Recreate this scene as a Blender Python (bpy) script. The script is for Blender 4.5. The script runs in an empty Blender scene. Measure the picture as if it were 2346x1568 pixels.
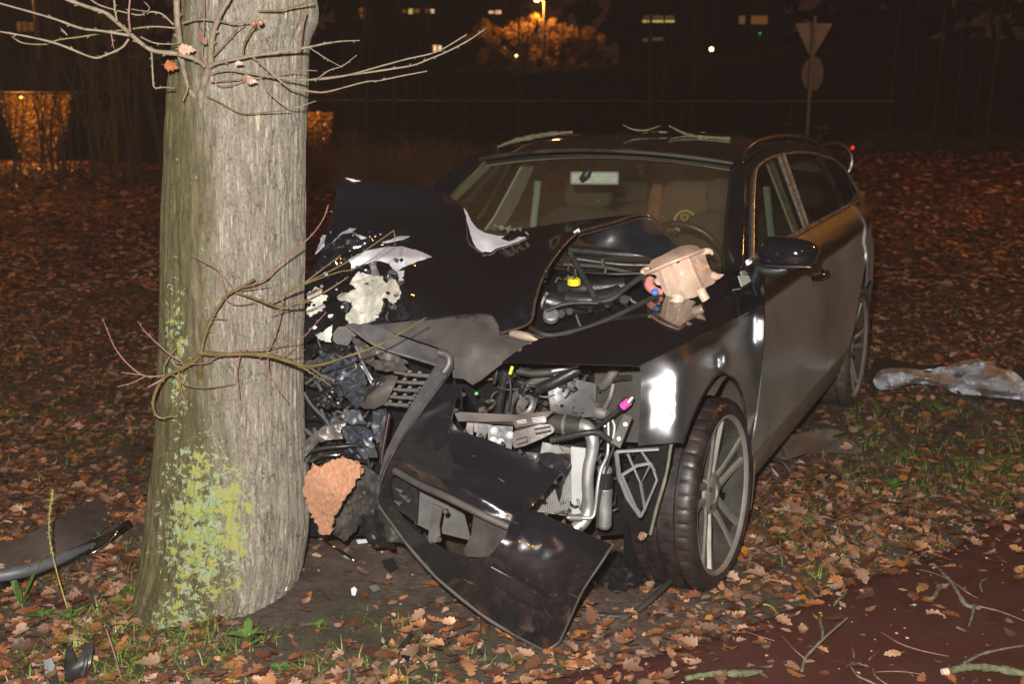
import bpy, bmesh, math, random
import numpy as np
from math import sin, cos, pi, sqrt, radians
from mathutils import Vector, Matrix, noise as mnoise
from mathutils.geometry import delaunay_2d_cdt
random.seed(7); rng = np.random.default_rng(11)
scene = bpy.context.scene
col = scene.collection

# ------------------------------------------------------------------ camera, night sky, flash, exposure
PITCH, HCAM, FPX = .21713, 1.572, 2473.5          # focal length in units of a 2346 px wide picture
cam_d = bpy.data.cameras.new('camera'); cam = bpy.data.objects.new('camera', cam_d); col.objects.link(cam)
cam.location = (0, 0, HCAM); cam.rotation_euler = (pi / 2 - PITCH, 0, 0)
cam_d.sensor_width = 36; cam_d.lens = FPX / 2346 * 36
cam_d.clip_start = .05; cam_d.clip_end = 1500
cam_d.dof.use_dof = True; cam_d.dof.focus_distance = 3.2; cam_d.dof.aperture_fstop = 4.5
scene.camera = cam
world = bpy.data.worlds.new('World'); scene.world = world; world.use_nodes = True
wn = world.node_tree.nodes; wn['Background'].inputs[0].default_value = (.0150, .0058, .0036, 1); wn['Background'].inputs[1].default_value = 1.
fl = bpy.data.lights.new('camera_flash', 'POINT'); fl.energy = 760; fl.color = (1, .965, .91); fl.shadow_soft_size = .03
flo = bpy.data.objects.new('camera_flash', fl); flo.location = (-.09, -.02, HCAM + .19); col.objects.link(flo)
scene.view_settings.view_transform = 'Standard'; scene.view_settings.look = 'None'
scene.view_settings.exposure = .42; scene.view_settings.gamma = 1
scene.cycles.max_bounces = 6; scene.cycles.diffuse_bounces = 2; scene.cycles.glossy_bounces = 3; scene.cycles.transparent_max_bounces = 16; scene.cycles.sample_clamp_indirect = 4
scene.cycles.use_denoising = True; scene.cycles.use_adaptive_sampling = True; scene.cycles.adaptive_threshold = .02

# ------------------------------------------------------------------ picture rays -> real places
CAM = np.array([0, 0, HCAM]); AF = np.array([0, cos(PITCH), -sin(PITCH)]); AU = np.array([0, sin(PITCH), cos(PITCH)]); AR = np.array([1., 0, 0])
YAW, CP, CR = -2.04605, .01159, .00921
CT = np.array([-.0705, 3.7531, .003])
_c, _s = cos(YAW), sin(YAW)
CM = np.array([[_c, -_s, 0], [_s, _c, 0], [0, 0, 1]]) @ np.array([[cos(CP), 0, -sin(CP)], [0, 1, 0], [sin(CP), 0, cos(CP)]]) @ np.array([[1, 0, 0], [0, cos(CR), -sin(CR)], [0, sin(CR), cos(CR)]])
def ray(u, v): return AF + (u - 1173) / FPX * AR - (v - 784) / FPX * AU
def wp(u, v, d): return CAM + d * ray(u, v)
def gp(u, v, z=0.):
    r = ray(u, v); return CAM + (z - HCAM) / r[2] * r
def lo(p): return CM.T @ (np.asarray(p, float) - CT)       # world -> car
def lp(u, v, d): return lo(wp(u, v, d))
def gdepth(u, v, z=0.): return (gp(u, v, z) - CAM) @ AF

# ------------------------------------------------------------------ object helpers
def mesh_obj(name, V, Fc, mat, parent=None, smooth=True, sharp=40):
    me = bpy.data.meshes.new(name)
    me.from_pydata([tuple(map(float, p)) for p in V], [], [tuple(map(int, f)) for f in Fc]); me.update()
    if mat is not None:
        for m in (mat if isinstance(mat, (list, tuple)) else [mat]): me.materials.append(m)
    if smooth:
        me.polygons.foreach_set('use_smooth', [True] * len(me.polygons))
        if sharp: me.set_sharp_from_angle(angle=radians(sharp))
    o = bpy.data.objects.new(name, me); col.objects.link(o)
    if parent is not None: o.parent = parent
    return o
def empty(name, loc=(0, 0, 0)):
    o = bpy.data.objects.new(name, None); o.location = loc; o.empty_display_size = .1; col.objects.link(o); return o
def tag(o, label=None, cat=None, group=None, kind=None):
    if label: o['label'] = label
    if cat: o['category'] = cat
    if group: o['group'] = group
    if kind: o['kind'] = kind
    return o
def catmull(P, n):
    P = np.asarray(P, float)
    if len(P) < 3 or n < 2:
        return P
    Q = np.vstack([2 * P[0] - P[1], P, 2 * P[-1] - P[-2]]); out = []
    for i in range(1, len(Q) - 2):
        for t in np.linspace(0, 1, n, endpoint=False):
            a, b, c, d = Q[i - 1], Q[i], Q[i + 1], Q[i + 2]
            out.append(.5 * (2 * b + (c - a) * t + (2 * a - 5 * b + 4 * c - d) * t * t + (3 * b - a - 3 * c + d) * t ** 3))
    out.append(P[-1]); return np.array(out)
def tube_geo(P, R, sides=8, sub=5, cap=True, knob=0., base=0):
    """P (n,3), R scalar or list -> verts, faces"""
    P = np.asarray(P, float); R = np.full(len(P), R) if np.isscalar(R) else np.asarray(R, float)
    if len(R) != len(P): R = np.interp(np.linspace(0, 1, len(P)), np.linspace(0, 1, len(R)), R)
    Q = catmull(np.hstack([P, R[:, None]]), sub); P, R = Q[:, :3], np.maximum(Q[:, 3], 1e-4)
    T = np.gradient(P, axis=0); T /= np.maximum(np.linalg.norm(T, axis=1), 1e-9)[:, None]
    n = np.cross(T[0], [0.31, .2, .9]); n /= max(np.linalg.norm(n), 1e-9)
    V = []; Fc = []
    a = np.arange(sides) * 2 * pi / sides
    for i in range(len(P)):
        n = n - T[i] * (n @ T[i]); n /= max(np.linalg.norm(n), 1e-9); b = np.cross(T[i], n)
        r = R[i] * (1 + (knob * (rng.random() - .3) if knob else 0))
        V.append(P[i] + r * (np.cos(a)[:, None] * n + np.sin(a)[:, None] * b))
    V = np.vstack(V)
    for i in range(len(P) - 1):
        for j in range(sides):
            k = (j + 1) % sides
            Fc.append((base + i * sides + j, base + i * sides + k, base + (i + 1) * sides + k, base + (i + 1) * sides + j))
    if cap:
        Fc.append(tuple(base + j for j in range(sides))[::-1]); Fc.append(tuple(base + (len(P) - 1) * sides + j for j in range(sides)))
    return V, Fc
def tube(name, P, R, mat, parent=None, sides=10, sub=5, knob=0.):
    V, Fc = tube_geo(P, R, sides, sub, True, knob); return mesh_obj(name, V, Fc, mat, parent, True, 60)
class MB:
    def __init__(s): s.V = []; s.F = []; s.n = 0; s.mi = []
    def add(s, V, Fc, mi=0):
        s.V += [tuple(map(float, p)) for p in V]; s.F += [tuple(int(i) + s.n for i in f) for f in Fc]; s.mi += [mi] * len(Fc); s.n = len(s.V)
    def tube(s, P, R, sides=8, sub=4, mi=0, knob=0.): s.add(*tube_geo(P, R, sides, sub, True, knob), mi)
    def box(s, c, size, M=None, mi=0):
        c = np.asarray(c, float); h = np.asarray(size, float) / 2
        P = np.array([[x, y, z] for x in (-1, 1) for y in (-1, 1) for z in (-1, 1)], float) * h
        if M is not None: P = P @ np.asarray(M).T
        s.add(P + c, [(0, 1, 3, 2), (4, 6, 7, 5), (0, 4, 5, 1), (2, 3, 7, 6), (0, 2, 6, 4), (1, 5, 7, 3)], mi)
    def build(s, name, mat, parent=None, smooth=True, sharp=35):
        o = mesh_obj(name, s.V, s.F, mat, parent, smooth, sharp)
        if isinstance(mat, (list, tuple)): o.data.polygons.foreach_set('material_index', s.mi)
        return o
def in_poly(pts, poly):
    x, y = pts[:, 0], pts[:, 1]; ins = np.zeros(len(pts), bool); n = len(poly)
    for i in range(n):
        x1, y1 = poly[i][:2]; x2, y2 = poly[(i + 1) % n][:2]
        c = ((y1 > y) != (y2 > y)) & (x < (x2 - x1) * (y - y1) / ((y2 - y1) if y2 != y1 else 1e-9) + x1); ins ^= c
    return ins
def densify(poly, step):
    out = []
    for i in range(len(poly)):
        a = np.array(poly[i][:2], float); b = np.array(poly[(i + 1) % len(poly)][:2], float)
        n = max(1, int(np.linalg.norm(b - a) / step))
        for t in range(n): out.append(a + (b - a) * t / n)
    return np.array(out)
def smooth_poly(poly, it=1):
    P = np.array([p[:2] for p in poly], float)
    for _ in range(it):
        Q = .75 * P + .25 * np.roll(P, -1, 0); S = .25 * P + .75 * np.roll(P, -1, 0)
        P = np.stack([Q, S], 1).reshape(-1, 2)
    return [tuple(p) for p in P]
def jag(poly, step, amp, seed=1):
    r = np.random.default_rng(seed); P = densify(poly, step); return [tuple(p + r.normal(0, amp, 2)) for p in P]
class TPS:
    def __init__(s, pts, lam=1e-3):
        P = np.array([(p[0], p[1], p[2]) for p in pts], float); s.xy = P[:, :2]; s.c = s.xy.mean(0); s.k = max(1e-6, np.abs(s.xy - s.c).max())
        X = (s.xy - s.c) / s.k; n = len(X); s.X = X
        if n < 4:
            A = np.hstack([np.ones((n, 1)), X]); s.w = None; s.a = np.linalg.lstsq(A, P[:, 2], rcond=None)[0] if n == 3 else np.array([P[:, 2].mean(), 0, 0]); return
        D = s.phi(X, X) + lam * np.eye(n); Q = np.hstack([np.ones((n, 1)), X])
        A = np.block([[D, Q], [Q.T, np.zeros((3, 3))]]); b = np.concatenate([P[:, 2], np.zeros(3)])
        z = np.linalg.lstsq(A, b, rcond=None)[0]; s.w, s.a = z[:n], z[n:]
    @staticmethod
    def phi(A, B):
        r2 = ((A[:, None] - B[None]) ** 2).sum(2); return .5 * r2 * np.log(r2 + 1e-12)
    def __call__(s, pts):
        X = (np.asarray(pts, float)[:, :2] - s.c) / s.k; y = s.a[0] + X @ s.a[1:]
        if s.w is not None: y = y + s.phi(X, s.X) @ s.w
        return y
def fbm2(P, sc, seed=0, oct=3):
    return np.array([mnoise.fractal(Vector((p[0] * sc, p[1] * sc, seed * 7.3)), 1., 2., oct) for p in P])
def sheet(name, outline, mat, parent=None, ctrl=(), th=.003, res=14, holes=(), mode='car', mapf=None, crumple=0., csc=.02, cseed=0, flip=None, sharp=50, tps=None, off=0., creases=()):
    """A thin solid panel: outline (+ holes) in a 2D domain, lifted to 3D by a depth surface and given thickness."""
    ctrl = [p for p in list(outline) + list(ctrl) if len(p) == 3]
    bd = densify(outline, res); hl = [densify(h, res) for h in holes]
    lo_, hi_ = bd.min(0), bd.max(0)
    gx = np.arange(lo_[0] + res / 2, hi_[0], res); gy = np.arange(lo_[1] + res / 2, hi_[1], res)
    g = np.array([(x + (res * .25 if k % 2 else -res * .25), y) for k, y in enumerate(gy) for x in gx]) if len(gx) and len(gy) else np.zeros((0, 2))
    if len(g):
        m = in_poly(g, bd)
        for h in hl: m &= ~in_poly(g, h)
        allb = np.vstack([bd] + hl); dmin = np.array([np.min(((allb - p) ** 2).sum(1)) for p in g]) if len(g) else np.zeros(0)
        g = g[m & (dmin > (res * .45) ** 2)]
    pts = [Vector(map(float, p)) for p in bd]; edges = [(i, (i + 1) % len(bd)) for i in range(len(bd))]
    for h in hl:
        s0 = len(pts); pts += [Vector(map(float, p)) for p in h]; edges += [(s0 + i, s0 + (i + 1) % len(h)) for i in range(len(h))]
    pts += [Vector(map(float, p)) for p in g]
    vo, eo, fo, *_ = delaunay_2d_cdt(pts, edges, [], 0, 1e-6)
    P2 = np.array([(p.x, p.y) for p in vo]); T = np.array([f for f in fo if len(f) == 3], int)
    cen = P2[T].mean(1); keep = in_poly(cen, bd)
    for h in hl: keep &= ~in_poly(cen, h)
    T = T[keep]
    if mapf is not None: P3 = np.array([mapf(p[0], p[1]) for p in P2])
    else:
        f = tps or TPS(ctrl); dv = f(P2) + off
        if crumple: dv = dv + crumple * fbm2(P2, csc, cseed)
        for (x0, y0, x1, y1, am, wd) in creases:
            a_, b_ = np.array([x0, y0], float), np.array([x1, y1], float); q_ = np.clip(((P2 - a_) @ (b_ - a_)) / ((b_ - a_) @ (b_ - a_)), 0, 1); dd_ = np.linalg.norm(P2 - a_ - q_[:, None] * (b_ - a_), axis=1); dv = dv + am * np.clip(1 - dd_ / wd, 0, 1)
        if mode == 'ground': P3 = np.array([gp(p[0], p[1], z) for p, z in zip(P2, dv)])
        else: P3 = np.array([wp(p[0], p[1], d) for p, d in zip(P2, dv)])
        if mode == 'car': P3 = np.array([lo(p) for p in P3])
    # normals, facing the viewer side
    eye = lo(CAM) if (mode == 'car' and mapf is None) or mode == 'carmap' else CAM
    fn = np.cross(P3[T[:, 1]] - P3[T[:, 0]], P3[T[:, 2]] - P3[T[:, 0]])
    want = (fn.sum(0) @ (eye - P3.mean(0)) < 0) if flip is None else flip
    if want: T = T[:, ::-1]; fn = -fn
    N = np.zeros_like(P3)
    for k in range(3): np.add.at(N, T[:, k], fn)
    N /= np.maximum(np.linalg.norm(N, axis=1), 1e-12)[:, None]
    n = len(P3); V = np.vstack([P3, P3 - N * th]); Fc = [tuple(t) for t in T] + [(t[2] + n, t[1] + n, t[0] + n) for t in T]
    cnt = {}
    for t in T:
        for a, b in ((t[0], t[1]), (t[1], t[2]), (t[2], t[0])): cnt[(a, b)] = cnt.get((a, b), 0) + 1
    for (a, b) in cnt:
        if (b, a) not in cnt: Fc.append((b, a, a + n, b + n))
    used = np.zeros(2 * n, bool)
    for f_ in Fc:
        for i in f_: used[i] = True
    idx = np.cumsum(used) - 1
    return mesh_obj(name, V[used], [tuple(idx[i] for i in f_) for f_ in Fc], mat, parent, True, sharp)
def lathe(prof, axis_o, axis, n=48, ref=None):
    """prof: (r, h) pairs about an axis -> V, F (open)"""
    ax = np.asarray(axis, float); ax /= np.linalg.norm(ax); r0 = np.cross(ax, [0, 0, 1.] if abs(ax[2]) < .9 else [1., 0, 0]); r0 /= np.linalg.norm(r0); r1 = np.cross(ax, r0)
    V = []; Fc = []; m = len(prof)
    for i in range(n):
        a = 2 * pi * i / n; d = cos(a) * r0 + sin(a) * r1
        for r, h in prof: V.append(np.asarray(axis_o) + d * r + ax * h)
    for i in range(n):
        for j in range(m - 1):
            k = (i + 1) % n; Fc.append((i * m + j, k * m + j, k * m + j + 1, i * m + j + 1))
    return np.array(V), Fc

# ------------------------------------------------------------------ materials
MATS = {}
class NT:
    def __init__(s, name):
        s.m = bpy.data.materials.new(name); s.m.use_nodes = True; s.t = s.m.node_tree; s.b = s.t.nodes['Principled BSDF']; s.out = s.t.nodes['Material Output']
        s.co = s.t.nodes.new('ShaderNodeTexCoord')
    def n(s, typ, **kw):
        o = s.t.nodes.new(typ)
        for k, v in kw.items():
            if k.startswith('i_'): o.inputs[k[2:].replace('_', ' ')].default_value = v
            else: setattr(o, k, v)
        return o
    def l(s, a, b): s.t.links.new(a, b)
    def noise(s, scale, detail=4, rough=.55, co='Object', dist=0.):
        o = s.n('ShaderNodeTexNoise'); o.inputs['Scale'].default_value = scale; o.inputs['Detail'].default_value = detail; o.inputs['Roughness'].default_value = rough; o.inputs['Distortion'].default_value = dist
        s.l(s.co.outputs[co] if isinstance(co, str) else co, o.inputs['Vector']); return o.outputs['Fac']
    def ramp(s, fac, stops):
        o = s.n('ShaderNodeValToRGB'); e = o.color_ramp.elements
        while len(e) < len(stops): e.new(.5)
        for i, (p, c) in enumerate(stops):
            e[i].position = p; e[i].color = (*c, 1) if hasattr(c, '__len__') else (c, c, c, 1)
        s.l(fac, o.inputs['Fac']); return o.outputs['Color']
    def mix(s, fac, a, b):
        o = s.n('ShaderNodeMix'); o.data_type = 'RGBA'
        for sock, v in ((o.inputs['Factor'], fac), (o.inputs['A'], a), (o.inputs['B'], b)):
            if isinstance(v, bpy.types.NodeSocket): s.l(v, sock)
            elif hasattr(v, '__len__'): sock.default_value = (*v, 1)
            else: sock.default_value = v
        return [x for x in o.outputs if x.type == 'RGBA'][0]
    def math(s, op, a, b=None, clamp=False):
        o = s.n('ShaderNodeMath', operation=op); o.use_clamp = clamp
        for i, v in enumerate((a, b)):
            if v is None: continue
            if isinstance(v, bpy.types.NodeSocket): s.l(v, o.inputs[i])
            else: o.inputs[i].default_value = v
        return o.outputs[0]
    def bump(s, h, strength=.5, dist=.01, prev=None):
        o = s.n('ShaderNodeBump'); o.inputs['Strength'].default_value = strength; o.inputs['Distance'].default_value = dist; s.l(h, o.inputs['Height'])
        if prev: s.l(prev, o.inputs['Normal'])
        s.l(o.outputs[0], s.b.inputs['Normal']); return o.outputs[0]
    def set(s, **kw):
        for k, v in kw.items():
            i = s.b.inputs[k.replace('_', ' ')]
            if isinstance(v, bpy.types.NodeSocket): s.l(v, i)
            elif hasattr(v, '__len__'): i.default_value = (*v, 1) if i.type == 'RGBA' else tuple(v)
            else: i.default_value = v
        return s
def simple(name, c, rough=.6, metal=0., var=.25, sc=30, bump=.15, bsc=120, bd=.002, spec=.5, dirt=None, dirt_amt=.5, dsc=8, coat=0.):
    if name in MATS: return MATS[name]
    t = NT(name); f = t.noise(sc, 5, .6)
    c0 = tuple(x * (1 - var) for x in c); c1 = tuple(min(1, x * (1 + var)) for x in c)
    cc = t.ramp(f, [(.3, c0), (.7, c1)])
    r = t.ramp(t.noise(sc * 1.7, 4), [(.3, max(.03, rough - .12)), (.7, min(1, rough + .12))])
    if dirt is not None:
        m = t.ramp(t.noise(dsc, 7, .65), [(.5 - dirt_amt * .3, 0.), (.62, 1.)]); m = t.math('MULTIPLY', m, dirt_amt); cc = t.mix(m, cc, dirt); r = t.mix(m, r, (.9, .9, .9))
    t.set(Base_Color=cc, Roughness=r, Metallic=metal, Specular_IOR_Level=spec, Coat_Weight=coat, Coat_Roughness=.05)
    if bump: t.bump(t.noise(bsc, 5, .6), bump, bd)
    MATS[name] = t.m; return t.m
def paint_mat(name, wet=.5, film_amt=.0, film=(.2, .19, .16), br=None, cr=None, db=None, nb=None):
    """near-black car paint: gloss coat, rain drops, specks and a dirt film that doubles as painted-in sheen on wet sides"""
    t = NT(name)
    fl_ = t.noise(900, 2); base = t.ramp(fl_, [(.35, (.0045, .0045, .006)), (.75, (.013, .012, .016))])
    v = t.n('ShaderNodeTexVoronoi'); v.inputs['Scale'].default_value = 210 if wet < .8 else 130; t.l(t.co.outputs['Object'], v.inputs['Vector'])
    drops = t.ramp(v.outputs['Distance'], [(.0, 1.), (.30, 0.)]); drops = t.math('MULTIPLY', drops, t.ramp(t.noise(9, 5, .65), [(.36, .1), (.64, 1.)]))
    v2 = t.n('ShaderNodeTexVoronoi'); v2.inputs['Scale'].default_value = 60; t.l(t.co.outputs['Object'], v2.inputs['Vector'])
    spk = t.ramp(v2.outputs['Distance'], [(.0, 1.), (.045, 1.), (.06, 0.)])
    gate = t.ramp(t.noise(16, 2), [(.58, 0.), (.63, 1.)])
    spk = t.math('MULTIPLY', spk, gate)
    base = t.mix(t.math('MULTIPLY', spk, .8), base, (.42, .38, .3))
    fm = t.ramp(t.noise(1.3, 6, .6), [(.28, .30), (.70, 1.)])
    fm = t.math('MULTIPLY', fm, t.ramp(t.noise(120, 4, .7), [(.35, .55), (.65, 1.15)])); fm = t.math('MULTIPLY', fm, film_amt)
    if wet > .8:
        sx = t.n('ShaderNodeSeparateXYZ'); t.l(t.co.outputs['Object'], sx.inputs[0]); lim = t.math('SUBTRACT', t.math('ADD', t.math('MULTIPLY', sx.outputs[0], -.040), .856), sx.outputs[2]); mr_ = t.n('ShaderNodeMapRange'); mr_.inputs[1].default_value = -.004; mr_.inputs[2].default_value = .012; t.l(lim, mr_.inputs[0]); fm = t.math('MULTIPLY', fm, mr_.outputs[0])  # film kept below the crease, painting a silver sheen into the colour
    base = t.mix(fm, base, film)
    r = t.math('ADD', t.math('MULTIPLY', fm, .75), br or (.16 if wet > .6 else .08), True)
    t.set(Base_Color=base, Roughness=r, Specular_IOR_Level=.6, Coat_Weight=1.0 - film_amt * .8, Coat_Roughness=cr or (.03 + .05 * wet), Sheen_Weight=t.math('MULTIPLY', fm, .9), Sheen_Roughness=.45, Sheen_Tint=(.85, .82, .72))
    t.bump(t.noise(420, 3), nb if nb is not None else .05 + .5 * wet * wet, .0012, t.bump(drops, db if db is not None else .25 + .7 * wet, .0012))
    MATS[name] = t.m; return t.m
M_PAINT = paint_mat('black_paint', .15, .006, db=.08, nb=.02)
M_SIDE = paint_mat('wet_sheen_black_paint', .9, .15, (.19, .225, .235), br=.38, cr=.16, db=1.0, nb=.30)  # cool grey film colour stands in for the sheen on the doors
M_FEND = paint_mat('wet_black_paint', .85, .11, (.20, .22, .22), br=.46, cr=.30, db=.8, nb=.14)  # same film greys the fender side in place of silvery glare
M_BUMP = paint_mat('scuffed_black_paint', .2, .07, (.05, .046, .045), br=.20, cr=.09, db=.12, nb=.04)
M_FILL = simple('white_filler', (.66, .64, .70), .38, var=.06, sc=9, bump=.05, coat=.3)
M_FILLY = simple('cream_filler', (.78, .75, .62), .5, var=.15, sc=25, bump=.5, bsc=60, bd=.004, dirt=(.16, .17, .2), dirt_amt=.55, dsc=30)
M_PLAS = simple('black_plastic', (.014, .014, .015), .42, var=.3, bump=.12, bsc=300)
M_PLASG = simple('grey_plastic', (.055, .051, .051), .5, var=.4, sc=9, bump=.35, bsc=90, bd=.003, dirt=(.09, .072, .06), dirt_amt=.6)
M_PLASD = simple('dirty_plastic', (.03, .029, .03), .5, var=.35, sc=9, bump=.25, bsc=140, dirt=(.1, .085, .07), dirt_amt=.7)
M_RUB = simple('rubber', (.012, .012, .012), .55, var=.3, bump=.2, bsc=200, dirt=(.07, .062, .05), dirt_amt=.4)
M_ALU = simple('aluminium', (.50, .50, .50), .42, metal=.8, var=.18, sc=14, bump=.12, dirt=(.22, .2, .17), dirt_amt=.45)
M_ALUD = simple('dirty_aluminium', (.24, .23, .22), .5, metal=.6, var=.25, sc=20, bump=.2, dirt=(.12, .1, .08), dirt_amt=.6)
M_CHROME = simple('dark_chrome', (.5, .5, .53), .16, metal=1., var=.12, sc=10, bump=.03)
M_STEEL = simple('bare_steel', (.26, .27, .30), .34, metal=.8, var=.5, sc=26, bump=.35, bsc=50, bd=.004, dirt=(.05, .05, .055), dirt_amt=.55)
M_BROWN = simple('brown_beam', (.055, .038, .032), .45, var=.3, sc=16, bump=.25, dirt=(.16, .13, .11), dirt_amt=.35)
M_PRIM = simple('grey_bracket', (.11, .10, .098), .45, metal=.3, var=.25, sc=20, bump=.2, dirt=(.09, .06, .045), dirt_amt=.5)
M_INNER = simple('grimy_inner_wing', (.10, .09, .08), .6, var=.4, sc=8, bump=.3, dirt=(.05, .042, .035), dirt_amt=.7)
M_DARK = simple('matt_black', (.006, .006, .007), .85, var=.4, bump=.2, spec=.12)
M_YEL = simple('yellow_plastic', (.75, .62, .03), .4, var=.08, bump=.02)
M_PINK = simple('pink_tag', (.75, .08, .42), .5, var=.05, bump=.02)
M_BLUE = simple('blue_plastic', (.06, .2, .6), .4, var=.08, bump=.02)
M_GREEN = simple('green_clip', (.08, .5, .1), .5, var=.05, bump=0)
M_SEAT = simple('grey_seat_cloth', (.038, .031, .024), .9, var=.2, sc=50, bump=.2, bsc=400)
M_SEATB = simple('brown_seat_cloth', (.09, .055, .04), .9, var=.2, sc=40, bump=.2, bsc=400)
M_LINING = simple('beige_lining', (.34, .31, .24), .85, var=.1, sc=20, bump=.15, bsc=300)
M_BELT = simple('seat_belt', (.22, .27, .25), .8, var=.1, bump=.1)

def glass_mat(name, film_amt=.06, dcol=(.30, .24, .16), tint=(.86, .9, .84)):
    t = NT(name); t.t.nodes.remove(t.b)
    tr = t.n('ShaderNodeBsdfTransparent'); tr.inputs[0].default_value = (*tint, 1)
    gl = t.n('ShaderNodeBsdfGlossy'); gl.inputs['Roughness'].default_value = .02
    df = t.n('ShaderNodeBsdfDiffuse')
    lw = t.n('ShaderNodeLayerWeight'); lw.inputs['Blend'].default_value = .5; fz = t.math('ADD', t.math('MULTIPLY', t.math('POWER', lw.outputs['Facing'], 4.), .55), .03)
    m1 = t.n('ShaderNodeMixShader'); t.l(fz, m1.inputs[0]); t.l(tr.outputs[0], m1.inputs[1]); t.l(gl.outputs[0], m1.inputs[2])
    v2 = t.n('ShaderNodeTexVoronoi'); v2.inputs['Scale'].default_value = 42; t.l(t.co.outputs['Object'], v2.inputs['Vector'])
    spk = t.ramp(v2.outputs['Distance'], [(.0, 1.), (.07, 1.), (.10, 0.)])
    spk = t.math('MULTIPLY', spk, t.ramp(t.noise(23, 2), [(.6, 0.), (.64, 1.)]))
    haze = t.ramp(t.noise(3, 6, .6), [(.3, film_amt * .45), (.75, film_amt * 1.5)])
    fac = t.math('MAXIMUM', t.math('MULTIPLY', spk, .75), haze)
    t.l(t.mix(spk, dcol, (.7, .68, .6)), df.inputs[0])
    m2 = t.n('ShaderNodeMixShader'); t.l(fac, m2.inputs[0]); t.l(m1.outputs[0], m2.inputs[1]); t.l(df.outputs[0], m2.inputs[2])
    t.l(m2.outputs[0], t.out.inputs['Surface']); MATS[name] = t.m; return t.m
M_WS = glass_mat('dusty_windscreen', .055, (.36, .24, .13), (.93, .95, .9))
M_WIN = glass_mat('side_glass', .03, (.24, .19, .12), (.86, .88, .8))

def emit(name, c, s):
    if name in MATS: return MATS[name]
    t = NT(name); f = t.noise(3, 2); t.set(Base_Color=tuple(x * .3 for x in c), Emission_Color=t.ramp(f, [(.2, tuple(x * .7 for x in c)), (.8, c)]), Emission_Strength=s); MATS[name] = t.m; return t.m

# ------------------------------------------------------------------ ground and path
PE = [np.array(p) for p in ((-4.5, 1.1), (-1.2, 2.25), (-.20, 2.66), (.10, 2.77), (.41, 2.89), (.80, 3.13), (1.17, 3.40), (1.53, 3.62), (2.05, 4.05), (4.2, 5.45), (9., 8.4), (40., 25.))]   # left edge of the cycle path
PN = np.array([.62, -.785])
def path_side(x, y):
    """signed distance from the path edge, positive on the path (vectorised)"""
    x = np.asarray(x, float); y = np.asarray(y, float); best = np.full(x.shape, 1e9); sg = np.zeros(x.shape)
    for a, b in zip(PE[:-1], PE[1:]):
        d = b - a; L = d @ d; t = np.clip(((x - a[0]) * d[0] + (y - a[1]) * d[1]) / L, 0, 1)
        px, py = a[0] + t * d[0], a[1] + t * d[1]; q = np.hypot(x - px, y - py)
        s_ = np.sign(d[1] * (x - a[0]) - d[0] * (y - a[1])); m = q < best; best = np.where(m, q, best); sg = np.where(m, s_, sg)
    return best * sg
def sstep(a, b, t): t = np.clip((np.asarray(t, float) - a) / (b - a), 0, 1); return t * t * (3 - 2 * t)
def gz(x, y):
    x = np.atleast_1d(np.asarray(x, float)); y = np.atleast_1d(np.asarray(y, float))
    n = .018 * np.sin(x * 2.1 + y * 1.3) * np.sin(y * 1.7 - x * .6) + .012 * np.sin(x * 5.3 - y * 4.1) + .006 * np.sin(x * 13 + y * 9) * np.sin(y * 11 - x * 7)
    ps = path_side(x, y); damp = sstep(-.02, -.5, ps) * sstep(0, 2.5, np.hypot(x, y - .5))
    z = n * damp * .8 - .012 * sstep(-.3, .05, ps)
    z = z + .016 * np.maximum(0, y - 9) * sstep(0, 6, x) * sstep(60, 20, y)
    z = z + .05 * np.exp(-(((x + .885) / .42) ** 2 + ((y - 3.27) / .42) ** 2))         # soil heaped at the tree
    z = z + .06 * np.exp(-(((x + .45) / .3) ** 2 + ((y - 3.75) / .3) ** 2))
    return z
def gz1(x, y): return float(gz(x, y)[0])
def axis(lo_, hi_, step, far0, far1):
    a = list(np.arange(lo_, hi_, step)); s_ = step; x = a[-1]
    while x < far1: s_ *= 1.18; x += s_; a.append(x)
    s_ = step; x = a[0]; b = []
    while x > far0: s_ *= 1.18; x -= s_; b.append(x)
    return np.array(b[::-1] + a)
gxs, gys = axis(-3.2, 4.6, .045, -220, 220), axis(1.6, 8.2, .045, -30, 260)
GX, GY = np.meshgrid(gxs, gys); GZ = gz(GX.ravel(), GY.ravel())
rough_ = np.array([mnoise.fractal(Vector((x * 9, y * 9, 0)), 1., 2., 3) for x, y in zip(GX.ravel(), GY.ravel())])
near = sstep(9, 6, GY.ravel()) * sstep(-.05, -.2, path_side(GX.ravel(), GY.ravel())); GZ = GZ + .009 * rough_ * near
nx, ny = len(gxs), len(gys)
gF = [(j * nx + i, j * nx + i + 1, (j + 1) * nx + i + 1, (j + 1) * nx + i) for j in range(ny - 1) for i in range(nx - 1)]
t = NT('soil_and_litter')
soil = t.ramp(t.noise(14, 8, .7), [(.3, (.065, .045, .036)), (.55, (.135, .098, .078)), (.8, (.20, .15, .12))])
moss = t.ramp(t.noise(1.3, 5, .6), [(.48, 0.), (.62, 1.)]); grs = t.ramp(t.noise(60, 4), [(.3, (.018, .028, .006)), (.7, (.06, .085, .018))])
litter = t.ramp(t.noise(26, 6, .7), [(.3, (.035, .014, .008)), (.5, (.13, .055, .022)), (.75, (.22, .12, .065))])
sep = t.n('ShaderNodeSeparateXYZ'); t.l(t.co.outputs['Object'], sep.inputs[0])
far = t.n('ShaderNodeMapRange'); far.inputs[1].default_value = 6; far.inputs[2].default_value = 11; t.l(sep.outputs[1], far.inputs[0])
c = t.mix(t.math('MULTIPLY', far.outputs[0], .85), soil, litter); c = t.mix(t.math('MULTIPLY', moss, .55), c, grs)
t.set(Base_Color=c, Roughness=.75, Specular_IOR_Level=.3); t.bump(t.noise(55, 8, .75), .9, .03)
M_SOIL = t.m
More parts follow.
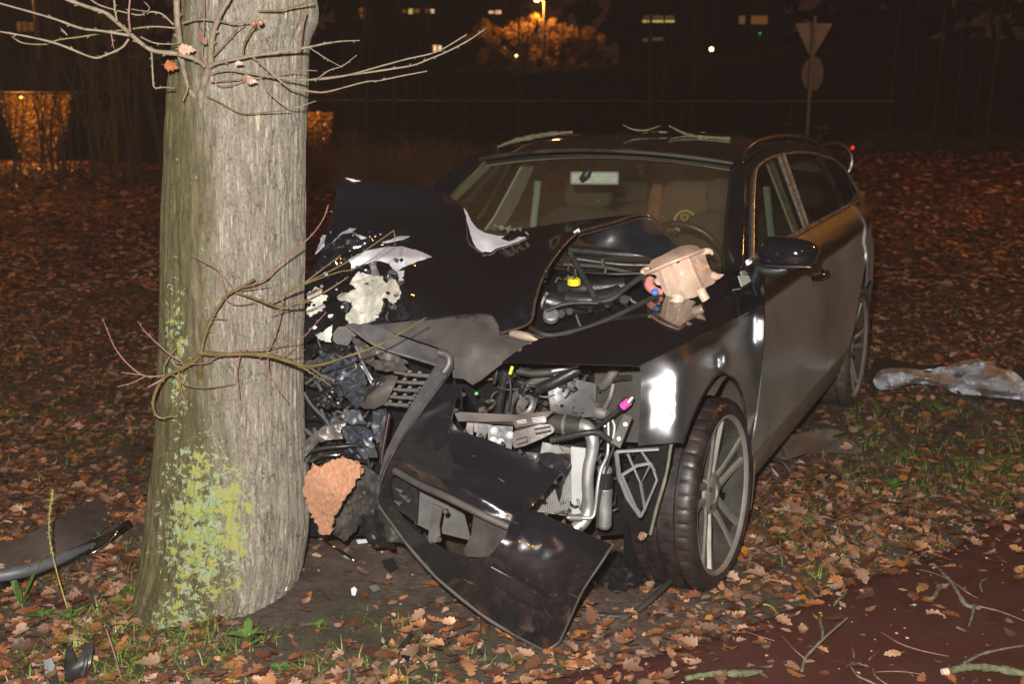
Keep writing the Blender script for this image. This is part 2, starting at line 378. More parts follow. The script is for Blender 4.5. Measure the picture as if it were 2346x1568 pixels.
ground = mesh_obj('ground', np.stack([GX.ravel(), GY.ravel(), GZ], 1), gF, M_SOIL, None, True, 0); tag(ground, kind='structure')

t = NT('red_asphalt')
c = t.ramp(t.noise(260, 5, .7), [(.3, (.035, .011, .009)), (.55, (.09, .026, .019)), (.8, (.17, .07, .05))])
c = t.mix(t.ramp(t.noise(2.2, 6), [(.4, 0.), (.75, .6)]), c, (.045, .015, .011))
t.set(Base_Color=c, Roughness=t.ramp(t.noise(3, 5), [(.35, .42), (.7, .75)]), Specular_IOR_Level=.4); t.bump(t.noise(330, 4, .8), .8, .006)
M_PATH = t.m
pe = catmull(np.array(PE), 14); prng = np.random.default_rng(5)
Vp = []; Fp = []; NW = 26
for i, p in enumerate(pe):
    d = pe[min(i + 1, len(pe) - 1)] - pe[max(i - 1, 0)]; d /= np.linalg.norm(d); nrm = np.array([d[1], -d[0]])
    for j in range(NW):
        w = 3.0 * (j / (NW - 1)) ** 1.5; q = p + nrm * (w + (prng.normal(0, .012) if j == 0 else 0))
        zz = .006 if j else -.02
        Vp.append((q[0], q[1], zz + .006 * sin(q[0] * 1.3) * sin(q[1])))
for i in range(len(pe) - 1):
    for j in range(NW - 1): Fp.append((i * NW + j, i * NW + j + 1, (i + 1) * NW + j + 1, (i + 1) * NW + j))
path = mesh_obj('path', Vp, Fp, M_PATH, None, True, 0); tag(path, kind='structure')
def surf_z(x, y): return .008 if path_side([x], [y])[0] > .03 else gz1(x, y)

# ------------------------------------------------------------------ oak trunk
TX, TY = -.885, 3.27
rows = [(-420, 420, 760), (-200, 418, 730), (0, 414, 724), (25, 412, 727), (50, 409, 727), (75, 407, 716), (100, 404, 707), (200, 393, 703), (300, 388, 699), (500, 380, 695), (700, 376, 693), (850, 371, 692), (950, 366, 694), (1050, 357, 699), (1150, 346, 704), (1230, 338, 700), (1300, 332, 690), (1345, 330, 676), (1420, 332, 650)]
prof = []
for v, a, b in rows:
    m = (a + b) / 2; r_ = ray(m, v); d = (TY - CAM[1]) / r_[1]; p = CAM + d * r_; prof.append((p[2], p[0], (b - a) / 2 / FPX * d))
prof = np.array(prof)[::-1]
def trunk_at(z): return np.interp(z, prof[:, 0], prof[:, 1]), np.interp(z, prof[:, 0], prof[:, 2])
def trunk_front(v):
    r_ = ray(540, v); d = (TY - CAM[1]) / r_[1]; z = (CAM + d * r_)[2]; return d - trunk_at(z)[1] * 1.0
NA = 360; zs = np.concatenate([np.linspace(-.2, 2.15, 520), np.linspace(2.2, 5.5, 24)])
A = np.arange(NA) * 2 * pi / NA; Vt = []
for z in zs:
    cx, r = trunk_at(z)
    if z > prof[-1, 0]: r = prof[-1, 2] * (1 - .05 * (z - prof[-1, 0]))
    fl_ = max(0, 1 - (z + .02) / .32) ** 2
    lean = .012 * sin(z * 3)
    for a in A:
        ca, sa = cos(a), sin(a)
        # root flares: one toward the camera on the left, others round about
        fl2 = fl_ * (.09 * max(0, cos(a - radians(-118))) ** 6 + .07 * max(0, cos(a - radians(80))) ** 6 )
        burl = .0
        left = .5 + .5 * cos(a - radians(195))
        q = Vector((ca * 5.2, sa * 5.2, z * .55)); q2 = Vector((ca * 13, sa * 13, z * 1.6)); q3 = Vector((ca * 30, sa * 30, z * 9))
        n1 = mnoise.noise(q); n2 = mnoise.noise(q2); n3 = mnoise.noise(q3); n4 = mnoise.noise(Vector((ca * 2, sa * 2, z * 2.2)))
        rid = 1 - abs(n2) * 2
        dr = .0035 * n1 + (.0045 + .007 * left ** 2) * rid * .8 + .0036 * n3 + .005 * n4
        rr = r - .003 + dr + fl2
        Vt.append((cx + rr * ca - TX, rr * sa + lean * .2, z))
nz = len(zs)
Ft = [(i * NA + j, i * NA + (j + 1) % NA, (i + 1) * NA + (j + 1) % NA, (i + 1) * NA + j) for i in range(nz - 1) for j in range(NA)]
t = NT('oak_bark')
mp = t.n('ShaderNodeMapping'); mp.inputs['Scale'].default_value = (1, 1, .13); t.l(t.co.outputs['Object'], mp.inputs[0]); sv = mp.outputs[0]
mp2 = t.n('ShaderNodeMapping'); mp2.inputs['Scale'].default_value = (1, 1, .42); t.l(t.co.outputs['Object'], mp2.inputs[0])
streak = t.noise(62, 8, .72, sv, .25); fine = t.noise(210, 6, .75, mp2.outputs[0]); broad = t.noise(3.5, 4, .6, sv)
grey = t.ramp(streak, [(.28, (.088, .074, .056)), (.45, (.172, .153, .120)), (.62, (.245, .222, .180)), (.78, (.37, .33, .235))])
grey = t.mix(t.ramp(fine, [(.34, .85), (.52, 0.)]), grey, (.06, .046, .036)); grey = t.mix(t.ramp(t.noise(130, 5, .7, sv), [(.55, 0.), (.66, .55)]), grey, (.46, .41, .33))
grey = t.mix(t.ramp(t.noise(58, 3, .5, sv), [(.66, 0.), (.72, .55)]), grey, (.52, .45, .33))
wv = t.n('ShaderNodeTexVoronoi'); wv.feature = 'DISTANCE_TO_EDGE'; wv.inputs['Scale'].default_value = 42
dst = t.n('ShaderNodeVectorMath', operation='ADD'); nzc = t.n('ShaderNodeTexNoise'); nzc.inputs['Scale'].default_value = 25; nzc.inputs['Detail'].default_value = 4; t.l(t.co.outputs['Object'], nzc.inputs['Vector'])
scv = t.n('ShaderNodeVectorMath', operation='SCALE'); scv.inputs['Scale'].default_value = .05; t.l(nzc.outputs['Color'], scv.inputs[0]); t.l(mp2.outputs[0], dst.inputs[0]); t.l(scv.outputs[0], dst.inputs[1]); t.l(dst.outputs[0], wv.inputs['Vector'])
crk = t.ramp(wv.outputs['Distance'], [(.0, 1.), (.035, 0.)]); crk = t.math('MULTIPLY', crk, t.ramp(t.noise(14, 4), [(.46, 0.), (.62, 1.)]))
grey = t.mix(t.math('MULTIPLY', crk, .85), grey, (.03, .024, .02))
spx = t.n('ShaderNodeSeparateXYZ'); t.l(t.co.outputs['Object'], spx.inputs[0])
side = t.math('ADD', t.math('MULTIPLY', spx.outputs[0], -.965), t.math('MULTIPLY', spx.outputs[1], -.26))
side = t.math('ADD', side, t.math('MULTIPLY', t.math('SUBTRACT', t.noise(9, 5, .6, sv), .5), .22))
alg = t.n('ShaderNodeMapRange'); alg.inputs[1].default_value = -.01; alg.inputs[2].default_value = .09; alg.clamp = True; t.l(side, alg.inputs[0])
green = t.ramp(streak, [(.28, (.016, .014, .006)), (.5, (.062, .052, .018)), (.7, (.12, .096, .038)), (.82, (.25, .20, .10))])
c = t.mix(t.math('MULTIPLY', alg.outputs[0], .92), grey, green)
def zone(cx, cz, rx, rz):
    a = t.math('POWER', t.math('DIVIDE', t.math('SUBTRACT', spx.outputs[0], cx), rx), 2.); b = t.math('POWER', t.math('DIVIDE', t.math('SUBTRACT', spx.outputs[2], cz), rz), 2.)
    return t.math('SUBTRACT', 1., t.math('ADD', a, b), True)
frontm = t.n('ShaderNodeMapRange'); frontm.inputs[1].default_value = .02; frontm.inputs[2].default_value = -.06; t.l(spx.outputs[1], frontm.inputs[0])
zn = t.math('MAXIMUM', zone(-.035, .34, .20, .36), t.math('MULTIPLY', zone(-.10, .85, .06, .34), .75)); zn = t.math('MAXIMUM', zn, t.math('MULTIPLY', zone(-.10, .02, .16, .2), .9))
zn = t.math('MULTIPLY', zn, frontm.outputs[0])
def lichen(c, scale, thr, colr, seed):
    mpx = t.n('ShaderNodeMapping'); mpx.inputs['Location'].default_value = (seed, seed * 2, seed * 3); t.l(t.co.outputs['Object'], mpx.inputs[0])
    a = t.math('ADD', t.math('MULTIPLY', t.noise(scale, 5, .62, mpx.outputs[0], .6), 1.0), t.math('MULTIPLY', zn, .20))
    m = t.ramp(a, [(thr, 0.), (thr + .025, 1.)]); m = t.math('MULTIPLY', m, t.ramp(t.noise(240, 3), [(.32, .25), (.5, 1.)]))
    return t.mix(m, c, colr), m
c, m1 = lichen(c, 44, .675, (.24, .28, .19), 1.)
c, m2 = lichen(c, 24, .70, (.27, .27, .07), 4.)
c, m3 = lichen(c, 85, .72, (.17, .23, .08), 8.)
t.set(Base_Color=c, Roughness=.82, Specular_IOR_Level=.25, Diffuse_Roughness=1.)
hb = t.math('ADD', t.math('MULTIPLY', streak, .9), t.math('MULTIPLY', fine, .5)); hb = t.math('SUBTRACT', hb, t.math('MULTIPLY', crk, .5)); hb = t.math('ADD', hb, t.math('MULTIPLY', m2, .25))
t.bump(hb, .9, .010)
M_BARK = t.m
oak = empty('oak_tree', (TX, TY, 0)); tag(oak, 'thick grey oak with yellow lichen that the car struck', 'tree')
trunk = mesh_obj('trunk', Vt, Ft, M_BARK, oak, True, 0)
M_TWIG = simple('twig_bark', (.20, .15, .115), .6, var=.4, sc=40, bump=.4, bsc=200, dirt=(.10, .11, .035), dirt_amt=.5, dsc=20)
M_TWIGO = simple('olive_twig', (.115, .085, .03), .42, var=.35, sc=30, bump=.3, bsc=200)
M_TWIGR = simple('red_twig', (.17, .085, .065), .55, var=.35, sc=30, bump=.3, bsc=200)
def twig(P, r0, r1, mat, z0=None, name='branch', buds=True):
    """P: list of (u, v, clearance in front of the trunk)"""
    W_ = np.array([wp(u, v, trunk_front(v) - o) - np.array([TX, TY, 0]) for u, v, o in P]); mb = MB()
    R = np.linspace(r0 * .82, r1 * .85, len(P)); mb.tube(W_, R, 8, 5, knob=.35)
    if buds and len(P) > 2:
        Q = catmull(W_, 5)
        for i in range(3, len(Q) - 1, 3):
            d = Q[i + 1 if i + 1 < len(Q) else i] - Q[i - 1]; d /= np.linalg.norm(d); s = np.cross(d, rng.normal(0, 1, 3)); s /= np.linalg.norm(s); k = np.interp(i / len(Q), [0, 1], [r0, r1])
            mb.tube([Q[i], Q[i] + (d * .9 + s) * (.004 + k)], [max(.0011, k * .8), .0008], 5, 1)
    return mb.build(name, mat, oak, True, 60)
S = .3351
def Z1(L, o0, o1): return [(x * S, y * S, o0 + (o1 - o0) * i / max(1, len(L) - 1)) for i, (x, y) in enumerate(L)]
def Z4(L, o0, o1): return [(x * S, y * S + 521.4, o0 + (o1 - o0) * i / max(1, len(L) - 1)) for i, (x, y) in enumerate(L)]
U = []
def add(L, f, o0, o1, r0, r1, mat): twig(f(L, o0, o1), r0, r1, mat)
# upper spray
add([(1370, 800), (1378, 640), (1415, 500), (1440, 420), (1442, 330), (1465, 200), (1510, 90), (1580, -30)], Z1, -.03, .10, .0135, .006, M_TWIG)
add([(1400, 450), (1330, 400), (1200, 365), (1050, 345), (960, 290), (880, 220), (800, 150), (720, 85), (600, 45), (440, -14)], Z1, .05, .22, .0075, .0055, M_TWIG)
add([(1425, 455), (1500, 425), (1700, 385), (1900, 355), (2110, 320), (2230, 295), (2340, 280), (2460, 275)], Z1, .045, .12, .0062, .0016, M_TWIG)
add([(1440, 505), (1550, 480), (1700, 500), (1900, 530), (2100, 545), (2340, 520), (2640, 440), (2790, 400), (2990, 350), (3190, 235)], Z1, .035, .16, .0035, .0018, M_TWIG)
add([(2100, 545), (2400, 510), (2740, 460), (2840, 440), (2940, 400), (3060, 350), (3210, 270), (3318, 195)], Z1, .09, .16, .0030, .0018, M_TWIG)
add([(1730, 390), (1800, 450), (1940, 570), (2000, 600), (2140, 625), (2240, 625), (2490, 560), (2590, 550), (2760, 515), (2920, 485)], Z1, .07, .14, .0030, .0017, M_TWIG)
add([(1415, 660), (1500, 700), (1650, 775), (1800, 768), (1980, 750)], Z1, .02, .05, .0032, .0014, M_TWIGO)
add([(1780, 530), (1830, 620), (1980, 735), (2160, 690)], Z1, .05, .06, .0027, .0013, M_TWIG)
add([(880, 265), (830, 325), (720, 375), (630, 390), (400, 300), (200, 250), (-20, 210)], Z1, .18, .22, .0035, .0028, M_TWIG)
add([(1200, 190), (1050, 180), (900, 195), (700, 225), (550, 250), (400, 270), (320, 300), (150, 290), (50, 220)], Z1, .06, .15, .0036, .0022, M_TWIGO)
add([(1185, 165), (1100, 90), (1000, 80), (940, 100), (700, 40), (600, -20)], Z1, .06, .12, .003, .002, M_TWIG)
add([(885, 240), (700, 210), (550, 190), (350, 120), (-20, 15)], Z1, .18, .24, .0045, .003, M_TWIG)
add([(890, 215), (880, 100), (890, -20)], Z1, .19, .2, .003, .0026, M_TWIGR)
add([(800, 145), (785, 60), (780, -20)], Z1, .2, .2, .003, .0028, M_TWIG)
add([(1035, 345), (1040, 420), (1045, 520), (1055, 595), (1120, 596), (1190, 600)], Z1, .10, .11, .0033, .0022, M_TWIG)
add([(1215, 375), (1270, 500), (1283, 600), (1250, 690)], Z1, .06, .04, .0035, .0022, M_TWIG)
add([(1340, 670), (1290, 600), (1245, 420), (1225, 260), (1213, 150), (1205, -20)], Z1, -.03, .05, .008, .0095, M_TWIG)
add([(1250, 155), (1350, 130), (1500, 142), (1600, 160), (1700, 145)], Z1, .05, .10, .0028, .002, M_TWIG)
add([(1660, 370), (1670, 300), (1720, 200), (1760, 175)], Z1, .07, .10, .0035, .002, M_TWIGO)
add([(2085, 70), (2060, 180), (2045, 330)], Z1, .06, .1, .0032, .0025, M_TWIGR)
add([(1770, 75), (1900, 72), (2000, 45), (2140, 5)], Z1, .02, .05, .0035, .0025, M_TWIGO)
add([(1455, 385), (1560, 270), (1620, 200), (1670, 160)], Z1, .06, .10, .0022, .0015, M_TWIGR)
add([(1395, -20), (1395, 160), (1385, 380)], Z1, .05, .05, .0022, .002, M_TWIGR)
add([(1380, 380), (1450, 500), (1510, 590), (1700, 540)], Z1, .05, .06, .002, .0012, M_TWIGR)
add([(960, 250), (1050, 290), (1160, 300), (1230, 290)], Z1, .12, .08, .0022, .0014, M_TWIG)
add([(1440, 560), (1600, 545), (1800, 525), (2000, 480), (2170, 482)], Z1, .05, .07, .002, .0012, M_TWIGR)
add([(2110, 320), (2200, 380), (2250, 410), (2340, 460)], Z1, .11, .12, .002, .001, M_TWIG)
add([(2160, 545), (2250, 480), (2340, 450), (2440, 375)], Z1, .12, .13, .002, .001, M_TWIG)
add([(460, 240), (440, 215), (420, 195)], Z1, .2, .2, .002, .0012, M_TWIG)
add([(900, 60), (1000, 75), (1020, 50), (985, 10)], Z1, .12, .12, .0015, .001, M_TWIG)
add([(760, 225), (770, 290), (778, 325)], Z1, .2, .2, .002, .0012, M_TWIGR)
# lower spray
add([(1372, 1065), (1366, 960), (1368, 870)], Z4, -.02, .06, .0125, .008, M_TWIGO)
add([(1368, 872), (1320, 920), (1230, 970), (1120, 1030), (1070, 1110), (1045, 1200), (1060, 1270), (1100, 1305), (1180, 1290)], Z4, .06, .045, .0085, .0022, M_TWIGO)
add([(1370, 858), (1500, 870), (1700, 865), (1850, 880), (1950, 910), (2070, 945), (2130, 950), (2250, 925), (2350, 890), (2572, 812), (2754, 713), (2915, 615)], Z4, .06, .16, .0088, .0014, M_TWIGO)
add([(1372, 860), (1400, 740), (1440, 640), (1490, 550), (1560, 460), (1640, 415), (1740, 350)], Z4, .06, .07, .0062, .003, M_TWIGO)
add([(1610, 440), (1500, 300), (1400, 240), (1320, 190)], Z4, .06, .09, .003, .0016, M_TWIGR)
add([(1660, 412), (1800, 360), (1900, 260), (2070, 110), (2150, 30), (2210, -60), (2245, -155)], Z4, .06, .13, .0032, .0015, M_TWIGR)
add([(1615, 445), (1750, 490), (1850, 530), (1950, 540), (2070, 520), (2200, 450), (2300, 390), (2385, 335)], Z4, .05, .12, .004, .0014, M_TWIGO)
add([(1550, 500), (1620, 530), (1740, 515)], Z4, .05, .04, .0026, .0014, M_TWIGR)
add([(1650, 430), (1760, 410), (1850, 390)], Z4, .06, .07, .0022, .0012, M_TWIGO)
add([(1250, 925), (1150, 860), (1050, 770), (990, 710), (940, 640)], Z4, .06, .12, .0034, .0016, M_TWIGR)
add([(1120, 1015), (990, 1015), (880, 940), (790, 830), (740, 720), (700, 620)], Z4, .06, .14, .0032, .0016, M_TWIGR)
add([(1000, 1015), (900, 1065), (800, 1090)], Z4, .08, .1, .0024, .0016, M_TWIGR)
add([(1110, 1040), (1010, 1095)], Z4, .06, .08, .004, .0028, M_TWIG)
add([(990, 1012), (830, 992)], Z4, .08, .1, .002, .0012, M_TWIG)
add([(1180, 900), (1220, 930), (1400, 930), (1480, 890), (1640, 840), (1800, 830), (1900, 800), (2070, 750), (2130, 690), (2230, 580)], Z4, .06, .12, .0022, .0015, M_TWIGR)
add([(1830, 870), (1840, 990), (1900, 1100), (1970, 1190)], Z4, .06, .05, .0035, .0016, M_TWIGR)
add([(1835, 835), (1880, 720), (1920, 560), (1940, 430)], Z4, .07, .1, .003, .0015, M_TWIGR)
add([(1640, 880), (1622, 1000), (1640, 1170)], Z4, .06, .06, .003, .0015, M_TWIGR)
add([(1190, 1010), (1270, 1080), (1420, 1100), (1600, 1070)], Z4, .05, .06, .0026, .0013, M_TWIGO)
add([(1220, 985), (1240, 1120), (1290, 1250)], Z4, .06, .05, .003, .0014, M_TWIGR)
add([(2065, 955), (2150, 1010), (2265, 1085)], Z4, .1, .12, .0026, .0012, M_TWIGO)
add([(2110, 952), (2200, 1010), (2290, 1050)], Z4, .11, .12, .0022, .0012, M_TWIGO)
add([(1900, 890), (2000, 870), (2085, 835)], Z4, .08, .1, .0022, .0012, M_TWIGO)
add([(2000, 800), (1920, 880), (1880, 870)], Z4, .09, .07, .0015, .0018, M_TWIGR)
add([(1420, 640), (1390, 600), (1368, 580)], Z4, .06, .05, .002, .0014, M_TWIGR)
add([(1450, 625), (1550, 628)], Z4, .06, .06, .002, .0013, M_TWIGR)
add([(1550, 500), (1530, 400), (1500, 280)], Z4, .06, .06, .0022, .0013, M_TWIGR)
add([(1125, 1010), (1122, 950), (1180, 850), (1210, 825)], Z4, .05, .06, .0018, .0012, M_TWIG)
H = lambda L, o0, o1: [(666.5 + x * .2175, 392 + y * .2175, o0 + (o1 - o0) * i / max(1, len(L) - 1)) for i, (x, y) in enumerate(L)]
add([(-250, 1400), (130, 1190), (400, 1060), (640, 930), (850, 790), (1085, 625)], H, .08, .13, .0026, .0016, M_TWIGO)
add([(-250, 1400), (130, 1200), (500, 1065), (640, 1040), (850, 930), (1035, 790)], H, .09, .13, .0026, .0015, M_TWIGO)
add([(140, 1180), (350, 1020), (525, 885)], H, .1, .12, .002, .0013, M_TWIGR)
add([(-200, 1500), (0, 1420), (350, 1280), (600, 1120)], H, .1, .13, .002, .0013, M_TWIGR)
add([(1085, 625), (1092, 700), (1096, 780)], H, .13, .13, .0012, .001, M_TWIGO)
M_GALL = simple('oak_gall', (.30, .13, .07), .4, var=.25, sc=60, bump=.1)
for x, y, r in ((1733, 158, .0073), (1780, 150, .0082)):
    pc = wp(x * S, y * S, trunk_front(y * S) - .1) - np.array([TX, TY, 0])
    V, Fc = lathe([(r * sin(a) * (1 + .04 * sin(5 * a)), -r * cos(a)) for a in np.linspace(0.02, pi - .02, 12)], pc, (0.1, .2, 1), 16); mesh_obj('oak_gall', V, Fc, M_GALL, oak)

# ------------------------------------------------------------------ the wrecked car (car frame: x forward from the front axle, y to its left, z up)
car = empty('wrecked_estate_car'); car.matrix_world = Matrix([[*CM[0], CT[0]], [*CM[1], CT[1]], [*CM[2], CT[2]], [0, 0, 0, 1]])
tag(car, 'black estate car with its front end crushed against the oak', 'car')
def zbl(x): return .94 + .034 * (-.1 - np.clip(x, -3.4, .8))
def zcr(x): return .868 + .040 * (-.3 - np.clip(x, -3.4, .8))
def Yb(x, z):
    zc = zcr(x); zb = zbl(x) + .058
    if z >= zb: y = .785 - .5 * (z - zb)
    elif z >= zc:
        q = (z - zc) / (zb - zc); y = .868 - .083 * (.55 * q + .45 * q * q)
    else:
        q = zc - z; y = .868 - .016 * math.exp(-((q - .05) / .05) ** 2) + .014 * sin(pi * min(1, q / .6)) - .9 * max(0, q - .47) ** 2
    if x < -2.5: y -= .17 * ((-2.5 - x) / .85) ** 2
    if x > .1: y -= .2 * ((x - .1) / .7) ** 2
    return y
mapL = lambda x, z: np.array([x, Yb(x, z), z])
mapR = lambda x, z: np.array([x, -Yb(x, z), z])
def side(name, outline, mat, holes=(), th=.006, res=.045, both=True, inset=0., mat_r=None):
    o = sheet(name, outline, mat, car, mapf=(lambda x, z: np.array([x, Yb(x, z) - inset, z])), mode='carmap', th=th, res=res, holes=holes)
    if both:
        sheet(name, outline, mat_r or mat, car, mapf=(lambda x, z: np.array([x, -Yb(x, z) + inset, z])), mode='carmap', th=th, res=res, holes=holes, flip=None)
    return o
def belt(x): return zbl(x) + .058
fd = [(-.45, belt(-.45)), (-.9, belt(-.9)), (-1.40, belt(-1.4)), (-1.42, .86), (-1.50, .70), (-1.55, .375), (-.32, .345), (-.30, .40), (-.365, .62), (-.385, .79), (-.385, .93)]
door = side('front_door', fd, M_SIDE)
rd = [(-1.408, belt(-1.4)), (-1.9, belt(-1.9)), (-2.5, belt(-2.5)), (-2.46, .80), (-2.36, .70), (-2.27, .58), (-2.21, .44), (-2.17, .38), (-1.558, .375), (-1.508, .70), (-1.428, .86)]
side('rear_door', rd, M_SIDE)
arch = [(-2.578 + .365 * cos(a), .315 + .365 * sin(a)) for a in np.linspace(radians(100), radians(-4), 14)]
arch_r = [(-2.578 + .365 * cos(a), .315 + .365 * sin(a)) for a in np.linspace(radians(184), radians(72), 16)]
qp = [(-2.508, belt(-2.5)), (-3.0, belt(-3.0)), (-3.34, 1.05), (-3.36, .75), (-3.33, .30)] + arch_r + [(-2.468, .80)]
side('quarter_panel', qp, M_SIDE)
side('sill', [(-.30, .335), (-2.2, .368), (-2.235, .31), (-2.22, .21), (-.33, .19)], simple('dirty_sill', (.12, .112, .09), .6, var=.4, sc=12, bump=.3, dirt=(.24, .22, .17), dirt_amt=.8), inset=.004)
W_F = [(-.56, .992), (-.78, 1.155), (-1.03, 1.30), (-1.16, 1.337), (-1.33, 1.355), (-1.52, 1.362), (-1.60, 1.0 + .045)]
W_F = [(-.55, belt(-.55) + .012), (-.78, 1.165), (-1.02, 1.297), (-1.15, 1.332), (-1.33, 1.352), (-1.50, 1.361), (-1.46, 1.20), (-1.40, belt(-1.4) + .012)]
W_R = [(-1.47, belt(-1.47) + .012), (-1.54, 1.20), (-1.58, 1.362), (-1.85, 1.363), (-2.12, 1.352), (-2.28, 1.338), (-2.33, 1.20), (-2.34, belt(-2.34) + .012)]
W_Q = [(-2.38, belt(-2.38) + .012), (-2.37, 1.20), (-2.32, 1.332), (-2.54, 1.305), (-2.74, 1.25), (-2.90, 1.17), (-3.03, 1.06), (-3.04, belt(-3.04) + .01)]
fr = [(-.40, belt(-.4) + .001), (-.72, 1.175), (-.985, 1.338), (-1.3, 1.388), (-1.7, 1.405), (-2.2, 1.395), (-2.75, 1.342), (-3.05, 1.262), (-3.22, 1.13), (-3.32, belt(-3.3) + .001), (-2.5, belt(-2.5) + .001), (-1.4, belt(-1.4) + .001)]
side('window_frame', fr, M_PAINT, holes=(W_F, W_R, W_Q), th=.03, res=.05)
for w in (W_F, W_R, W_Q):
    side('side_window', [(x, z) for x, z in w], M_WIN, th=.004, res=.06, inset=.012)
M_TRIM = simple('window_trim', (.30, .25, .20), .28, metal=.7, var=.2, bump=.05)
loop = W_F[:6] + W_R[2:6] + W_Q[2:] + [(-2.4, belt(-2.4) + .012), (-1.4, belt(-1.4) + .012)]
tube('window_trim', [mapL(x, z) + np.array([0, .004, 0]) for x, z in loop + [loop[0]]], .0075, M_TRIM, car, 8, 4)
tube('belt_strip', [mapL(x, belt(x) + .004) + np.array([0, .004, 0]) for x in np.linspace(-.5, -3.05, 14)], .009, M_TRIM, car, 8, 2)
for xb, xt in ((-1.40, -1.495), (-1.475, -1.585)):
    tube('pillar_trim', [mapL(xb + (xt - xb) * q, (belt(-1.43) + .01) * (1 - q) + 1.36 * q) + np.array([0, .003, 0]) for q in np.linspace(0, 1, 6)], .008, M_TRIM, car, 8, 3)
# windscreen, roof, pillars
def ws(s, q):
    yb, yt = .72 * s, .595 * s
    b = np.array([-.50 + .27 * (1 - s * s), yb, .955 + .01 * (1 - s * s)]); tp = np.array([-.985 + .12 * (1 - s * s), yt, 1.335 + .052 * (1 - s * s)])
    p = b + (tp - b) * q; n_ = np.array([.55, 0, .8]); return p + n_ * .035 * 4 * q * (1 - q) * .5
def grid(name, fn, nu, nv, mat, parent, th=.005, flip=False):
    P = np.array([fn(i / (nu - 1), j / (nv - 1)) for j in range(nv) for i in range(nu)]); Fc = [(j * nu + i, j * nu + i + 1, (j + 1) * nu + i + 1, (j + 1) * nu + i) for j in range(nv - 1) for i in range(nu - 1)]
    o = mesh_obj(name, P, [f[::-1] for f in Fc] if flip else Fc, mat, parent, True, 0)
    if th: s_ = o.modifiers.new('thickness', 'SOLIDIFY'); s_.thickness = th; s_.offset = -1
    return o
grid('windscreen', lambda a, b: ws(a * 1.92 - .96, .03 + b * .945), 26, 12, M_WS, car, .005)
def zedge(x): return float(np.interp(-x, [.9, .985, 1.3, 1.7, 2.2, 2.75, 3.05, 3.22], [1.32, 1.338, 1.392, 1.409, 1.399, 1.346, 1.266, 1.15]))
def roof_pt(a, b):
    s = a * 2 - 1; xf = -.985 + .12 * (1 - s * s); x = xf + (-3.2 - xf) * b
    hw = .600 if x > -2.4 else .600 - .06 * ((-2.4 - x) / .8)
    return np.array([x, s * hw, (zedge(min(x, -.985)) if x < -.985 else 1.338 + .05 * (1 - abs(x + .985) / .12) * 0) + .056 * (1 - s * s) * (1 if x < -1.2 else 1)])
roof = grid('roof', roof_pt, 41, 40, M_PAINT, car, .012)
for s in (1, -1):
    grid('windscreen_pillar', (lambda a, b, s=s: (lambda e, f: e + (f - e) * a + np.array([.012, s * .008, .004]) * sin(pi * a))(ws(s * .955, b * .99), np.array([-.40 - .585 * b, s * Yb(-.40 - .585 * b, belt(-.4) + (1.338 - belt(-.4)) * b), belt(-.4) + (1.338 - belt(-.4)) * b]))), 7, 14, M_PAINT, car, .01, flip=s < 0)
tube('windscreen_trim', [ws(s, 1.0) + np.array([.006, 0, .006]) for s in np.linspace(-.97, .97, 15)], .009, M_RUB, car, 8, 2)
for s in (1, -1):
    tube('roof_rail', [(-1.12, s * .578, 1.362), (-1.18, s * .578, 1.398), (-1.35, s * .578, 1.424), (-1.7, s * .578, 1.437), (-2.2, s * .574, 1.424), (-2.62, s * .565, 1.382), (-2.80, s * .56, 1.345)], [.008, .012, .013, .013, .013, .012, .008], simple('roof_rail_black', (.035, .025, .02), .3, var=.2, bump=.05, metal=.3), car, 10, 5)
# tail
sheet('tailgate', [(-.72, .55), (.72, .55), (.74, 1.0), (.60, 1.25), (-.60, 1.25), (-.74, 1.0)], M_PAINT, car, mapf=lambda y, z: np.array([-3.30 + .12 * max(0, (z - 1.02)) / .2 - .04 * (1 - (y / .75) ** 2), y, z]), mode='carmap', th=.01, res=.08)
sheet('rear_bumper', [(-.78, .24), (.78, .24), (.80, .58), (-.80, .58)], M_PAINT, car, mapf=lambda y, z: np.array([-3.38 - .05 * (1 - (y / .8) ** 2), y * .97, z]), mode='carmap', th=.02, res=.08)
sheet('floor_pan', [(-3.3, -.8), (-.2, -.8), (-.2, .8), (-3.3, .8)], M_DARK, car, mapf=lambda x, y: np.array([x, y, .22]), mode='carmap', th=.02, res=.3)
sheet('bulkhead', [(-.7, .25), (.7, .25), (.7, .90), (-.7, .90)], M_DARK, car, mapf=lambda y, z: np.array([-.42, y, z]), mode='carmap', th=.02, res=.12)
# front door details
tube('door_handle', [mapL(-1.22, .865) + np.array([0, .012, 0]), mapL(-1.27, .868) + np.array([0, .038, 0]), mapL(-1.38, .87) + np.array([0, .038, 0]), mapL(-1.42, .87) + np.array([0, .01, 0])], .013, M_PAINT, door, 10, 4)
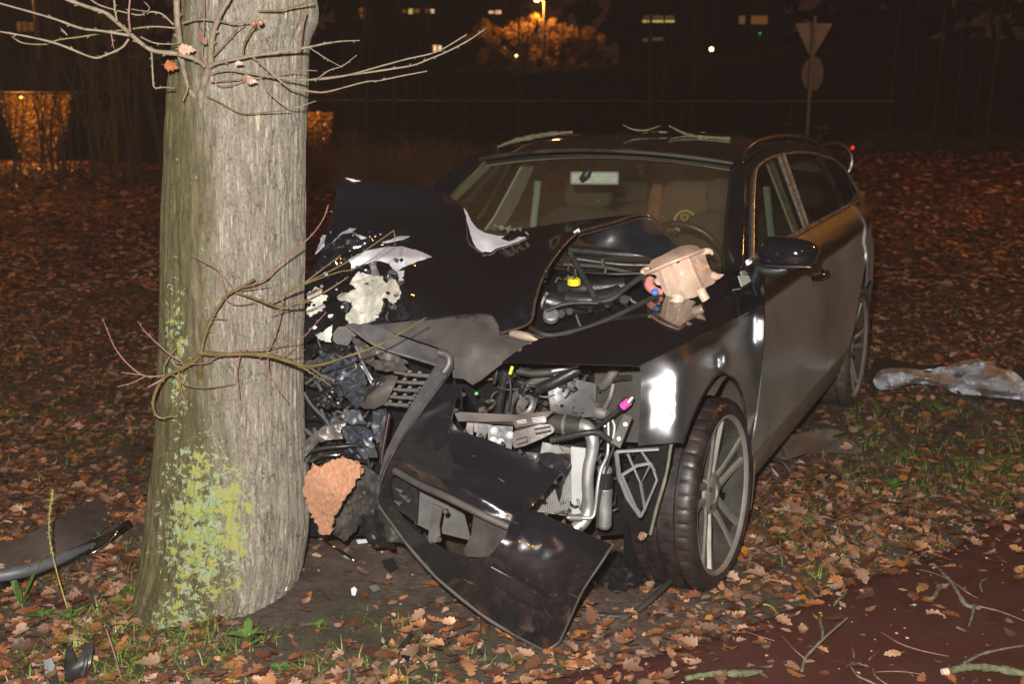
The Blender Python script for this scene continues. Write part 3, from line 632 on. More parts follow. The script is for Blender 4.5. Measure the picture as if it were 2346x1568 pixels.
# wing mirror
mc = lp(1806, 580, 3.86); mv = MB(); nU, nVv = 28, 14; VV = []; FF = []
for j in range(nVv + 1):
    ph = -pi / 2 + pi * j / nVv
    for i in range(nU):
        th_ = 2 * pi * i / nU; sg = lambda q, e: math.copysign(abs(q) ** e, q)
        x = .085 * sg(cos(ph), .75) * sg(cos(th_), .75); y = .105 * sg(cos(ph), .6) * sg(sin(th_), .7); z = .056 * sg(sin(ph), .65)
        if x < 0: x *= .75
        VV.append(mc + np.array([x, y, z * (1.0 - .18 * (y / .105))]))
for j in range(nVv):
    for i in range(nU): FF.append((j * nU + i, j * nU + (i + 1) % nU, (j + 1) * nU + (i + 1) % nU, (j + 1) * nU + i))
mir = mesh_obj('wing_mirror', VV, FF, M_PAINT, car, True, 60)
tube('mirror_base', [mc + np.array([0, .0, -.058]), mc + np.array([.0, -.06, -.066]), mc + np.array([-.02, -.15, -.05])], [.02, .028, .03], M_PLAS, mir, 12, 4)
tube('mirror_seam', [mc + np.array([.077, .098, -.036]), mc + np.array([.088, .03, -.038]), mc + np.array([.088, -.05, -.038]), mc + np.array([.07, -.1, -.036])], .004, M_PLAS, mir, 6, 4)
sheet('mirror_triangle', [(1692, 632, 3.80), (1748, 629, 3.93), (1700, 657, 3.78)], simple('pale_triangle', (.42, .42, .38), .4, var=.1), car, th=.004, res=10)
# ---- wheels
def lathe_tyre(n=264):
    prof = [(.256, .088), (.266, .104), (.284, .113), (.302, .110), (.316, .098), (.3235, .080), (.3235, .060), (.315, .058), (.315, .050), (.325, .048), (.326, .008), (.317, .006), (.317, -.006), (.326, -.008), (.325, -.048), (.315, -.050), (.315, -.058), (.3235, -.060), (.3235, -.080), (.316, -.098), (.302, -.110), (.284, -.113), (.266, -.104), (.256, -.088)]
    V, Fc = lathe(prof, (0, 0, 0), (0, 1, 0), n); m = len(prof)
    V = V.reshape(n, m, 3)
    for i in range(n):
        for j, (r, h) in enumerate(prof):
            if abs(h) > .059 and r > .31 and i % 6 == 0: V[i, j, 0] *= .990; V[i, j, 2] *= .990
            if .007 < abs(h) < .049 and r > .32 and i % 6 == 3: V[i, j, 0] *= .994; V[i, j, 2] *= .994
    return V.reshape(-1, 3), Fc
M_RIMD = simple('dark_rim', (.030, .029, .029), .75, metal=.0, spec=.2, var=.3, sc=15, bump=.1, dirt=(.075, .065, .05), dirt_amt=.5)
M_RIML = simple('machined_rim', (.28, .28, .25), .42, metal=.5, var=.15, sc=20, bump=.1, dirt=(.22, .2, .16), dirt_amt=.4)
def tyre_mat(name, c, dirt):
    return simple(name, c, .36, var=.4, sc=18, bump=.35, bsc=160, dirt=dirt, dirt_amt=.42, dsc=9)
def wheel(cx, cy, cz, steer, rot, tmat, camber=0.):
    w = empty('wheel'); w.parent = car; w.location = (cx, cy, cz); w.rotation_euler = (camber, 0, steer)
    mesh_obj('tyre', *lathe_tyre(), tmat, w, True, 35)
    V, Fc = lathe([(.252, .094), (.257, .102), (.264, .107), (.269, .103), (.265, .094), (.256, .088)], (0, 0, 0), (0, 1, 0), 72); rim = mesh_obj('rim', V, Fc, M_RIML, w, True, 35)
    V, Fc = lathe([(.256, .094), (.244, .075), (.231, .045), (.225, -.05), (.15, -.056), (.005, -.058)], (0, 0, 0), (0, 1, 0), 48); mesh_obj('barrel', V, Fc, M_RIMD, w, True, 35)
    V, Fc = lathe([(.165, .0), (.165, .008), (.08, .008), (.08, .0)], (0, -.02, 0), (0, 1, 0), 48); mesh_obj('brake_disc', V, Fc, M_STEEL, w, True, 35)
    V, Fc = lathe([(.072, .03), (.072, .062), (.060, .070), (.034, .072), (.03, .066), (.001, .066)], (0, 0, 0), (0, 1, 0), 40); mesh_obj('hub', V, Fc, M_RIML, w, True, 35)
    for k in range(5):
        a = rot + 2 * pi * k / 5; mb = MB(); er = np.array([cos(a), 0, sin(a)]); et = np.array([-sin(a), 0, cos(a)]); eh = np.array([0, 1., 0])
        for s in (-1, 1):
            st = [(.045, .022, .062, .016), (.105, .025, .073, .0125), (.175, .032, .084, .0125), (.245, .043, .096, .015)]
            VV = []
            for r, tau, h, wd in st:
                c = er * r + et * s * tau
                VV += [c + et * s * wd + eh * (h - .040), c + et * s * wd + eh * (h - .006), c + et * s * (wd - .006) + eh * h, c - et * s * (wd - .006) + eh * h, c - et * s * wd + eh * (h - .012), c - et * s * wd + eh * (h - .045)]
            FF = []
            for i in range(3):
                for j in range(6): FF.append((i * 6 + j, i * 6 + (j + 1) % 6, i * 6 + 6 + (j + 1) % 6, i * 6 + 6 + j))
            for f in FF:
                j = f[0] % 6; mb.add([VV[q] for q in f], [(0, 1, 2, 3) if s > 0 else (3, 2, 1, 0)], 1 if j in (1, 2, 3) else 0)
        WV = []
        for r, tau, h in ((.045, .02, .05), (.105, .022, .056), (.175, .03, .066), (.245, .04, .076)): WV += [er * r - et * tau + eh * h, er * r + et * tau + eh * h, er * r + et * tau + eh * (h - .025), er * r - et * tau + eh * (h - .025)]
        mb.add(WV, [(i * 4 + j, i * 4 + (j + 1) % 4, i * 4 + 4 + (j + 1) % 4, i * 4 + 4 + j) for i in range(3) for j in range(4)], 0)
        mb.build('spoke', [M_RIMD, M_RIML], w, True, 30)
    for k in range(5):
        a = rot + .3 + 2 * pi * k / 5; p = np.array([.053 * cos(a), .0, .053 * sin(a)])
        V, Fc = lathe([(.009, .055), (.009, .073), (.006, .076), (.0, .076)], p, (0, 1, 0), 8); mesh_obj('wheel_bolt', V, Fc, M_RIMD, w)
    return w
w1 = wheel(-.035, .752, .288, radians(-2), .25, tyre_mat('wet_tyre', (.012, .011, .011), (.055, .030, .026)), radians(2))
w2 = wheel(-2.578, .742, .312, 0, .6, tyre_mat('muddy_tyre', (.04, .034, .028), (.15, .12, .085)))
# ---- crushed front: hood
K_BC = [(733, 588, 3.68), (820, 575, 3.71), (930, 556, 3.76), (1060, 575, 3.84), (1112, 582, 3.92), (1200, 545, 3.98), (1260, 535, 3.95), (1322, 530, 3.85), (1282, 572, 3.70), (1245, 630, 3.55), (1225, 690, 3.46), (1213, 738, 3.42), (1147, 763, 3.38), (1140, 735, 3.40), (1128, 718, 3.42), (1050, 722, 3.42), (920, 735, 3.44), (850, 742, 3.46), (775, 748, 3.47), (700, 782, 3.44), (690, 700, 3.52), (700, 640, 3.62)]
C_BC = [(926, 600, 3.60), (915, 690, 3.42), (860, 640, 3.60), (800, 690, 3.56), (1050, 640, 3.70), (1150, 650, 3.66), (870, 590, 3.66), (760, 640, 3.62)]
T_BC = TPS(K_BC + C_BC)
CR_BC = ((928, 560, 912, 740, -.045, 34), (735, 590, 1000, 590, -.03, 26), (1000, 590, 1110, 582, .03, 30), (930, 600, 1140, 700, .018, 40), (760, 640, 800, 745, -.03, 24), (840, 600, 830, 745, .03, 26), (1112, 582, 1215, 735, -.016, 46))
hood = sheet('hood', K_BC, M_PAINT, car, tps=T_BC, res=8, th=.005, crumple=.014, csc=.02, creases=CR_BC, sharp=35)
K_A = [(779, 409, 3.80), (860, 418, 3.86), (1000, 434, 4.0), (1040, 455, 4.05), (1062, 480, 4.06), (1085, 540, 4.0), (1112, 582, 3.925), (1060, 575, 3.85), (930, 556, 3.765), (820, 575, 3.715), (733, 588, 3.685), (745, 545, 3.71)]
T_A = TPS(K_A + [(900, 490, 3.84)])
CR_A = ((770, 470, 1060, 500, .02, 40), (740, 560, 930, 520, -.03, 26), (1000, 434, 1050, 560, -.02, 34))
hl = sheet('hood_leaf', K_A, M_PAINT, hood, tps=T_A, res=9, th=.005, crumple=.012, csc=.014, cseed=2, creases=CR_A, sharp=35)
K_D = [(1180, 527, 4.02), (1300, 508, 4.05), (1400, 496, 4.08), (1475, 489, 4.10), (1483, 492, 4.10), (1400, 520, 3.98), (1322, 532, 3.86), (1260, 537, 3.955), (1200, 546, 3.985), (1140, 575, 3.95), (1125, 560, 4.0)]
sheet('hood_rear_edge', K_D, M_PAINT, hood, res=11, th=.005)
sheet('hood_underside', [(1322, 534, 3.875), (1400, 522, 3.99), (1483, 496, 4.11), (1540, 547, 4.0), (1566, 574, 3.95), (1560, 600, 3.9), (1450, 580, 3.95), (1340, 556, 3.99)], simple('hood_underside', (.012, .013, .018), .5, var=.3, sc=10, bump=.2), hood, res=11, th=.004)
M_SEAL = simple('brown_seal', (.13, .085, .055), .28, metal=.6, var=.3, sc=30, bump=.1)
e1 = [(1147, 764, 3.375), (1213, 740, 3.41), (1226, 690, 3.45), (1246, 630, 3.54), (1283, 573, 3.69), (1324, 531, 3.845)]
e2 = [(1324, 531, 3.845), (1400, 511, 3.96), (1480, 491, 4.09), (1522, 532, 4.02), (1564, 574, 3.94)]
tube('hood_seal', [lp(*p) for p in e1], .0045, M_SEAL, hood, 8, 5)
tube('hood_seal', [lp(*p) for p in e2], .0055, M_SEAL, hood, 8, 4)
tube('hood_seal', [lp(u + 3, v + 9, d) for u, v, d in e2], .004, M_SEAL, hood, 8, 4)
def chips(name, poly, tps, mat, off=-.004, j=5, amp=1.2, seed=3, parent=hood):
    cr = dict(crumple=.014, csc=.02, cseed=0, creases=CR_BC) if tps is T_BC else dict(crumple=.012, csc=.014, cseed=2, creases=CR_A)
    return sheet(name, jag(poly, j, amp, seed), mat, parent, tps=tps, off=-.006 if off > -.025 else -.012, res=5, th=.002, **cr)
def flakes(cx, cy, sx, sy, n, tps, mats, seed, smin=2, smax=9):
    r = np.random.default_rng(seed)
    for k in range(n):
        u, v = r.normal(cx, sx), r.normal(cy, sy); s_ = r.uniform(smin, smax); a0 = r.uniform(0, 6.3); m = r.integers(4, 8)
        P = [(u + s_ * r.uniform(.4, 1.2) * cos(a0 + 6.28 * i / m), v + s_ * r.uniform(.3, .9) * sin(a0 + 6.28 * i / m)) for i in range(m)]
        cr = dict(crumple=.014, csc=.02, cseed=0, creases=CR_BC) if tps is T_BC else dict(crumple=.012, csc=.014, cseed=2, creases=CR_A)
        sheet('paint_flake', P, mats[k % len(mats)], hood, tps=tps, off=-.008 - .003 * (k % 3), res=4, th=.0015, **cr)
R5 = lambda L: [(666.5 + x * .2175, 392 + y * .2175) for x, y in L]
chips('bare_filler', [(1062, 476), (1070, 486), (1080, 506), (1094, 524), (1112, 534), (1140, 540), (1172, 542), (1205, 543), (1186, 552), (1160, 561), (1136, 568), (1124, 577), (1104, 576), (1092, 566), (1084, 552), (1076, 528), (1068, 500)], T_BC, M_FILL, -.03, 8, .3)
chips('bare_filler', [(797, 597), (830, 577), (880, 566), (920, 564), (960, 575), (990, 588), (915, 615), (905, 622), (890, 605), (870, 598), (850, 600), (820, 612), (805, 620), (805, 606)], T_BC, M_FILL, -.02, 8, .5)
chips('bare_filler', R5([(640, 1140), (720, 1060), (800, 1090), (950, 1110), (1000, 1180), (1100, 1140), (1160, 1290), (1090, 1400), (960, 1330), (950, 1460), (900, 1560), (780, 1600), (600, 1600), (560, 1520), (640, 1450), (640, 1380), (480, 1350), (500, 1310), (680, 1240), (620, 1180)]), T_BC, M_FILLY, -.018, 5, 1.8)
chips('bare_filler', R5([(150, 1310), (260, 1220), (330, 1250), (300, 1300), (390, 1310), (330, 1440), (200, 1540), (150, 1480), (240, 1380), (180, 1370)]), T_BC, M_FILLY, -.012, 5, 1.2)
chips('bare_filler', R5([(960, 752), (1245, 650), (1250, 690), (1180, 715), (1000, 755)]), T_BC, M_FILL, -.05, 5, .4)
chips('bare_filler', R5([(1190, 1050), (1190, 1105), (1140, 1140), (1120, 1050)]), T_BC, M_FILL, -.012, 5, .4)
chips('bare_filler', R5([(250, 1735), (320, 1700), (400, 1650), (435, 1620), (420, 1800), (300, 1775)]), T_BC, M_FILLY, -.03, 5, 1.0)
chips('paint_scrape', R5([(420, 770), (520, 660), (620, 600), (680, 605), (640, 640), (800, 705), (740, 720), (640, 640), (540, 660)]), T_A, simple('scraped_paint', (.30, .30, .33), .5, var=.4, sc=60, bump=.3), -.012, 5, .6)
chips('bare_filler', R5([(575, 72), (660, 84), (735, 103), (660, 112)]), T_A, M_FILL, -.012, 5, .3)
chips('paint_scrape', R5([(330, 680), (370, 680), (350, 800), (290, 850), (250, 880), (300, 760)]), T_A, simple('scraped_paint', (.3, .3, .33), .5), -.012, 5, .8)
flakes(845, 660, 34, 36, 26, T_BC, [M_PAINT, M_FILLY, M_FILL], 5)
flakes(905, 640, 14, 40, 14, T_BC, [M_PAINT, M_FILLY, M_STEEL], 6, 3, 10)
flakes(735, 700, 18, 36, 16, T_BC, [M_FILLY, M_PAINT, M_FILL], 7)
flakes(820, 545, 36, 10, 8, T_A, [M_FILL, M_STEEL], 8, 1.5, 4)
tip = [(1313, 531, 3.85), (1326, 523, 3.83), (1329, 531, 3.84), (1318, 537, 3.84)]
sheet('bare_filler', tip, M_FILL, hood, res=5, th=.003)
# gas strut, engine bay seen below the raised hood edge
tube('hood_strut', [lp(1306, 579, 3.66), lp(1364, 684, 3.52)], .0095, M_RUB, car, 12, 1)
for name, P, r, m in (
    ('cowl_panel', [(1300, 572, 3.95), (1420, 583, 3.98), (1540, 588, 3.95)], .018, M_PLAS), ('cowl_panel', [(1310, 592, 3.9), (1420, 606, 3.9), (1520, 608, 3.88)], .012, M_PLAS),
    ('brake_pipe', [(1320, 622, 3.75), (1400, 628, 3.78), (1480, 626, 3.76)], .006, M_PLAS), ('wiring_loom', [(1290, 606, 3.84), (1380, 612, 3.84), (1480, 632, 3.82)], .008, M_RUB),
    ('coolant_hose', [(1358, 689, 3.52), (1385, 690, 3.5), (1410, 680, 3.5), (1440, 655, 3.52), (1475, 632, 3.55), (1500, 625, 3.58)], .0095, M_RUB),
    ('coolant_hose', [(1250, 712, 3.5), (1290, 698, 3.5), (1330, 694, 3.5), (1370, 695, 3.5)], .007, M_RUB), ('intake_hose', [(1300, 684, 3.6), (1350, 690, 3.58), (1420, 672, 3.6)], .03, M_PLAS),
    ('engine_cover', [(1270, 660, 3.75), (1330, 662, 3.78), (1430, 655, 3.78)], .03, M_PLAS), ('engine_cover', [(1250, 690, 3.66), (1300, 700, 3.66), (1400, 690, 3.68)], .04, M_PLAS)):
    tube(name, [lp(*p) for p in P], r, m, car, 10, 4)
def disc(name, u, v, d, r, h, mat, parent, tilt=(.3, .1, 1), n=20, nub=0):
    prof = [(0.0005, h), (r * .85, h), (r, h * .8), (r, 0), (r * .6, 0)]
    V, Fc = lathe(prof, lp(u, v, d), tilt, n)
    if nub:
        c = lp(u, v, d); ax = np.array(tilt, float); ax /= np.linalg.norm(ax)
        V = V.reshape(n, -1, 3)
        for i in range(0, n, 2):
            for j in (2, 3): V[i, j] = c + (V[i, j] - c) * 1 + (V[i, j] - c - ax * ((V[i, j] - c) @ ax)) * .07
        V = V.reshape(-1, 3)
    return mesh_obj(name, V, Fc, mat, parent, True, 30)
disc('filler_cap', 1315, 652, 3.66, .021, .022, M_YEL, car, (.15, .05, 1), 28, 1)
disc('fluid_cap', 1500, 672, 3.5, .012, .012, M_BLUE, car, (.4, .2, 1))
for u, v, r, m in ((1262, 728, .026, M_ALU), (1285, 722, .014, M_PLASD), (1252, 708, .014, M_PLAS), (1305, 716, .012, M_PLASD), (1352, 712, .010, M_PLAS), (1392, 700, .015, M_PLAS), (1430, 690, .016, M_PLASD)):
    disc('engine_fitting', u, v, 3.53, r, r * .9, m, car, (.6, .3, .7), 18)
sheet('bay_floor', [(1205, 760, 3.7), (1225, 690, 3.8), (1300, 590, 4.05), (1580, 590, 4.05), (1640, 640, 3.95), (1500, 690, 3.72), (1350, 745, 3.6)], M_DARK, car, res=25, th=.01)  # black sheet standing in for the shade inside the open bay
# ---- left fender
T_F = TPS([(1150, 830, 3.25), (1240, 775, 3.33), (1390, 738, 3.40), (1500, 685, 3.52), (1640, 630, 3.84), (1692, 628, 3.90), (1748, 652, 3.86), (1465, 839, 3.075), (1520, 812, 3.085), (1580, 783, 3.17), (1640, 753, 3.32), (1690, 728, 3.50), (1740, 703, 3.70), (1300, 832, 3.13), (1400, 790, 3.20), (1560, 720, 3.36)])
crease = [(1750, 655), (1751, 698), (1740, 703), (1690, 728), (1640, 753), (1580, 783), (1520, 812), (1465, 839)]
ftop = sheet('fender_top', [(1150, 830), (1200, 793), (1240, 775), (1300, 768), (1390, 738), (1450, 710), (1500, 685), (1570, 655), (1640, 630), (1692, 628)] + crease + [(1440, 837)], M_PAINT, car, tps=T_F, res=12, th=.004)
FC = np.array([-.045, -.01, HCAM + .095])            # the buckled corner bulges straight at the photographer
def dface(u, v, u0, v0, d0, rho):
    R0 = np.linalg.norm(wp(u0, v0, d0) - FC); k = d0 / FPX; R_ = R0 + ((u - u0) * k) ** 2 / (2 * rho) + ((v - v0) * k) ** 2 / (2 * rho * 1.6)
    d = d0
    for _ in range(8): d += R_ - np.linalg.norm(wp(u, v, d) - FC)
    return float(d)
FB = [(u, v, dface(u, v, 1520, 905, 3.078, 1.5)) for u in (1484, 1502, 1520, 1538, 1554) for v in (864, 895, 926, 957, 990) if u + (v - 864) * .25 < 1580] + [(1468, 880, 3.096), (1466, 950, 3.10), (1464, 1018, 3.105)]
FB += [(u, v, dface(u, v, 1652, 826, 3.365, .30)) for u in (1640, 1652, 1664) for v in (816, 826, 836)]
FB += [(u, v, dface(u, v, 1736, 752, 3.668, .9)) for u in (1722, 1731, 1740, 1748) for v in (728, 742, 756, 770, 784)]
T_FS = TPS([(1465, 839, 3.075), (1520, 812, 3.085), (1580, 783, 3.17), (1640, 753, 3.32), (1690, 728, 3.50), (1740, 703, 3.695), (1745, 850, 3.74), (1735, 930, 3.78), (1715, 1035, 3.80), (1722, 850, 3.70), (1708, 945, 3.70), (1698, 900, 3.60), (1682, 868, 3.51), (1660, 855, 3.395), (1640, 862, 3.34), (1620, 885, 3.25), (1600, 920, 3.18), (1582, 965, 3.125), (1564, 1015, 3.09), (1640, 800, 3.30), (1690, 790, 3.55), (1600, 840, 3.17)] + FB, 1e-5)
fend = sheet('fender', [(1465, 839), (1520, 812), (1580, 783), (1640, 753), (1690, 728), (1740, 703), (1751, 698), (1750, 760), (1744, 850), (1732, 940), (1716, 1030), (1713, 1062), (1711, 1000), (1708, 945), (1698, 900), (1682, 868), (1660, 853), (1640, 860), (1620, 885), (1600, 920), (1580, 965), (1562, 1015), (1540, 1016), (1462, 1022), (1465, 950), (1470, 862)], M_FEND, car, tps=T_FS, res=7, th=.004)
tube('fender_flange', [lp(*p) for p in ((1215, 752, 3.40), (1250, 768, 3.36), (1300, 763, 3.38), (1390, 734, 3.42), (1500, 681, 3.54), (1600, 640, 3.76))], .009, M_RUB, car, 8, 5)
tube('fender_flange', [lp(*p) for p in ((1205, 762, 3.38), (1250, 777, 3.34), (1310, 770, 3.36), (1390, 742, 3.40))], .006, M_SEAL, car, 8, 5)
al = [(1713, 1062, 3.82), (1711, 1000, 3.76), (1708, 945, 3.71), (1698, 900, 3.61), (1682, 868, 3.52), (1660, 853, 3.41), (1640, 860, 3.33), (1620, 885, 3.26), (1600, 920, 3.2), (1580, 965, 3.15), (1562, 1015, 3.115)]
tube('arch_lip', [lp(u, v + 2, d) for u, v, d in al], .005, M_PLAS, car, 6, 4)
# wheel-arch liner: a curved dark shell over the tyre
V = []; Fc = []
for i in range(25):
    a = radians(66 + 140 * i / 24)
    for j, y in enumerate((.86, .74, .62, .54)): V.append((-.03 + (.40 if j else .395) * cos(a), y, .30 + .405 * sin(a)))
for i in range(24):
    for j in range(3): Fc.append((i * 4 + j, i * 4 + j + 1, (i + 1) * 4 + j + 1, (i + 1) * 4 + j))
mesh_obj('arch_liner', V, Fc, simple('arch_liner', (.035, .028, .025), .85, var=.3, sc=20, bump=.5, bsc=80, dirt=(.09, .06, .048), dirt_amt=.6), car)
V = []; Fc = []
for i in range(25):
    a = radians(10 + 180 * i / 24)
    for j, y in enumerate((.84, .70, .52)): V.append((-2.578 + .37 * cos(a), y, .31 + .37 * sin(a)))
for i in range(24):
    for j in range(2): Fc.append((i * 3 + j, i * 3 + j + 1, (i + 1) * 3 + j + 1, (i + 1) * 3 + j))
mesh_obj('arch_liner', V, Fc, MATS['arch_liner'], car)
# ---- torn front bumper
B_CT = [(870, 1160, 3.32), (866, 1135, 3.32), (880, 1050, 3.30), (905, 985, 3.29), (1000, 870, 3.32), (1040, 872, 3.30), (1036, 960, 3.21), (1060, 990, 3.20), (1130, 1012, 3.18), (1285, 1086, 3.14), (1215, 1166, 3.06), (1400, 1250, 3.13), (1388, 1290, 3.10), (1330, 1380, 3.12), (1290, 1440, 3.15), (1250, 1491, 3.175), (1100, 1405, 3.15), (1000, 1322, 3.18), (930, 1242, 3.24), (1150, 1250, 2.99), (1200, 1300, 3.00), (1050, 1080, 3.08), (950, 1080, 3.20), (1100, 1330, 3.06), (1250, 1370, 3.04), (1330, 1270, 3.03)]
T_B = TPS(B_CT, 5e-4)
b_out = [(870, 1160), (864, 1135), (872, 1080), (885, 1030), (910, 985), (950, 935), (1005, 872), (1030, 880), (1048, 905), (1040, 935), (1034, 962), (1048, 985), (1085, 998), (1130, 1012), (1210, 1050), (1287, 1084), (1248, 1128), (1216, 1166), (1300, 1204), (1402, 1249), (1375, 1290), (1335, 1350), (1303, 1420), (1280, 1470), (1250, 1491), (1180, 1455), (1100, 1405), (1000, 1322), (930, 1242), (880, 1182)]
b_hole = [(907, 1080), (960, 1112), (1020, 1140), (1100, 1180), (1160, 1206), (1172, 1215), (1150, 1240), (1125, 1272), (1100, 1283), (1060, 1278), (1010, 1258), (960, 1225), (915, 1180), (895, 1140), (893, 1100)]
bumper = sheet('front_bumper', b_out, M_BUMP, car, tps=T_B, holes=[smooth_poly(b_hole, 1)], res=9, th=.004, creases=((1040, 965, 1230, 1060, -.012, 26), (930, 1060, 1180, 1180, -.014, 22), (1125, 1300, 1275, 1386, .014, 30), (1275, 1386, 1330, 1290, .012, 26), (1216, 1166, 1178, 1225, .01, 14)), crumple=.004, csc=.03)
tube('bumper_rim', [lp(u, v, float(T_B([(u, v)])[0]) - .004) for u, v in ((905, 1080), (960, 1111), (1020, 1138), (1100, 1178), (1165, 1208))], .011, M_PLASG, bumper, 8, 5)
tube('bumper_rim', [lp(u, v, float(T_B([(u, v)])[0]) + .01) for u, v in ((1402, 1249), (1375, 1290), (1335, 1350), (1303, 1420), (1280, 1470), (1250, 1491))], .007, M_PLASD, bumper, 8, 5)
tube('bumper_rim', [lp(u, v, float(T_B([(u, v)])[0]) + .008) for u, v in ((870, 1160), (930, 1242), (1000, 1322), (1100, 1405), (1180, 1455), (1250, 1491))], .008, M_PLASD, bumper, 8, 5)
tube('panel_crease', [lp(u, v, float(T_B([(u, v)])[0]) + .001) for u, v in ((1125, 1300), (1180, 1330), (1240, 1368), (1275, 1384), (1290, 1372), (1312, 1330))], .0028, M_BUMP, bumper, 6, 5)
tube('panel_seam', [lp(u, v, float(T_B([(u, v)])[0]) - .001) for u, v in ((1216, 1166), (1195, 1200), (1180, 1222))], .002, M_DARK, bumper, 6, 3)
sheet('intake_pocket', [(1085, 1178, 3.07), (1165, 1212, 3.03), (1150, 1245, 3.04), (1120, 1278, 3.06), (1070, 1275, 3.1), (1062, 1262, 3.16), (1080, 1225, 3.14)], M_PLASD, bumper, ctrl=[(1115, 1235, 3.1)], res=9, th=.003)
sheet('fog_lamp_bracket', [(990, 1155, 3.16), (1014, 1165, 3.15), (1006, 1205, 3.16), (1010, 1240, 3.15), (985, 1246, 3.15), (980, 1238, 3.16)], M_PLASG, bumper, res=8, th=.006)
for u, v in ((1022, 1172), (1008, 1236)): disc('bracket_clip', u, v, 3.14, .008, .012, M_PLAS, bumper, (.8, .3, .2), 10)
sheet('intake_grille', [(893, 1090, 3.34), (960, 1115, 3.3), (955, 1200, 3.32), (905, 1165, 3.34)], M_PLAS, bumper, res=12, th=.004)
for k, (u, v) in enumerate(((902, 1118), (912, 1132), (898, 1146), (920, 1140))): sheet('grille_tooth', [(u, v, 3.30), (u + 22, v + 6, 3.28), (u + 16, v + 14, 3.28)], M_PLASG, bumper, res=8, th=.004)
sheet('splash_shield', [(950, 1115, 3.36), (1060, 1165, 3.36), (1080, 1240, 3.38), (980, 1215, 3.38), (950, 1200, 3.38)], simple('grey_shield', (.085, .078, .074), .6, var=.3, sc=12, bump=.2), bumper, res=14, th=.004)
sc_ = simple('paint_scuff', (.11, .11, .115), .6, var=.5, sc=80, bump=.3)
for k in range(11):
    u0, v0 = 985 + 8 * k * .6, 1082 + 3.0 * k; L_ = 36 + 26 * random.random(); w_ = .35 + .7 * random.random()
    p0 = np.array([u0 + random.uniform(-6, 6), v0 + random.uniform(-2, 2)]); P = [p0 + np.array([L_ * q, L_ * q * .47]) for q in (0, .35, .7, 1)]
    tube('scratch', [lp(p[0], p[1], float(T_B([p])[0]) - .0006) for p in P], [.0003, w_ * .0012, w_ * .0011, .0003], sc_, bumper, 5, 3)
gm = simple('caked_mud', (.10, .08, .062), .9, var=.4, sc=60, bump=.6)
mr = np.random.default_rng(17)
for k in range(46):
    u, v = (mr.normal(930, 40), mr.normal(1190, 40)) if k < 16 else (mr.uniform(900, 1380), mr.uniform(1000, 1440)); p = np.array([[u, v]])
    if not in_poly(p, b_out)[0] or in_poly(p, b_hole)[0]: continue
    a = mr.uniform(0, 3.14); L_ = mr.uniform(2, 14) if k % 3 else mr.uniform(10, 34); w_ = mr.uniform(.0004, .0011); a = a if k % 3 else mr.normal(.45, .12)
    Q_ = [(u + L_ * q * cos(a), v + L_ * q * sin(a)) for q in (-.5, 0, .5)]
    tube('scratch', [lp(x, y, float(T_B([(x, y)])[0]) - .0008) for x, y in Q_], [.0002, w_, .0002], sc_ if k % 3 == 0 else gm, bumper, 5, 2)
for (u, v, a) in ((1065, 992, .2), (1100, 1000, .3), (1150, 1019, .4), (1190, 1038, .4), (1230, 1056, .4), (1262, 1072, .4), (1270, 1104, 2.2), (1240, 1138, 2.2), (1250, 1182, .4), (1290, 1199, .4), (1330, 1217, .4), (1370, 1235, .4), (1060, 905, 1.4), (1042, 940, 1.6)):
    d = float(T_B([(u, v)])[0]) + .004; c1, s1 = cos(a), sin(a)
    sheet('clip_tab', [(u - 5 * c1, v - 5 * s1, d), (u + 5 * c1, v + 5 * s1, d), (u + 4 * c1 + 7 * s1, v + 4 * s1 - 7 * c1, d + .012), (u - 3 * c1 + 8 * s1, v - 3 * s1 - 8 * c1, d + .012)], M_PLASD, bumper, res=6, th=.003)
# ---- grille and its frame
R7 = lambda L, d: [(666.5 + x * .2175, 705.7 + y * .2175, d) for x, y in L]
grl = empty('grille'); grl.parent = car
M_FRAME = simple('grey_frame', (.16, .155, .16), .32, metal=.6, var=.3, sc=18, bump=.15, dirt=(.05, .045, .04), dirt_amt=.5)
fo = R7([(570, 178), (700, 175), (820, 172), (960, 215), (1100, 285), (1330, 365), (1560, 440), (1660, 470), (1692, 520), (1690, 600), (1640, 690), (1400, 1000), (1200, 1300), (1100, 1470), (1020, 1640), (950, 1850), (915, 2000), (905, 1900), (940, 1720), (985, 1560), (1080, 1350), (1180, 1160), (1330, 920), (1520, 610), (1490, 590), (1300, 545), (1100, 490), (900, 420), (740, 310), (640, 240)], 0)
sheet('grille_frame', [(u, v) for u, v, d in fo], M_FRAME, grl, ctrl=[(790, 745, 3.42), (845, 745, 3.40), (905, 790, 3.36), (1030, 810, 3.27), (1000, 850, 3.25), (960, 930, 3.24), (910, 1010, 3.26), (870, 1100, 3.31), (930, 820, 3.34)], res=8, th=.018)
def edge(L, r, m, d, nm='frame_edge'): tube(nm, [lp(u, v, q) for (u, v, _), q in zip(R7(L, 0), np.linspace(d[0], d[1], len(L)))], r, m, grl, 8, 4)
edge([(1640, 700), (1400, 1010), (1200, 1310), (1030, 1620), (940, 1850)], .0055, M_CHROME, (3.235, 3.30))
edge([(1560, 470), (1650, 500), (1665, 590), (1600, 690)], .012, M_FRAME, (3.25, 3.23))
edge([(600, 190), (900, 400), (1300, 530), (1520, 600)], .004, M_ALUD, (3.41, 3.26))
edge([(1035, 1110), (985, 1400), (955, 1640)], .009, M_CHROME, (3.30, 3.33))
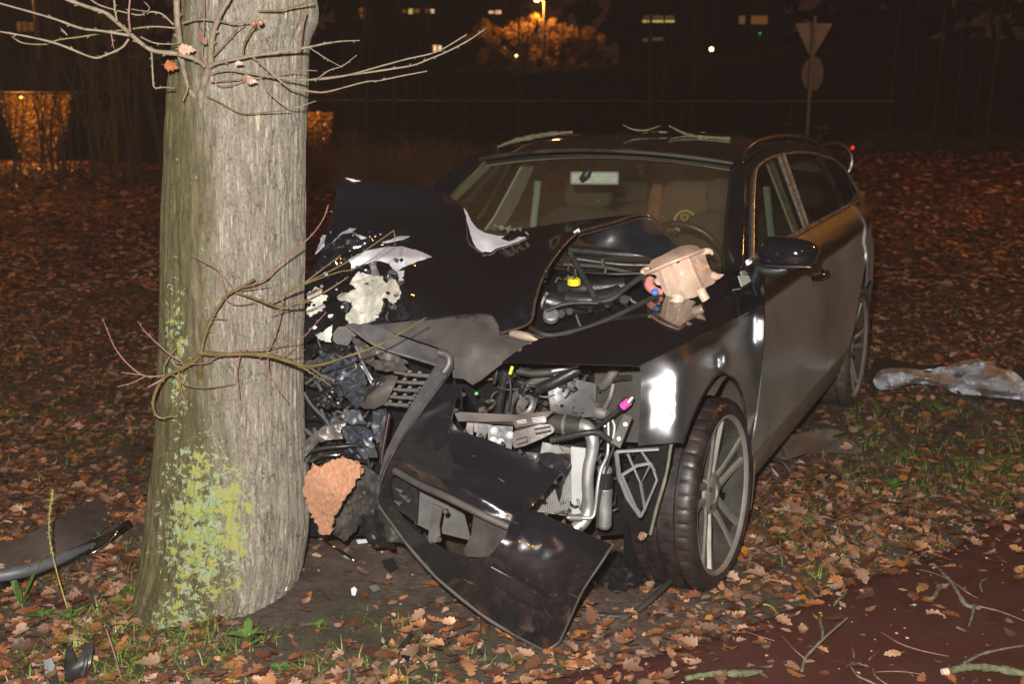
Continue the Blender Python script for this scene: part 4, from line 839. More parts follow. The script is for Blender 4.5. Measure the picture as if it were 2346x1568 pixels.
for k, (a, b) in enumerate((((1085, 678), (1460, 718)), ((1068, 772), (1440, 792)), ((1028, 852), (1350, 868)), ((985, 928), (1300, 948)), ((935, 998), (1240, 1028)))):
    (u0, v0, _), (u1, v1, _) = R7([a, b], 0)
    sheet('slat', [(u0, v0 - 2.5, 3.30), ((u0 + u1) / 2, (v0 + v1) / 2 - 2, 3.285), (u1, v1 - 4, 3.275), (u1, v1 + 4, 3.275), ((u0 + u1) / 2, (v0 + v1) / 2 + 5, 3.285), (u0, v0 + 3, 3.30)], M_PLASD, grl, res=10, th=.02)
for r in range(5):
    for c in range(3):
        x = 1245 - r * 52 + c * 104; y = 655 + r * 78 + c * 10
        if x > 1440 - r * 40: continue
        (u0, v0, _), (u1, v1, _) = R7([(x, y), (x - 58, y + 72)], 0)
        sheet('grille_web', [(u0, v0, 3.31), (u0 + 7, v0 + 3, 3.31), (u1 + 8, v1 - 1, 3.31), (u1 + 1, v1 - 2, 3.31)], M_PLASG, grl, res=8, th=.012)
bar = R7([(1130, 722), (1060, 706), (980, 716), (890, 748), (830, 810), (780, 890), (745, 970), (728, 1035), (780, 1068), (830, 1062), (880, 1068), (930, 1040), (985, 1020), (1030, 950), (1075, 850), (1110, 780)], 0)
sheet('grille_shell', [(u, v) for u, v, d in bar], M_PLASD, grl, ctrl=[(bar[0][0], bar[0][1], 3.28), (bar[3][0], bar[3][1], 3.34), (bar[7][0], bar[7][1], 3.36), (bar[12][0], bar[12][1], 3.29), (870, 890, 3.255), (845, 915, 3.28), (890, 870, 3.26)], res=7, th=.004)
for L in ([(1030, 718), (960, 800), (905, 900), (868, 985)], [(985, 722), (920, 790), (850, 890), (810, 975)], [(935, 735), (870, 800), (810, 890), (770, 985)], [(1075, 745), (1010, 860), (970, 945)]):
    tube('shell_rib', [lp(u, v, 3.262 + .02 * abs(i - 1.2)) for i, (u, v, _) in enumerate(R7(L, 0))], [.002, .005, .005, .002], M_PLAS, grl, 6, 4)
# ---- upper grey cover between hood and fender
sheet('radiator_cover', [(775, 750, 3.50), (850, 745, 3.47), (920, 738, 3.46), (1050, 724, 3.45), (1110, 719, 3.45), (1128, 724, 3.45), (1141, 745, 3.43), (1146, 768, 3.42), (1190, 762, 3.42), (1232, 778, 3.38), (1195, 800, 3.33), (1152, 832, 3.30), (1105, 868, 3.28), (1082, 882, 3.28), (1062, 868, 3.30), (1038, 866, 3.31), (1032, 815, 3.35), (1000, 795, 3.38), (920, 768, 3.43), (840, 752, 3.46)], M_PLASG, car, ctrl=[(1090, 790, 3.33), (1150, 780, 3.37)], res=10, th=.004, crumple=.008, csc=.03)
sheet('radiator_cover', R7([(575, 185), (500, 200), (450, 260), (440, 340), (480, 380), (600, 400), (640, 330), (690, 290)], 3.47), M_PLASG, car, res=10, th=.004)
M_TAN = simple('tan_tube', (.32, .25, .18), .5, var=.2, sc=20)
tube('fender_brace', [lp(1172, 764, 3.40), lp(1200, 770, 3.37), lp(1232, 779, 3.36)], [.012, .014, .008], M_TAN, car, 8, 4)
# ---- open engine corner, left of the wheel
def tb(name, P, r, m, sides=12, sub=5): return tube(name, [lp(*p) for p in P], r, m, car, sides, sub)
beam = sheet('crash_beam', [(1040, 944, 3.30), (1120, 948, 3.28), (1180, 951, 3.27), (1272, 941, 3.26), (1252, 957, 3.25), (1252, 969, 3.25), (1180, 980, 3.25), (1174, 966, 3.26), (1100, 967, 3.28), (1050, 966, 3.30)], M_BROWN, car, res=9, th=.03)
# printed batch marks on the beam
for (u0, v0, w_, n_) in ((1183, 965, 22, 3), (1218, 959, 30, 4)):
    for k in range(n_): tube('beam_print', [lp(u0 + k, v0 + 3.0 * k, 3.2465), lp(u0 + w_ * .5 + k, v0 + 3.0 * k - 1.5, 3.2465), lp(u0 + w_ + k, v0 + 3.0 * k - 3, 3.2465)], .0007, M_FILL, beam, 5, 1)
brk = sheet('beam_bracket', smooth_poly([(1178, 981), (1256, 970), (1271, 981), (1268, 994), (1182, 1031), (1172, 1018)], 1), M_PRIM, car, ctrl=[(1178, 981, 3.28), (1256, 970, 3.27), (1268, 994, 3.27), (1182, 1031, 3.27), (1172, 1018, 3.28)], res=8, th=.005)
tb('bracket_rib', [(1185, 1014, 3.265), (1208, 1007, 3.262)], .010, M_PRIM).parent = brk
tb('bracket_rib', [(1226, 990, 3.262), (1262, 983, 3.26)], .010, M_PRIM).parent = brk
sheet('bolt_plate', [(1118, 975, 3.33), (1175, 978, 3.33), (1172, 1030, 3.33), (1118, 1012, 3.33)], M_PLAS, car, res=12, th=.008)
for u, v in ((1132, 988), (1169, 998), (1130, 1010), (1147, 1014)):
    V, Fc = lathe([(.0115, 0), (.0115, .004), (.0075, .005), (.0068, .011), (.004, .012), (.0005, .012)], lp(u, v, 3.32), lo(CAM) - lp(u, v, 3.32), 12); mesh_obj('bolt', V, Fc, M_ALU, car, True, 30)
for P in ([(1072, 960), (1086, 962), (1083, 1000), (1066, 990)], [(1086, 962), (1100, 964), (1092, 992), (1086, 990)], [(1098, 968), (1128, 968), (1108, 1015), (1090, 1003)]):
    sheet('rail_plate', [(u, v, 3.36) for u, v in P], M_PRIM, car, res=10, th=.004)
tb('turbo_hose', [(1240, 958, 3.42), (1262, 968, 3.41), (1295, 974, 3.39), (1332, 978, 3.37)], [.026, .032, .031, .030], M_RUB, 16)
for u, v in ((1297, 974), (1325, 977)): 
    V, Fc = lathe([(.033, -.005), (.0345, -.005), (.0345, .005), (.033, .005)], lp(u, v, 3.385), lp(1332, 978, 3.37) - lp(1295, 974, 3.39), 24); mesh_obj('hose_clamp', V, Fc, M_ALUD, car, True, 30)
tb('intercooler_pipe', [(1326, 975, 3.375), (1345, 982, 3.36), (1357, 1005, 3.355), (1357, 1034, 3.36), (1349, 1070, 3.37), (1346, 1110, 3.38), (1348, 1160, 3.4), (1340, 1192, 3.4), (1318, 1212, 3.4)], [.024, .023, .021, .019, .019, .019, .019, .020, .021], M_ALU, 18, 6)
tb('corrugated_loom', [(1262, 1010, 3.35), (1300, 1002, 3.33), (1340, 993, 3.31), (1370, 992, 3.31), (1390, 1004, 3.32), (1408, 1020, 3.33)], .010, M_RUB)
rad = sheet('intercooler', [(1228, 1090, 3.44), (1243, 1014, 3.44), (1310, 1028, 3.44), (1312, 1185, 3.46), (1222, 1172, 3.45)], M_ALUD, car, res=25, th=.03)
for k in range(15):
    u = 1232 + k * 5.2; v0 = 1040 + k * 1.1
    tube('fin', [lp(u + 2, v0, 3.432), lp(u - 2, 1168 + k * .8, 3.44)], .0022, M_ALU, rad, 5, 1)
sheet('fan_shroud', [(1176, 1034, 3.38), (1250, 1040, 3.39), (1306, 1040, 3.40), (1308, 1070, 3.40), (1290, 1112, 3.40), (1282, 1150, 3.40), (1270, 1100, 3.40), (1228, 1085, 3.39), (1190, 1062, 3.38)], M_PLAS, car, res=9, th=.006, crumple=.02, csc=.05)
sheet('end_tank', [(1308, 1024, 3.42), (1342, 1028, 3.42), (1336, 1105, 3.43), (1330, 1178, 3.44), (1310, 1180, 3.44)], simple('pale_alloy', (.34, .34, .33), .55, metal=.3, var=.15, sc=10, bump=.1), car, res=12, th=.02)
V, Fc = lathe([(.0005, 0), (.018, .002), (.024, .012), (.024, .115), (.0245, .118), (.0245, .132), (.024, .135), (.023, .20), (.012, .21), (.0005, .21)], lp(1384, 1212, 3.42), (0, 0, 1), 24)
dr = mesh_obj('dryer_can', V, Fc, M_ALU, car, True, 30)
V, Fc = lathe([(.0262, .118), (.0262, .132)], lp(1384, 1212, 3.42), (0, 0, 1), 24); mesh_obj('can_clamp', V, Fc, M_ALUD, dr)
V, Fc = lathe([(.0258, .136), (.0258, .19)], lp(1384, 1212, 3.42), (0, 0, 1), 24); mesh_obj('can_sleeve', V, Fc, M_PLAS, dr)
tb('refrigerant_pipe', [(1393, 955, 3.39), (1394, 1000, 3.38), (1392, 1040, 3.37), (1386, 1057, 3.36), (1376, 1080, 3.35), (1369, 1120, 3.35), (1364, 1165, 3.36), (1357, 1186, 3.36), (1335, 1188, 3.36), (1300, 1187, 3.37)], .0058, M_ALU, 12)
tb('pipe_union', [(1334, 1188, 3.36), (1305, 1187, 3.365)], .011, M_ALUD, 12, 1)
tb('refrigerant_pipe', [(1402, 962, 3.4), (1408, 978, 3.4), (1404, 1010, 3.39)], .006, M_ALU)
tb('thin_cable', [(1412, 1012, 3.3), (1396, 1052, 3.31), (1382, 1105, 3.33), (1372, 1150, 3.34), (1367, 1210, 3.36)], .0035, M_RUB, 8)
sheet('inner_wing', [(1362, 845, 3.56), (1468, 846, 3.35), (1468, 930, 3.33), (1462, 1015, 3.33), (1402, 1012, 3.45), (1362, 960, 3.56)], M_INNER, car, res=14, th=.006, crumple=.01, csc=.03)
tb('wing_tube', [(1412, 842, 3.4), (1396, 868, 3.42), (1380, 885, 3.45)], .016, M_ALUD)
tb('wing_tube', [(1405, 880, 3.44), (1398, 910, 3.44), (1385, 935, 3.46)], .008, M_ALUD)
tb('wing_loom', [(1372, 895, 3.47), (1390, 878, 3.44), (1415, 868, 3.4), (1445, 866, 3.36)], .009, M_RUB)
tb('washer_pump', [(1355, 938, 3.5), (1372, 945, 3.47), (1392, 950, 3.45)], [.02, .024, .014], M_ALUD)
tb('sensor_cable', [(1362, 985, 3.38), (1390, 962, 3.33), (1412, 945, 3.29), (1424, 932, 3.27)], .0075, M_RUB)
tb('connector', [(1422, 936, 3.275), (1440, 918, 3.25)], [.013, .015], M_PLAS, 8, 1)
tb('pink_clip', [(1427, 932, 3.258), (1440, 921, 3.243)], .0135, M_PINK, 8, 1)
tb('connector_tip', [(1440, 922, 3.245), (1450, 910, 3.24)], [.010, .007], M_ALU, 8, 1)
tb('ribbed_hose', [(1232, 893, 3.45), (1262, 880, 3.43), (1300, 860, 3.42), (1326, 846, 3.42)], .018, M_PLAS, 14)
tb('bay_hose', [(1190, 850, 3.40), (1220, 856, 3.39), (1265, 853, 3.38)], .013, M_RUB)
tb('alloy_pipe', [(1264, 851, 3.375), (1290, 846, 3.37), (1325, 838, 3.37)], .0065, M_ALU)
tb('bay_hose', [(1165, 950, 3.5), (1172, 920, 3.48), (1200, 890, 3.46), (1240, 868, 3.45), (1290, 858, 3.44)], .014, M_PLASD)
tb('bay_strut', [(1140, 950, 3.5), (1148, 900, 3.48), (1158, 850, 3.46)], .016, M_PLAS)
tb('bay_cable', [(1168, 868, 3.38), (1170, 900, 3.38), (1165, 940, 3.40)], .004, M_RUB, 8)
tb('yellow_tag', [(1174, 840, 3.36), (1168, 858, 3.36)], .0055, M_YEL, 8, 1)
tb('green_tag', [(1091, 899, 3.35), (1092, 905, 3.35)], .006, M_GREEN, 8, 1)
V, Fc = lathe([(.03, -.01), (.036, -.008), (.036, .006), (.030, .012), (.024, .01), (.02, -.02)], lp(1205, 930, 3.42), (.7, -.3, .5), 24); mesh_obj('turbo_flange', V, Fc, M_ALUD, car)
sheet('heat_shield', [(1255, 895, 3.46), (1320, 870, 3.45), (1366, 880, 3.45), (1366, 955, 3.46), (1300, 960, 3.46), (1262, 945, 3.45)], M_PLAS, car, res=14, th=.006)
for u, v in ((1376, 975), (1386, 977)): disc('drip', u, v, 3.4, .004, .004, M_ALU, car, (1, .3, .3), 8)
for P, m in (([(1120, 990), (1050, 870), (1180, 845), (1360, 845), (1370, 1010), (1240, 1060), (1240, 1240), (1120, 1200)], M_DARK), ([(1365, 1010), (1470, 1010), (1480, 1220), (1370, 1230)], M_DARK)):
    sheet('bay_backing', [(u, v, 3.62) for u, v in P], m, car, res=40, th=.01)  # black sheets put behind the parts as the shade deep in the bay
er_ = np.random.default_rng(9)
def clutter(n, box, d0, d1, seed, rmax=.007, name='loose_wire'):
    r = np.random.default_rng(seed)
    for k in range(n):
        u, v = r.uniform(box[0], box[2]), r.uniform(box[1], box[3]); a = r.uniform(0, 6.3); L = r.uniform(14, 46); d = r.uniform(d0, d1); P = []
        for q in np.linspace(0, 1, 4): P.append((u + L * q * cos(a) + r.normal(0, 4), v + L * q * sin(a) + r.normal(0, 4), d + r.normal(0, .012)))
        tb(name, P, r.uniform(.0015, rmax), [M_RUB, M_PLAS, M_PLASD, M_RUB, M_ALUD, M_PLASG][r.integers(6)], 6, 4)
clutter(60, (1110, 850, 1370, 960), 3.42, 3.54, 3)
clutter(34, (1190, 990, 1420, 1200), 3.40, 3.52, 4, .006)
clutter(26, (1235, 600, 1500, 725), 3.52, 3.8, 5, .007)
clutter(60, (700, 790, 880, 1080), 3.38, 3.46, 6, .006)
for k in range(16):
    u, v = er_.uniform(1110, 1350), er_.uniform(860, 960); a = er_.uniform(0, 3); w_, h_ = er_.uniform(6, 16), er_.uniform(5, 12); d = er_.uniform(3.44, 3.52)
    sheet('bay_bracket', [(u, v, d), (u + w_ * cos(a), v + w_ * sin(a), d + .01), (u + w_ * cos(a) - h_ * sin(a), v + w_ * sin(a) + h_ * cos(a), d), (u - h_ * sin(a), v + h_ * cos(a), d - .01)], [M_PRIM, M_PLASD, M_ALUD, M_PLAS][k % 4], car, res=8, th=.008)
# headlamp bracket truss + clear plate
M_BRK = simple('smoky_bracket', (.16, .17, .165), .3, var=.3, sc=15, bump=.1)
hb = empty('headlamp_bracket'); hb.parent = car
def hbar(P, r): tube('strut', [lp(*p) for p in P], r, M_BRK, hb, 6, 1)
for P, r in (([(1412, 1036, 3.18), (1510, 1030, 3.15)], .006), ([(1412, 1036, 3.18), (1418, 1090, 3.2), (1438, 1140, 3.22), (1468, 1184, 3.22)], .008), ([(1438, 1040, 3.17), (1468, 1110, 3.18), (1492, 1062, 3.16)], .005), ([(1425, 1090, 3.19), (1460, 1068, 3.17), (1492, 1062, 3.16)], .006), ([(1425, 1090, 3.19), (1455, 1160, 3.2)], .005), ([(1468, 1110, 3.18), (1478, 1165, 3.2), (1468, 1184, 3.22)], .006), ([(1492, 1062, 3.16), (1505, 1100, 3.17), (1478, 1165, 3.2)], .005), ([(1470, 1036, 3.16), (1500, 1080, 3.16)], .004)): hbar(P, r)
sheet('lamp_mount', [(1400, 1015, 3.2), (1430, 950, 3.2), (1448, 956, 3.19), (1420, 1028, 3.19)], M_PLASG, hb, res=10, th=.012)
for u, v in ((1433, 973), (1418, 1006)): disc('screw', u, v, 3.185, .007, .004, M_ALU, hb, (.9, .3, .3), 10)
sheet('liner_front', [(1462, 1026, 3.2), (1540, 1018, 3.13), (1536, 1060, 3.17), (1515, 1140, 3.24), (1492, 1230, 3.34), (1470, 1230, 3.4), (1440, 1215, 3.44), (1420, 1180, 3.42), (1440, 1100, 3.34)], M_PLAS, car, res=12, th=.004)
tb('liner_edge', [(1538, 1020, 3.125), (1526, 1090, 3.19), (1506, 1160, 3.25), (1490, 1225, 3.33)], .005, simple('pale_liner_edge', (.18, .17, .13), .6), 6)
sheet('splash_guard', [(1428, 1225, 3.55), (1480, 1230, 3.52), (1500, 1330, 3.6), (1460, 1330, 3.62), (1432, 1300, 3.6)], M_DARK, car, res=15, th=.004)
# ---- crushed right corner between oak and grille: shards of steel, lamp and plastic
def shard(name, P, d, m, crumple=.03, th=.004, seed=0, j=6, ja=1.0):
    dd = d if hasattr(d, '__len__') else [d] * len(P)
    return sheet(name, [(u, v) for u, v in jag(P, j, ja, seed)], m, car, ctrl=[(u, v, q) for (u, v), q in zip(P, dd)], res=7, th=th, crumple=crumple, csc=.05, cseed=seed)
M_BLUES = simple('blue_grey_steel', (.13, .15, .19), .3, metal=.55, var=.6, sc=30, bump=.5, bsc=40, bd=.006, dirt=(.02, .02, .024), dirt_amt=.5)
def q7(L): return [(666.5 + x * .2175, 705.7 + y * .2175) for x, y in L]
shard('crushed_panel', q7([(300, 480), (640, 470), (760, 640), (800, 800), (740, 960), (690, 1090), (560, 900), (480, 760), (380, 640)]), [3.44, 3.46, 3.42, 3.38, 3.38, 3.40, 3.42, 3.46, 3.46], M_BLUES, .05, seed=1)
shard('crushed_panel', q7([(130, 420), (300, 380), (650, 400), (640, 470), (300, 480), (140, 560)]), 3.5, M_PLAS, .05, seed=2)
shard('crushed_panel', q7([(120, 560), (330, 520), (480, 760), (560, 930), (500, 1080), (380, 850), (200, 740), (110, 760)]), 3.52, M_STEEL, .05, seed=3)
shard('lamp_reflector', q7([(310, 880), (370, 845), (440, 845), (450, 900), (500, 910), (522, 1060), (400, 1065), (270, 1040), (300, 960)]), 3.40, M_CHROME, .05, seed=4)
shard('crushed_panel', q7([(560, 1070), (720, 1080), (800, 1230), (640, 1235), (540, 1180)]), 3.36, M_STEEL, .03, seed=5)
shard('crushed_panel', q7([(430, 1150), (520, 1150), (520, 1230), (410, 1220)]), 3.42, M_STEEL, .02, seed=6)
shard('lamp_bowl', q7([(165, 1560), (170, 1400), (260, 1310), (400, 1240), (580, 1212), (575, 1250), (520, 1280), (540, 1380), (440, 1390), (300, 1420), (230, 1480)]), [3.30, 3.28, 3.28, 3.30, 3.32, 3.33, 3.34, 3.33, 3.30, 3.32, 3.32], simple('lamp_bowl', (.36, .34, .33), .3, metal=.7, var=.3, sc=20, bump=.2), .03, seed=7)
shard('crushed_panel', q7([(560, 1240), (760, 1240), (860, 1300), (860, 1500), (700, 1480), (580, 1400)]), 3.36, M_BLUES, .05, seed=8)
shard('crushed_panel', q7([(700, 1420), (870, 1410), (920, 1560), (780, 1600), (690, 1500)]), 3.36, M_STEEL, .05, seed=9)
shard('black_cover', q7([(230, 1480), (520, 1420), (740, 1520), (800, 1640), (480, 1640), (260, 1640), (200, 1590)]), 3.38, M_PLAS, .04, seed=10)
tube('lamp_ring', [lp(*p) for p in ((712, 1058, 3.30), (735, 1048, 3.28), (775, 1043, 3.28), (808, 1046, 3.30))], .005, M_CHROME, car, 8, 5)
tube('lamp_ring', [lp(*p) for p in ((712, 1035, 3.31), (740, 1028, 3.30), (790, 1023, 3.3), (830, 1020, 3.32))], .006, M_PLAS, car, 8, 5)
tube('silver_strip', [lp(666.5 + x * .2175, 705.7 + y * .2175, 3.36) for x, y in ((680, 400), (760, 590), (860, 760))], .0042, M_ALU, car, 6, 4)
tube('silver_strip', [lp(666.5 + x * .2175, 705.7 + y * .2175, 3.37) for x, y in ((740, 610), (800, 700), (850, 800))], .0035, M_ALU, car, 6, 4)
for x, y, l in ((430, 1280, 60), (520, 1330, 50), (610, 1470, 90), (720, 1300, 70), (770, 1380, 90), (820, 1450, 70), (330, 1250, 60), (700, 1540, 60)):
    u, v = 666.5 + x * .2175, 705.7 + y * .2175; a = random.uniform(-.6, .9)
    shard('torn_flake', [(u, v), (u + l * .2 * cos(a), v + l * .2 * sin(a)), (u + l * .16 * cos(a) - 3, v + l * .16 * sin(a) + 5), (u - 2, v + 4)], 3.335, random.choice([M_ALU, M_STEEL, M_BLUES]), .02, .002, int(x), 4, .8)
for P, r in (([(696, 900), (715, 930), (748, 965), (760, 992)], .009), ([(735, 938), (745, 962), (756, 985)], .008), ([(700, 985), (720, 1000), (760, 1012)], .010), ([(700, 1030), (730, 1040), (760, 1075)], .012), ([(695, 850), (720, 840), (760, 830)], .008), ([(700, 880), (720, 870), (742, 905)], .009), ([(845, 1000), (870, 1010), (880, 1060)], .010), ([(720, 980), (722, 1020), (700, 1060)], .01)):
    tb('wiring_loom', [(u, v, 3.42) for u, v in P], r, M_RUB, 10)
shard('crushed_panel', q7([(860, 1090), (1000, 1060), (1030, 1120), (980, 1400), (900, 1420), (850, 1250)]), 3.35, M_STEEL, .05, seed=12)
shard('crushed_panel', q7([(900, 420), (1100, 500), (1230, 580), (1170, 600), (1000, 560), (880, 500)]), 3.42, M_ALUD, .04, seed=13)
shard('crushed_panel', q7([(820, 540), (1000, 560), (1180, 600), (1240, 660), (1100, 680), (900, 650)]), 3.40, M_PLASG, .04, seed=14)
shard('crushed_panel', q7([(640, 300), (720, 330), (900, 450), (860, 560), (820, 600), (760, 560), (680, 400)]), 3.42, M_PRIM, .04, seed=15)
shard('torn_undertray', [(815, 1060), (870, 1090), (868, 1160), (935, 1245), (880, 1240), (850, 1180), (800, 1200), (790, 1140)], [3.4, 3.38, 3.4, 3.4, 3.5, 3.5, 3.5, 3.45], M_PLASD, .05, seed=16)
shard('torn_undertray', [(770, 1180), (800, 1120), (838, 1105), (828, 1200), (790, 1240), (760, 1225)], 3.48, M_PLASG, .05, seed=17)
shard('torn_undertray', [(828, 1120), (868, 1165), (905, 1260), (860, 1255), (825, 1220)], 3.48, M_PLAS, .04, seed=18)
sheet('bay_backing', [(690, 760, 3.66), (1060, 760, 3.66), (1060, 1000, 3.66), (960, 1230, 3.68), (700, 1230, 3.68)], M_DARK, car, res=40, th=.01)  # black sheet standing in for the shade behind the crushed corner
# ---- cabin
sheet('dashboard', [(-.70, -.62), (.70, -.62), (.68, -.85), (-.68, -.85)], M_DARK, car, mapf=lambda y, x: np.array([x, y, .93 - .1 * ((x + .62) / .2) ** 2]), mode='carmap', th=.02, res=.1)
def cushion(name, c, sx, sy, sz, mat, parent=car, lean=0., e=.55):
    V = []; Fc = []; nu, nv = 20, 12; sg = lambda q, e: math.copysign(abs(q) ** e, q)
    for j in range(nv + 1):
        ph = -pi / 2 + pi * j / nv
        for i in range(nu):
            th_ = 2 * pi * i / nu; p = np.array([sx * sg(cos(ph), e) * sg(cos(th_), e), sy * sg(cos(ph), e) * sg(sin(th_), e), sz * sg(sin(ph), e)])
            p = np.array([p[0] * cos(lean) - p[2] * sin(lean), p[1], p[0] * sin(lean) + p[2] * cos(lean)]); V.append(np.asarray(c) + p)
    for j in range(nv):
        for i in range(nu): Fc.append((j * nu + i, j * nu + (i + 1) % nu, (j + 1) * nu + (i + 1) % nu, (j + 1) * nu + i))
    return mesh_obj(name, V, Fc, mat, parent, True, 0)
for y in (.37, -.37):
    s_ = cushion('front_seat', (-1.62, y, .80), .07, .25, .30, M_SEAT, lean=.28); cushion('headrest', (-1.73, y, 1.16), .045, .13, .085, M_SEAT, s_, .2)
    for q in (-.06, .06): tube('headrest_post', [(-1.70, y + q, 1.02), (-1.72, y + q, 1.12)], .006, M_CHROME, s_, 8, 1)
rs = cushion('rear_bench', (-2.55, 0, .80), .08, .62, .28, M_SEAT, lean=.25)
cs = cushion('back_rest', (-2.30, -.02, .98), .05, .20, .22, M_SEATB, lean=.2)
for q in (-1, 1): cushion('side_bolster', (-2.27, -.02 + q * .19, .98), .05, .04, .2, simple('rust_bolster', (.20, .075, .04), .9, var=.2, bump=.1), cs, .2)
M_GOLD = simple('ochre_emblem', (.40, .30, .09), .7, var=.1)
ec = np.array([-2.232, -.03, .985]); V, Fc = lathe([(.050, 0), (.058, .003), (.064, 0)], ec, (1, .0, .25), 32); mesh_obj('emblem', V, Fc, M_GOLD, cs)
tube('emblem', [ec + np.array([.003, a, b]) for a, b in ((-.04, -.03), (-.01, -.02), (.02, .03), (-.02, .03), (.0, .0), (.035, -.02))], .007, M_GOLD, cs, 6, 4)
for y in (-.5, 0, .5): cushion('headrest', (-2.66, y, 1.10), .04, .11, .06, M_SEAT, rs, .2)
sheet('roof_lining', [(-1.0, -.57), (-3.1, -.52), (-3.1, .52), (-1.0, .57)], M_LINING, car, mapf=lambda x, y: np.array([x, y, zedge(x) - .035 + .05 * (1 - (y / .6) ** 2)]), mode='carmap', th=.006, res=.12)
for s in (-1, 1):
    sheet('pillar_lining', [(-1.34, .75), (-1.62, .75), (-1.60, 1.34), (-1.47, 1.34)], M_LINING, car, mapf=lambda x, z, s=s: np.array([x, s * (Yb(x, z) - .05), z]), mode='carmap', th=.01, res=.1)
    sheet('pillar_lining', [(-.48, .97), (-.58, .97), (-1.08, 1.32), (-1.0, 1.34)], M_LINING, car, mapf=lambda x, z, s=s: np.array([x - .02, s * (Yb(x, z) - .055), z - .01]), mode='carmap', th=.008, res=.08)
    tube('seat_belt', [(-1.55, s * .57, 1.22), (-1.56, s * .60, 1.0), (-1.58, s * .63, .75)], .018, M_BELT, car, 6, 3)
    sheet('door_lining', [(-.6, .45), (-2.3, .45), (-2.3, 1.0), (-.6, .97)], simple('door_lining', (.04, .036, .03), .8, var=.2), car, mapf=lambda x, z, s=s: np.array([x, s * (Yb(x, min(z, zcr(x) - .02)) - .075), z]), mode='carmap', th=.01, res=.15)
p = lp(1362, 408, 4.42); im = MB(); im.box(p, (.02, .20, .055), [[cos(.4), -sin(.4), 0], [sin(.4), cos(.4), 0], [0, 0, 1]]); irm = im.build('interior_mirror', simple('mirror_back', (.30, .33, .32), .5, var=.1), car)
bv = irm.modifiers.new('round', 'BEVEL'); bv.width = .012; bv.segments = 3
tube('mirror_stalk', [lp(1352, 382, 4.34), lp(1343, 400, 4.34), lp(1332, 412, 4.36)], [.010, .018, .012], M_PLAS, irm, 8, 3)
wc = np.array([-1.0, .37, .93]); ang = np.linspace(0, 2 * pi, 33); wx = np.array([.4, 0, .9]); 
tube('steering_wheel', [wc + .185 * (cos(a) * np.array([0, 1, 0]) + sin(a) * wx) for a in ang], .015, M_PLAS, car, 8, 1)
tube('steering_wheel', [wc - .18 * np.array([0, 1, 0]), wc + np.array([.04, 0, 0]), wc + .18 * np.array([0, 1, 0])], [.012, .05, .012], M_PLAS, car, 8, 4)
for yy, l in ((.25, .5), (-.35, .45)):
    tube('wiper', [ws(yy / .72, .02) + np.array([.02, 0, .012]), ws((yy - l * .5) / .72, .05) + np.array([.015, 0, .02]), ws((yy - l) / .72, .03) + np.array([.015, 0, .015])], .008, M_PLAS, car, 6, 3)

# ------------------------------------------------------------------ expansion tank lying on the fender
t = NT('yellowed_tank_plastic'); f = t.noise(6, 5)
t.set(Base_Color=t.ramp(f, [(.3, (.50, .33, .25)), (.55, (.58, .43, .33)), (.75, (.55, .45, .29))]), Roughness=.24, Subsurface_Weight=.2, Subsurface_Radius=(.02, .01, .006), Subsurface_Scale=.6, Specular_IOR_Level=.5); t.bump(t.noise(60, 3), .1, .002)
M_TANK = t.m
gr_ = t.ramp(t.noise(28, 7, .7), [(.56, 0.), (.78, .5)]); src_ = t.b.inputs['Base Color'].links[0].from_socket; t.l(t.mix(gr_, src_, (.22, .13, .07)), t.b.inputs['Base Color'])
M_TANKR = simple('red_coolant_plastic', (.55, .20, .18), .35, var=.2, bump=.05)
R6 = lambda L: [(1136.9 + x * .2351, 392 + y * .2351) for x, y in L]
tank0 = wp(1562, 668, 3.52); tank = empty('expansion_tank', tank0); tag(tank, 'yellowed plastic coolant tank lying on the black fender by the windscreen', 'coolant tank')
def tsheet(name, out, ctrl, th, mat, creases=(), res=4, par=None):
    o = sheet(name, out, mat, None, ctrl=ctrl, mode='world', res=res, th=th, creases=creases, sharp=35)
    for v in o.data.vertices: v.co -= Vector(tank0)
    o.parent = par or tank; return o
def tp(x, y, d): return wp(*R6([(x, y)])[0], d) - tank0
def tctrl(L): return [(*R6([(x, y)])[0], d) for x, y, d in L]
def tcr(L): return [(*R6([(a, b)])[0], *R6([(c, d)])[0], am, w) for a, b, c, d, am, w in L]
body = tsheet('tank_body', smooth_poly(R6([(1470, 1000), (1560, 1012), (1590, 1090), (1630, 1180), (1690, 1265), (1750, 1290), (1840, 1270), (1862, 1245), (1950, 1232), (1985, 1190), (2040, 1135), (2130, 1095), (2140, 1060), (2105, 990), (2060, 900), (2030, 800), (1990, 770), (1870, 820), (1700, 885), (1550, 950)]), 1),
    tctrl([(1470, 1000, 3.56), (1560, 1012, 3.525), (1690, 1265, 3.55), (1862, 1245, 3.52), (2040, 1135, 3.54), (2140, 1060, 3.57), (2060, 900, 3.56), (2030, 800, 3.56), (1700, 885, 3.495), (1870, 820, 3.495), (1780, 1050, 3.475), (1930, 1000, 3.48), (1650, 1050, 3.495), (2020, 980, 3.51)]), .11, M_TANK,
    tcr([(1700, 890, 1850, 1260, -.008, 5), (1870, 830, 2010, 1150, -.010, 5), (1740, 940, 1800, 1130, .006, 7), (1950, 880, 2000, 960, .008, 6), (1600, 960, 1690, 1240, -.005, 5)]), 3.2)
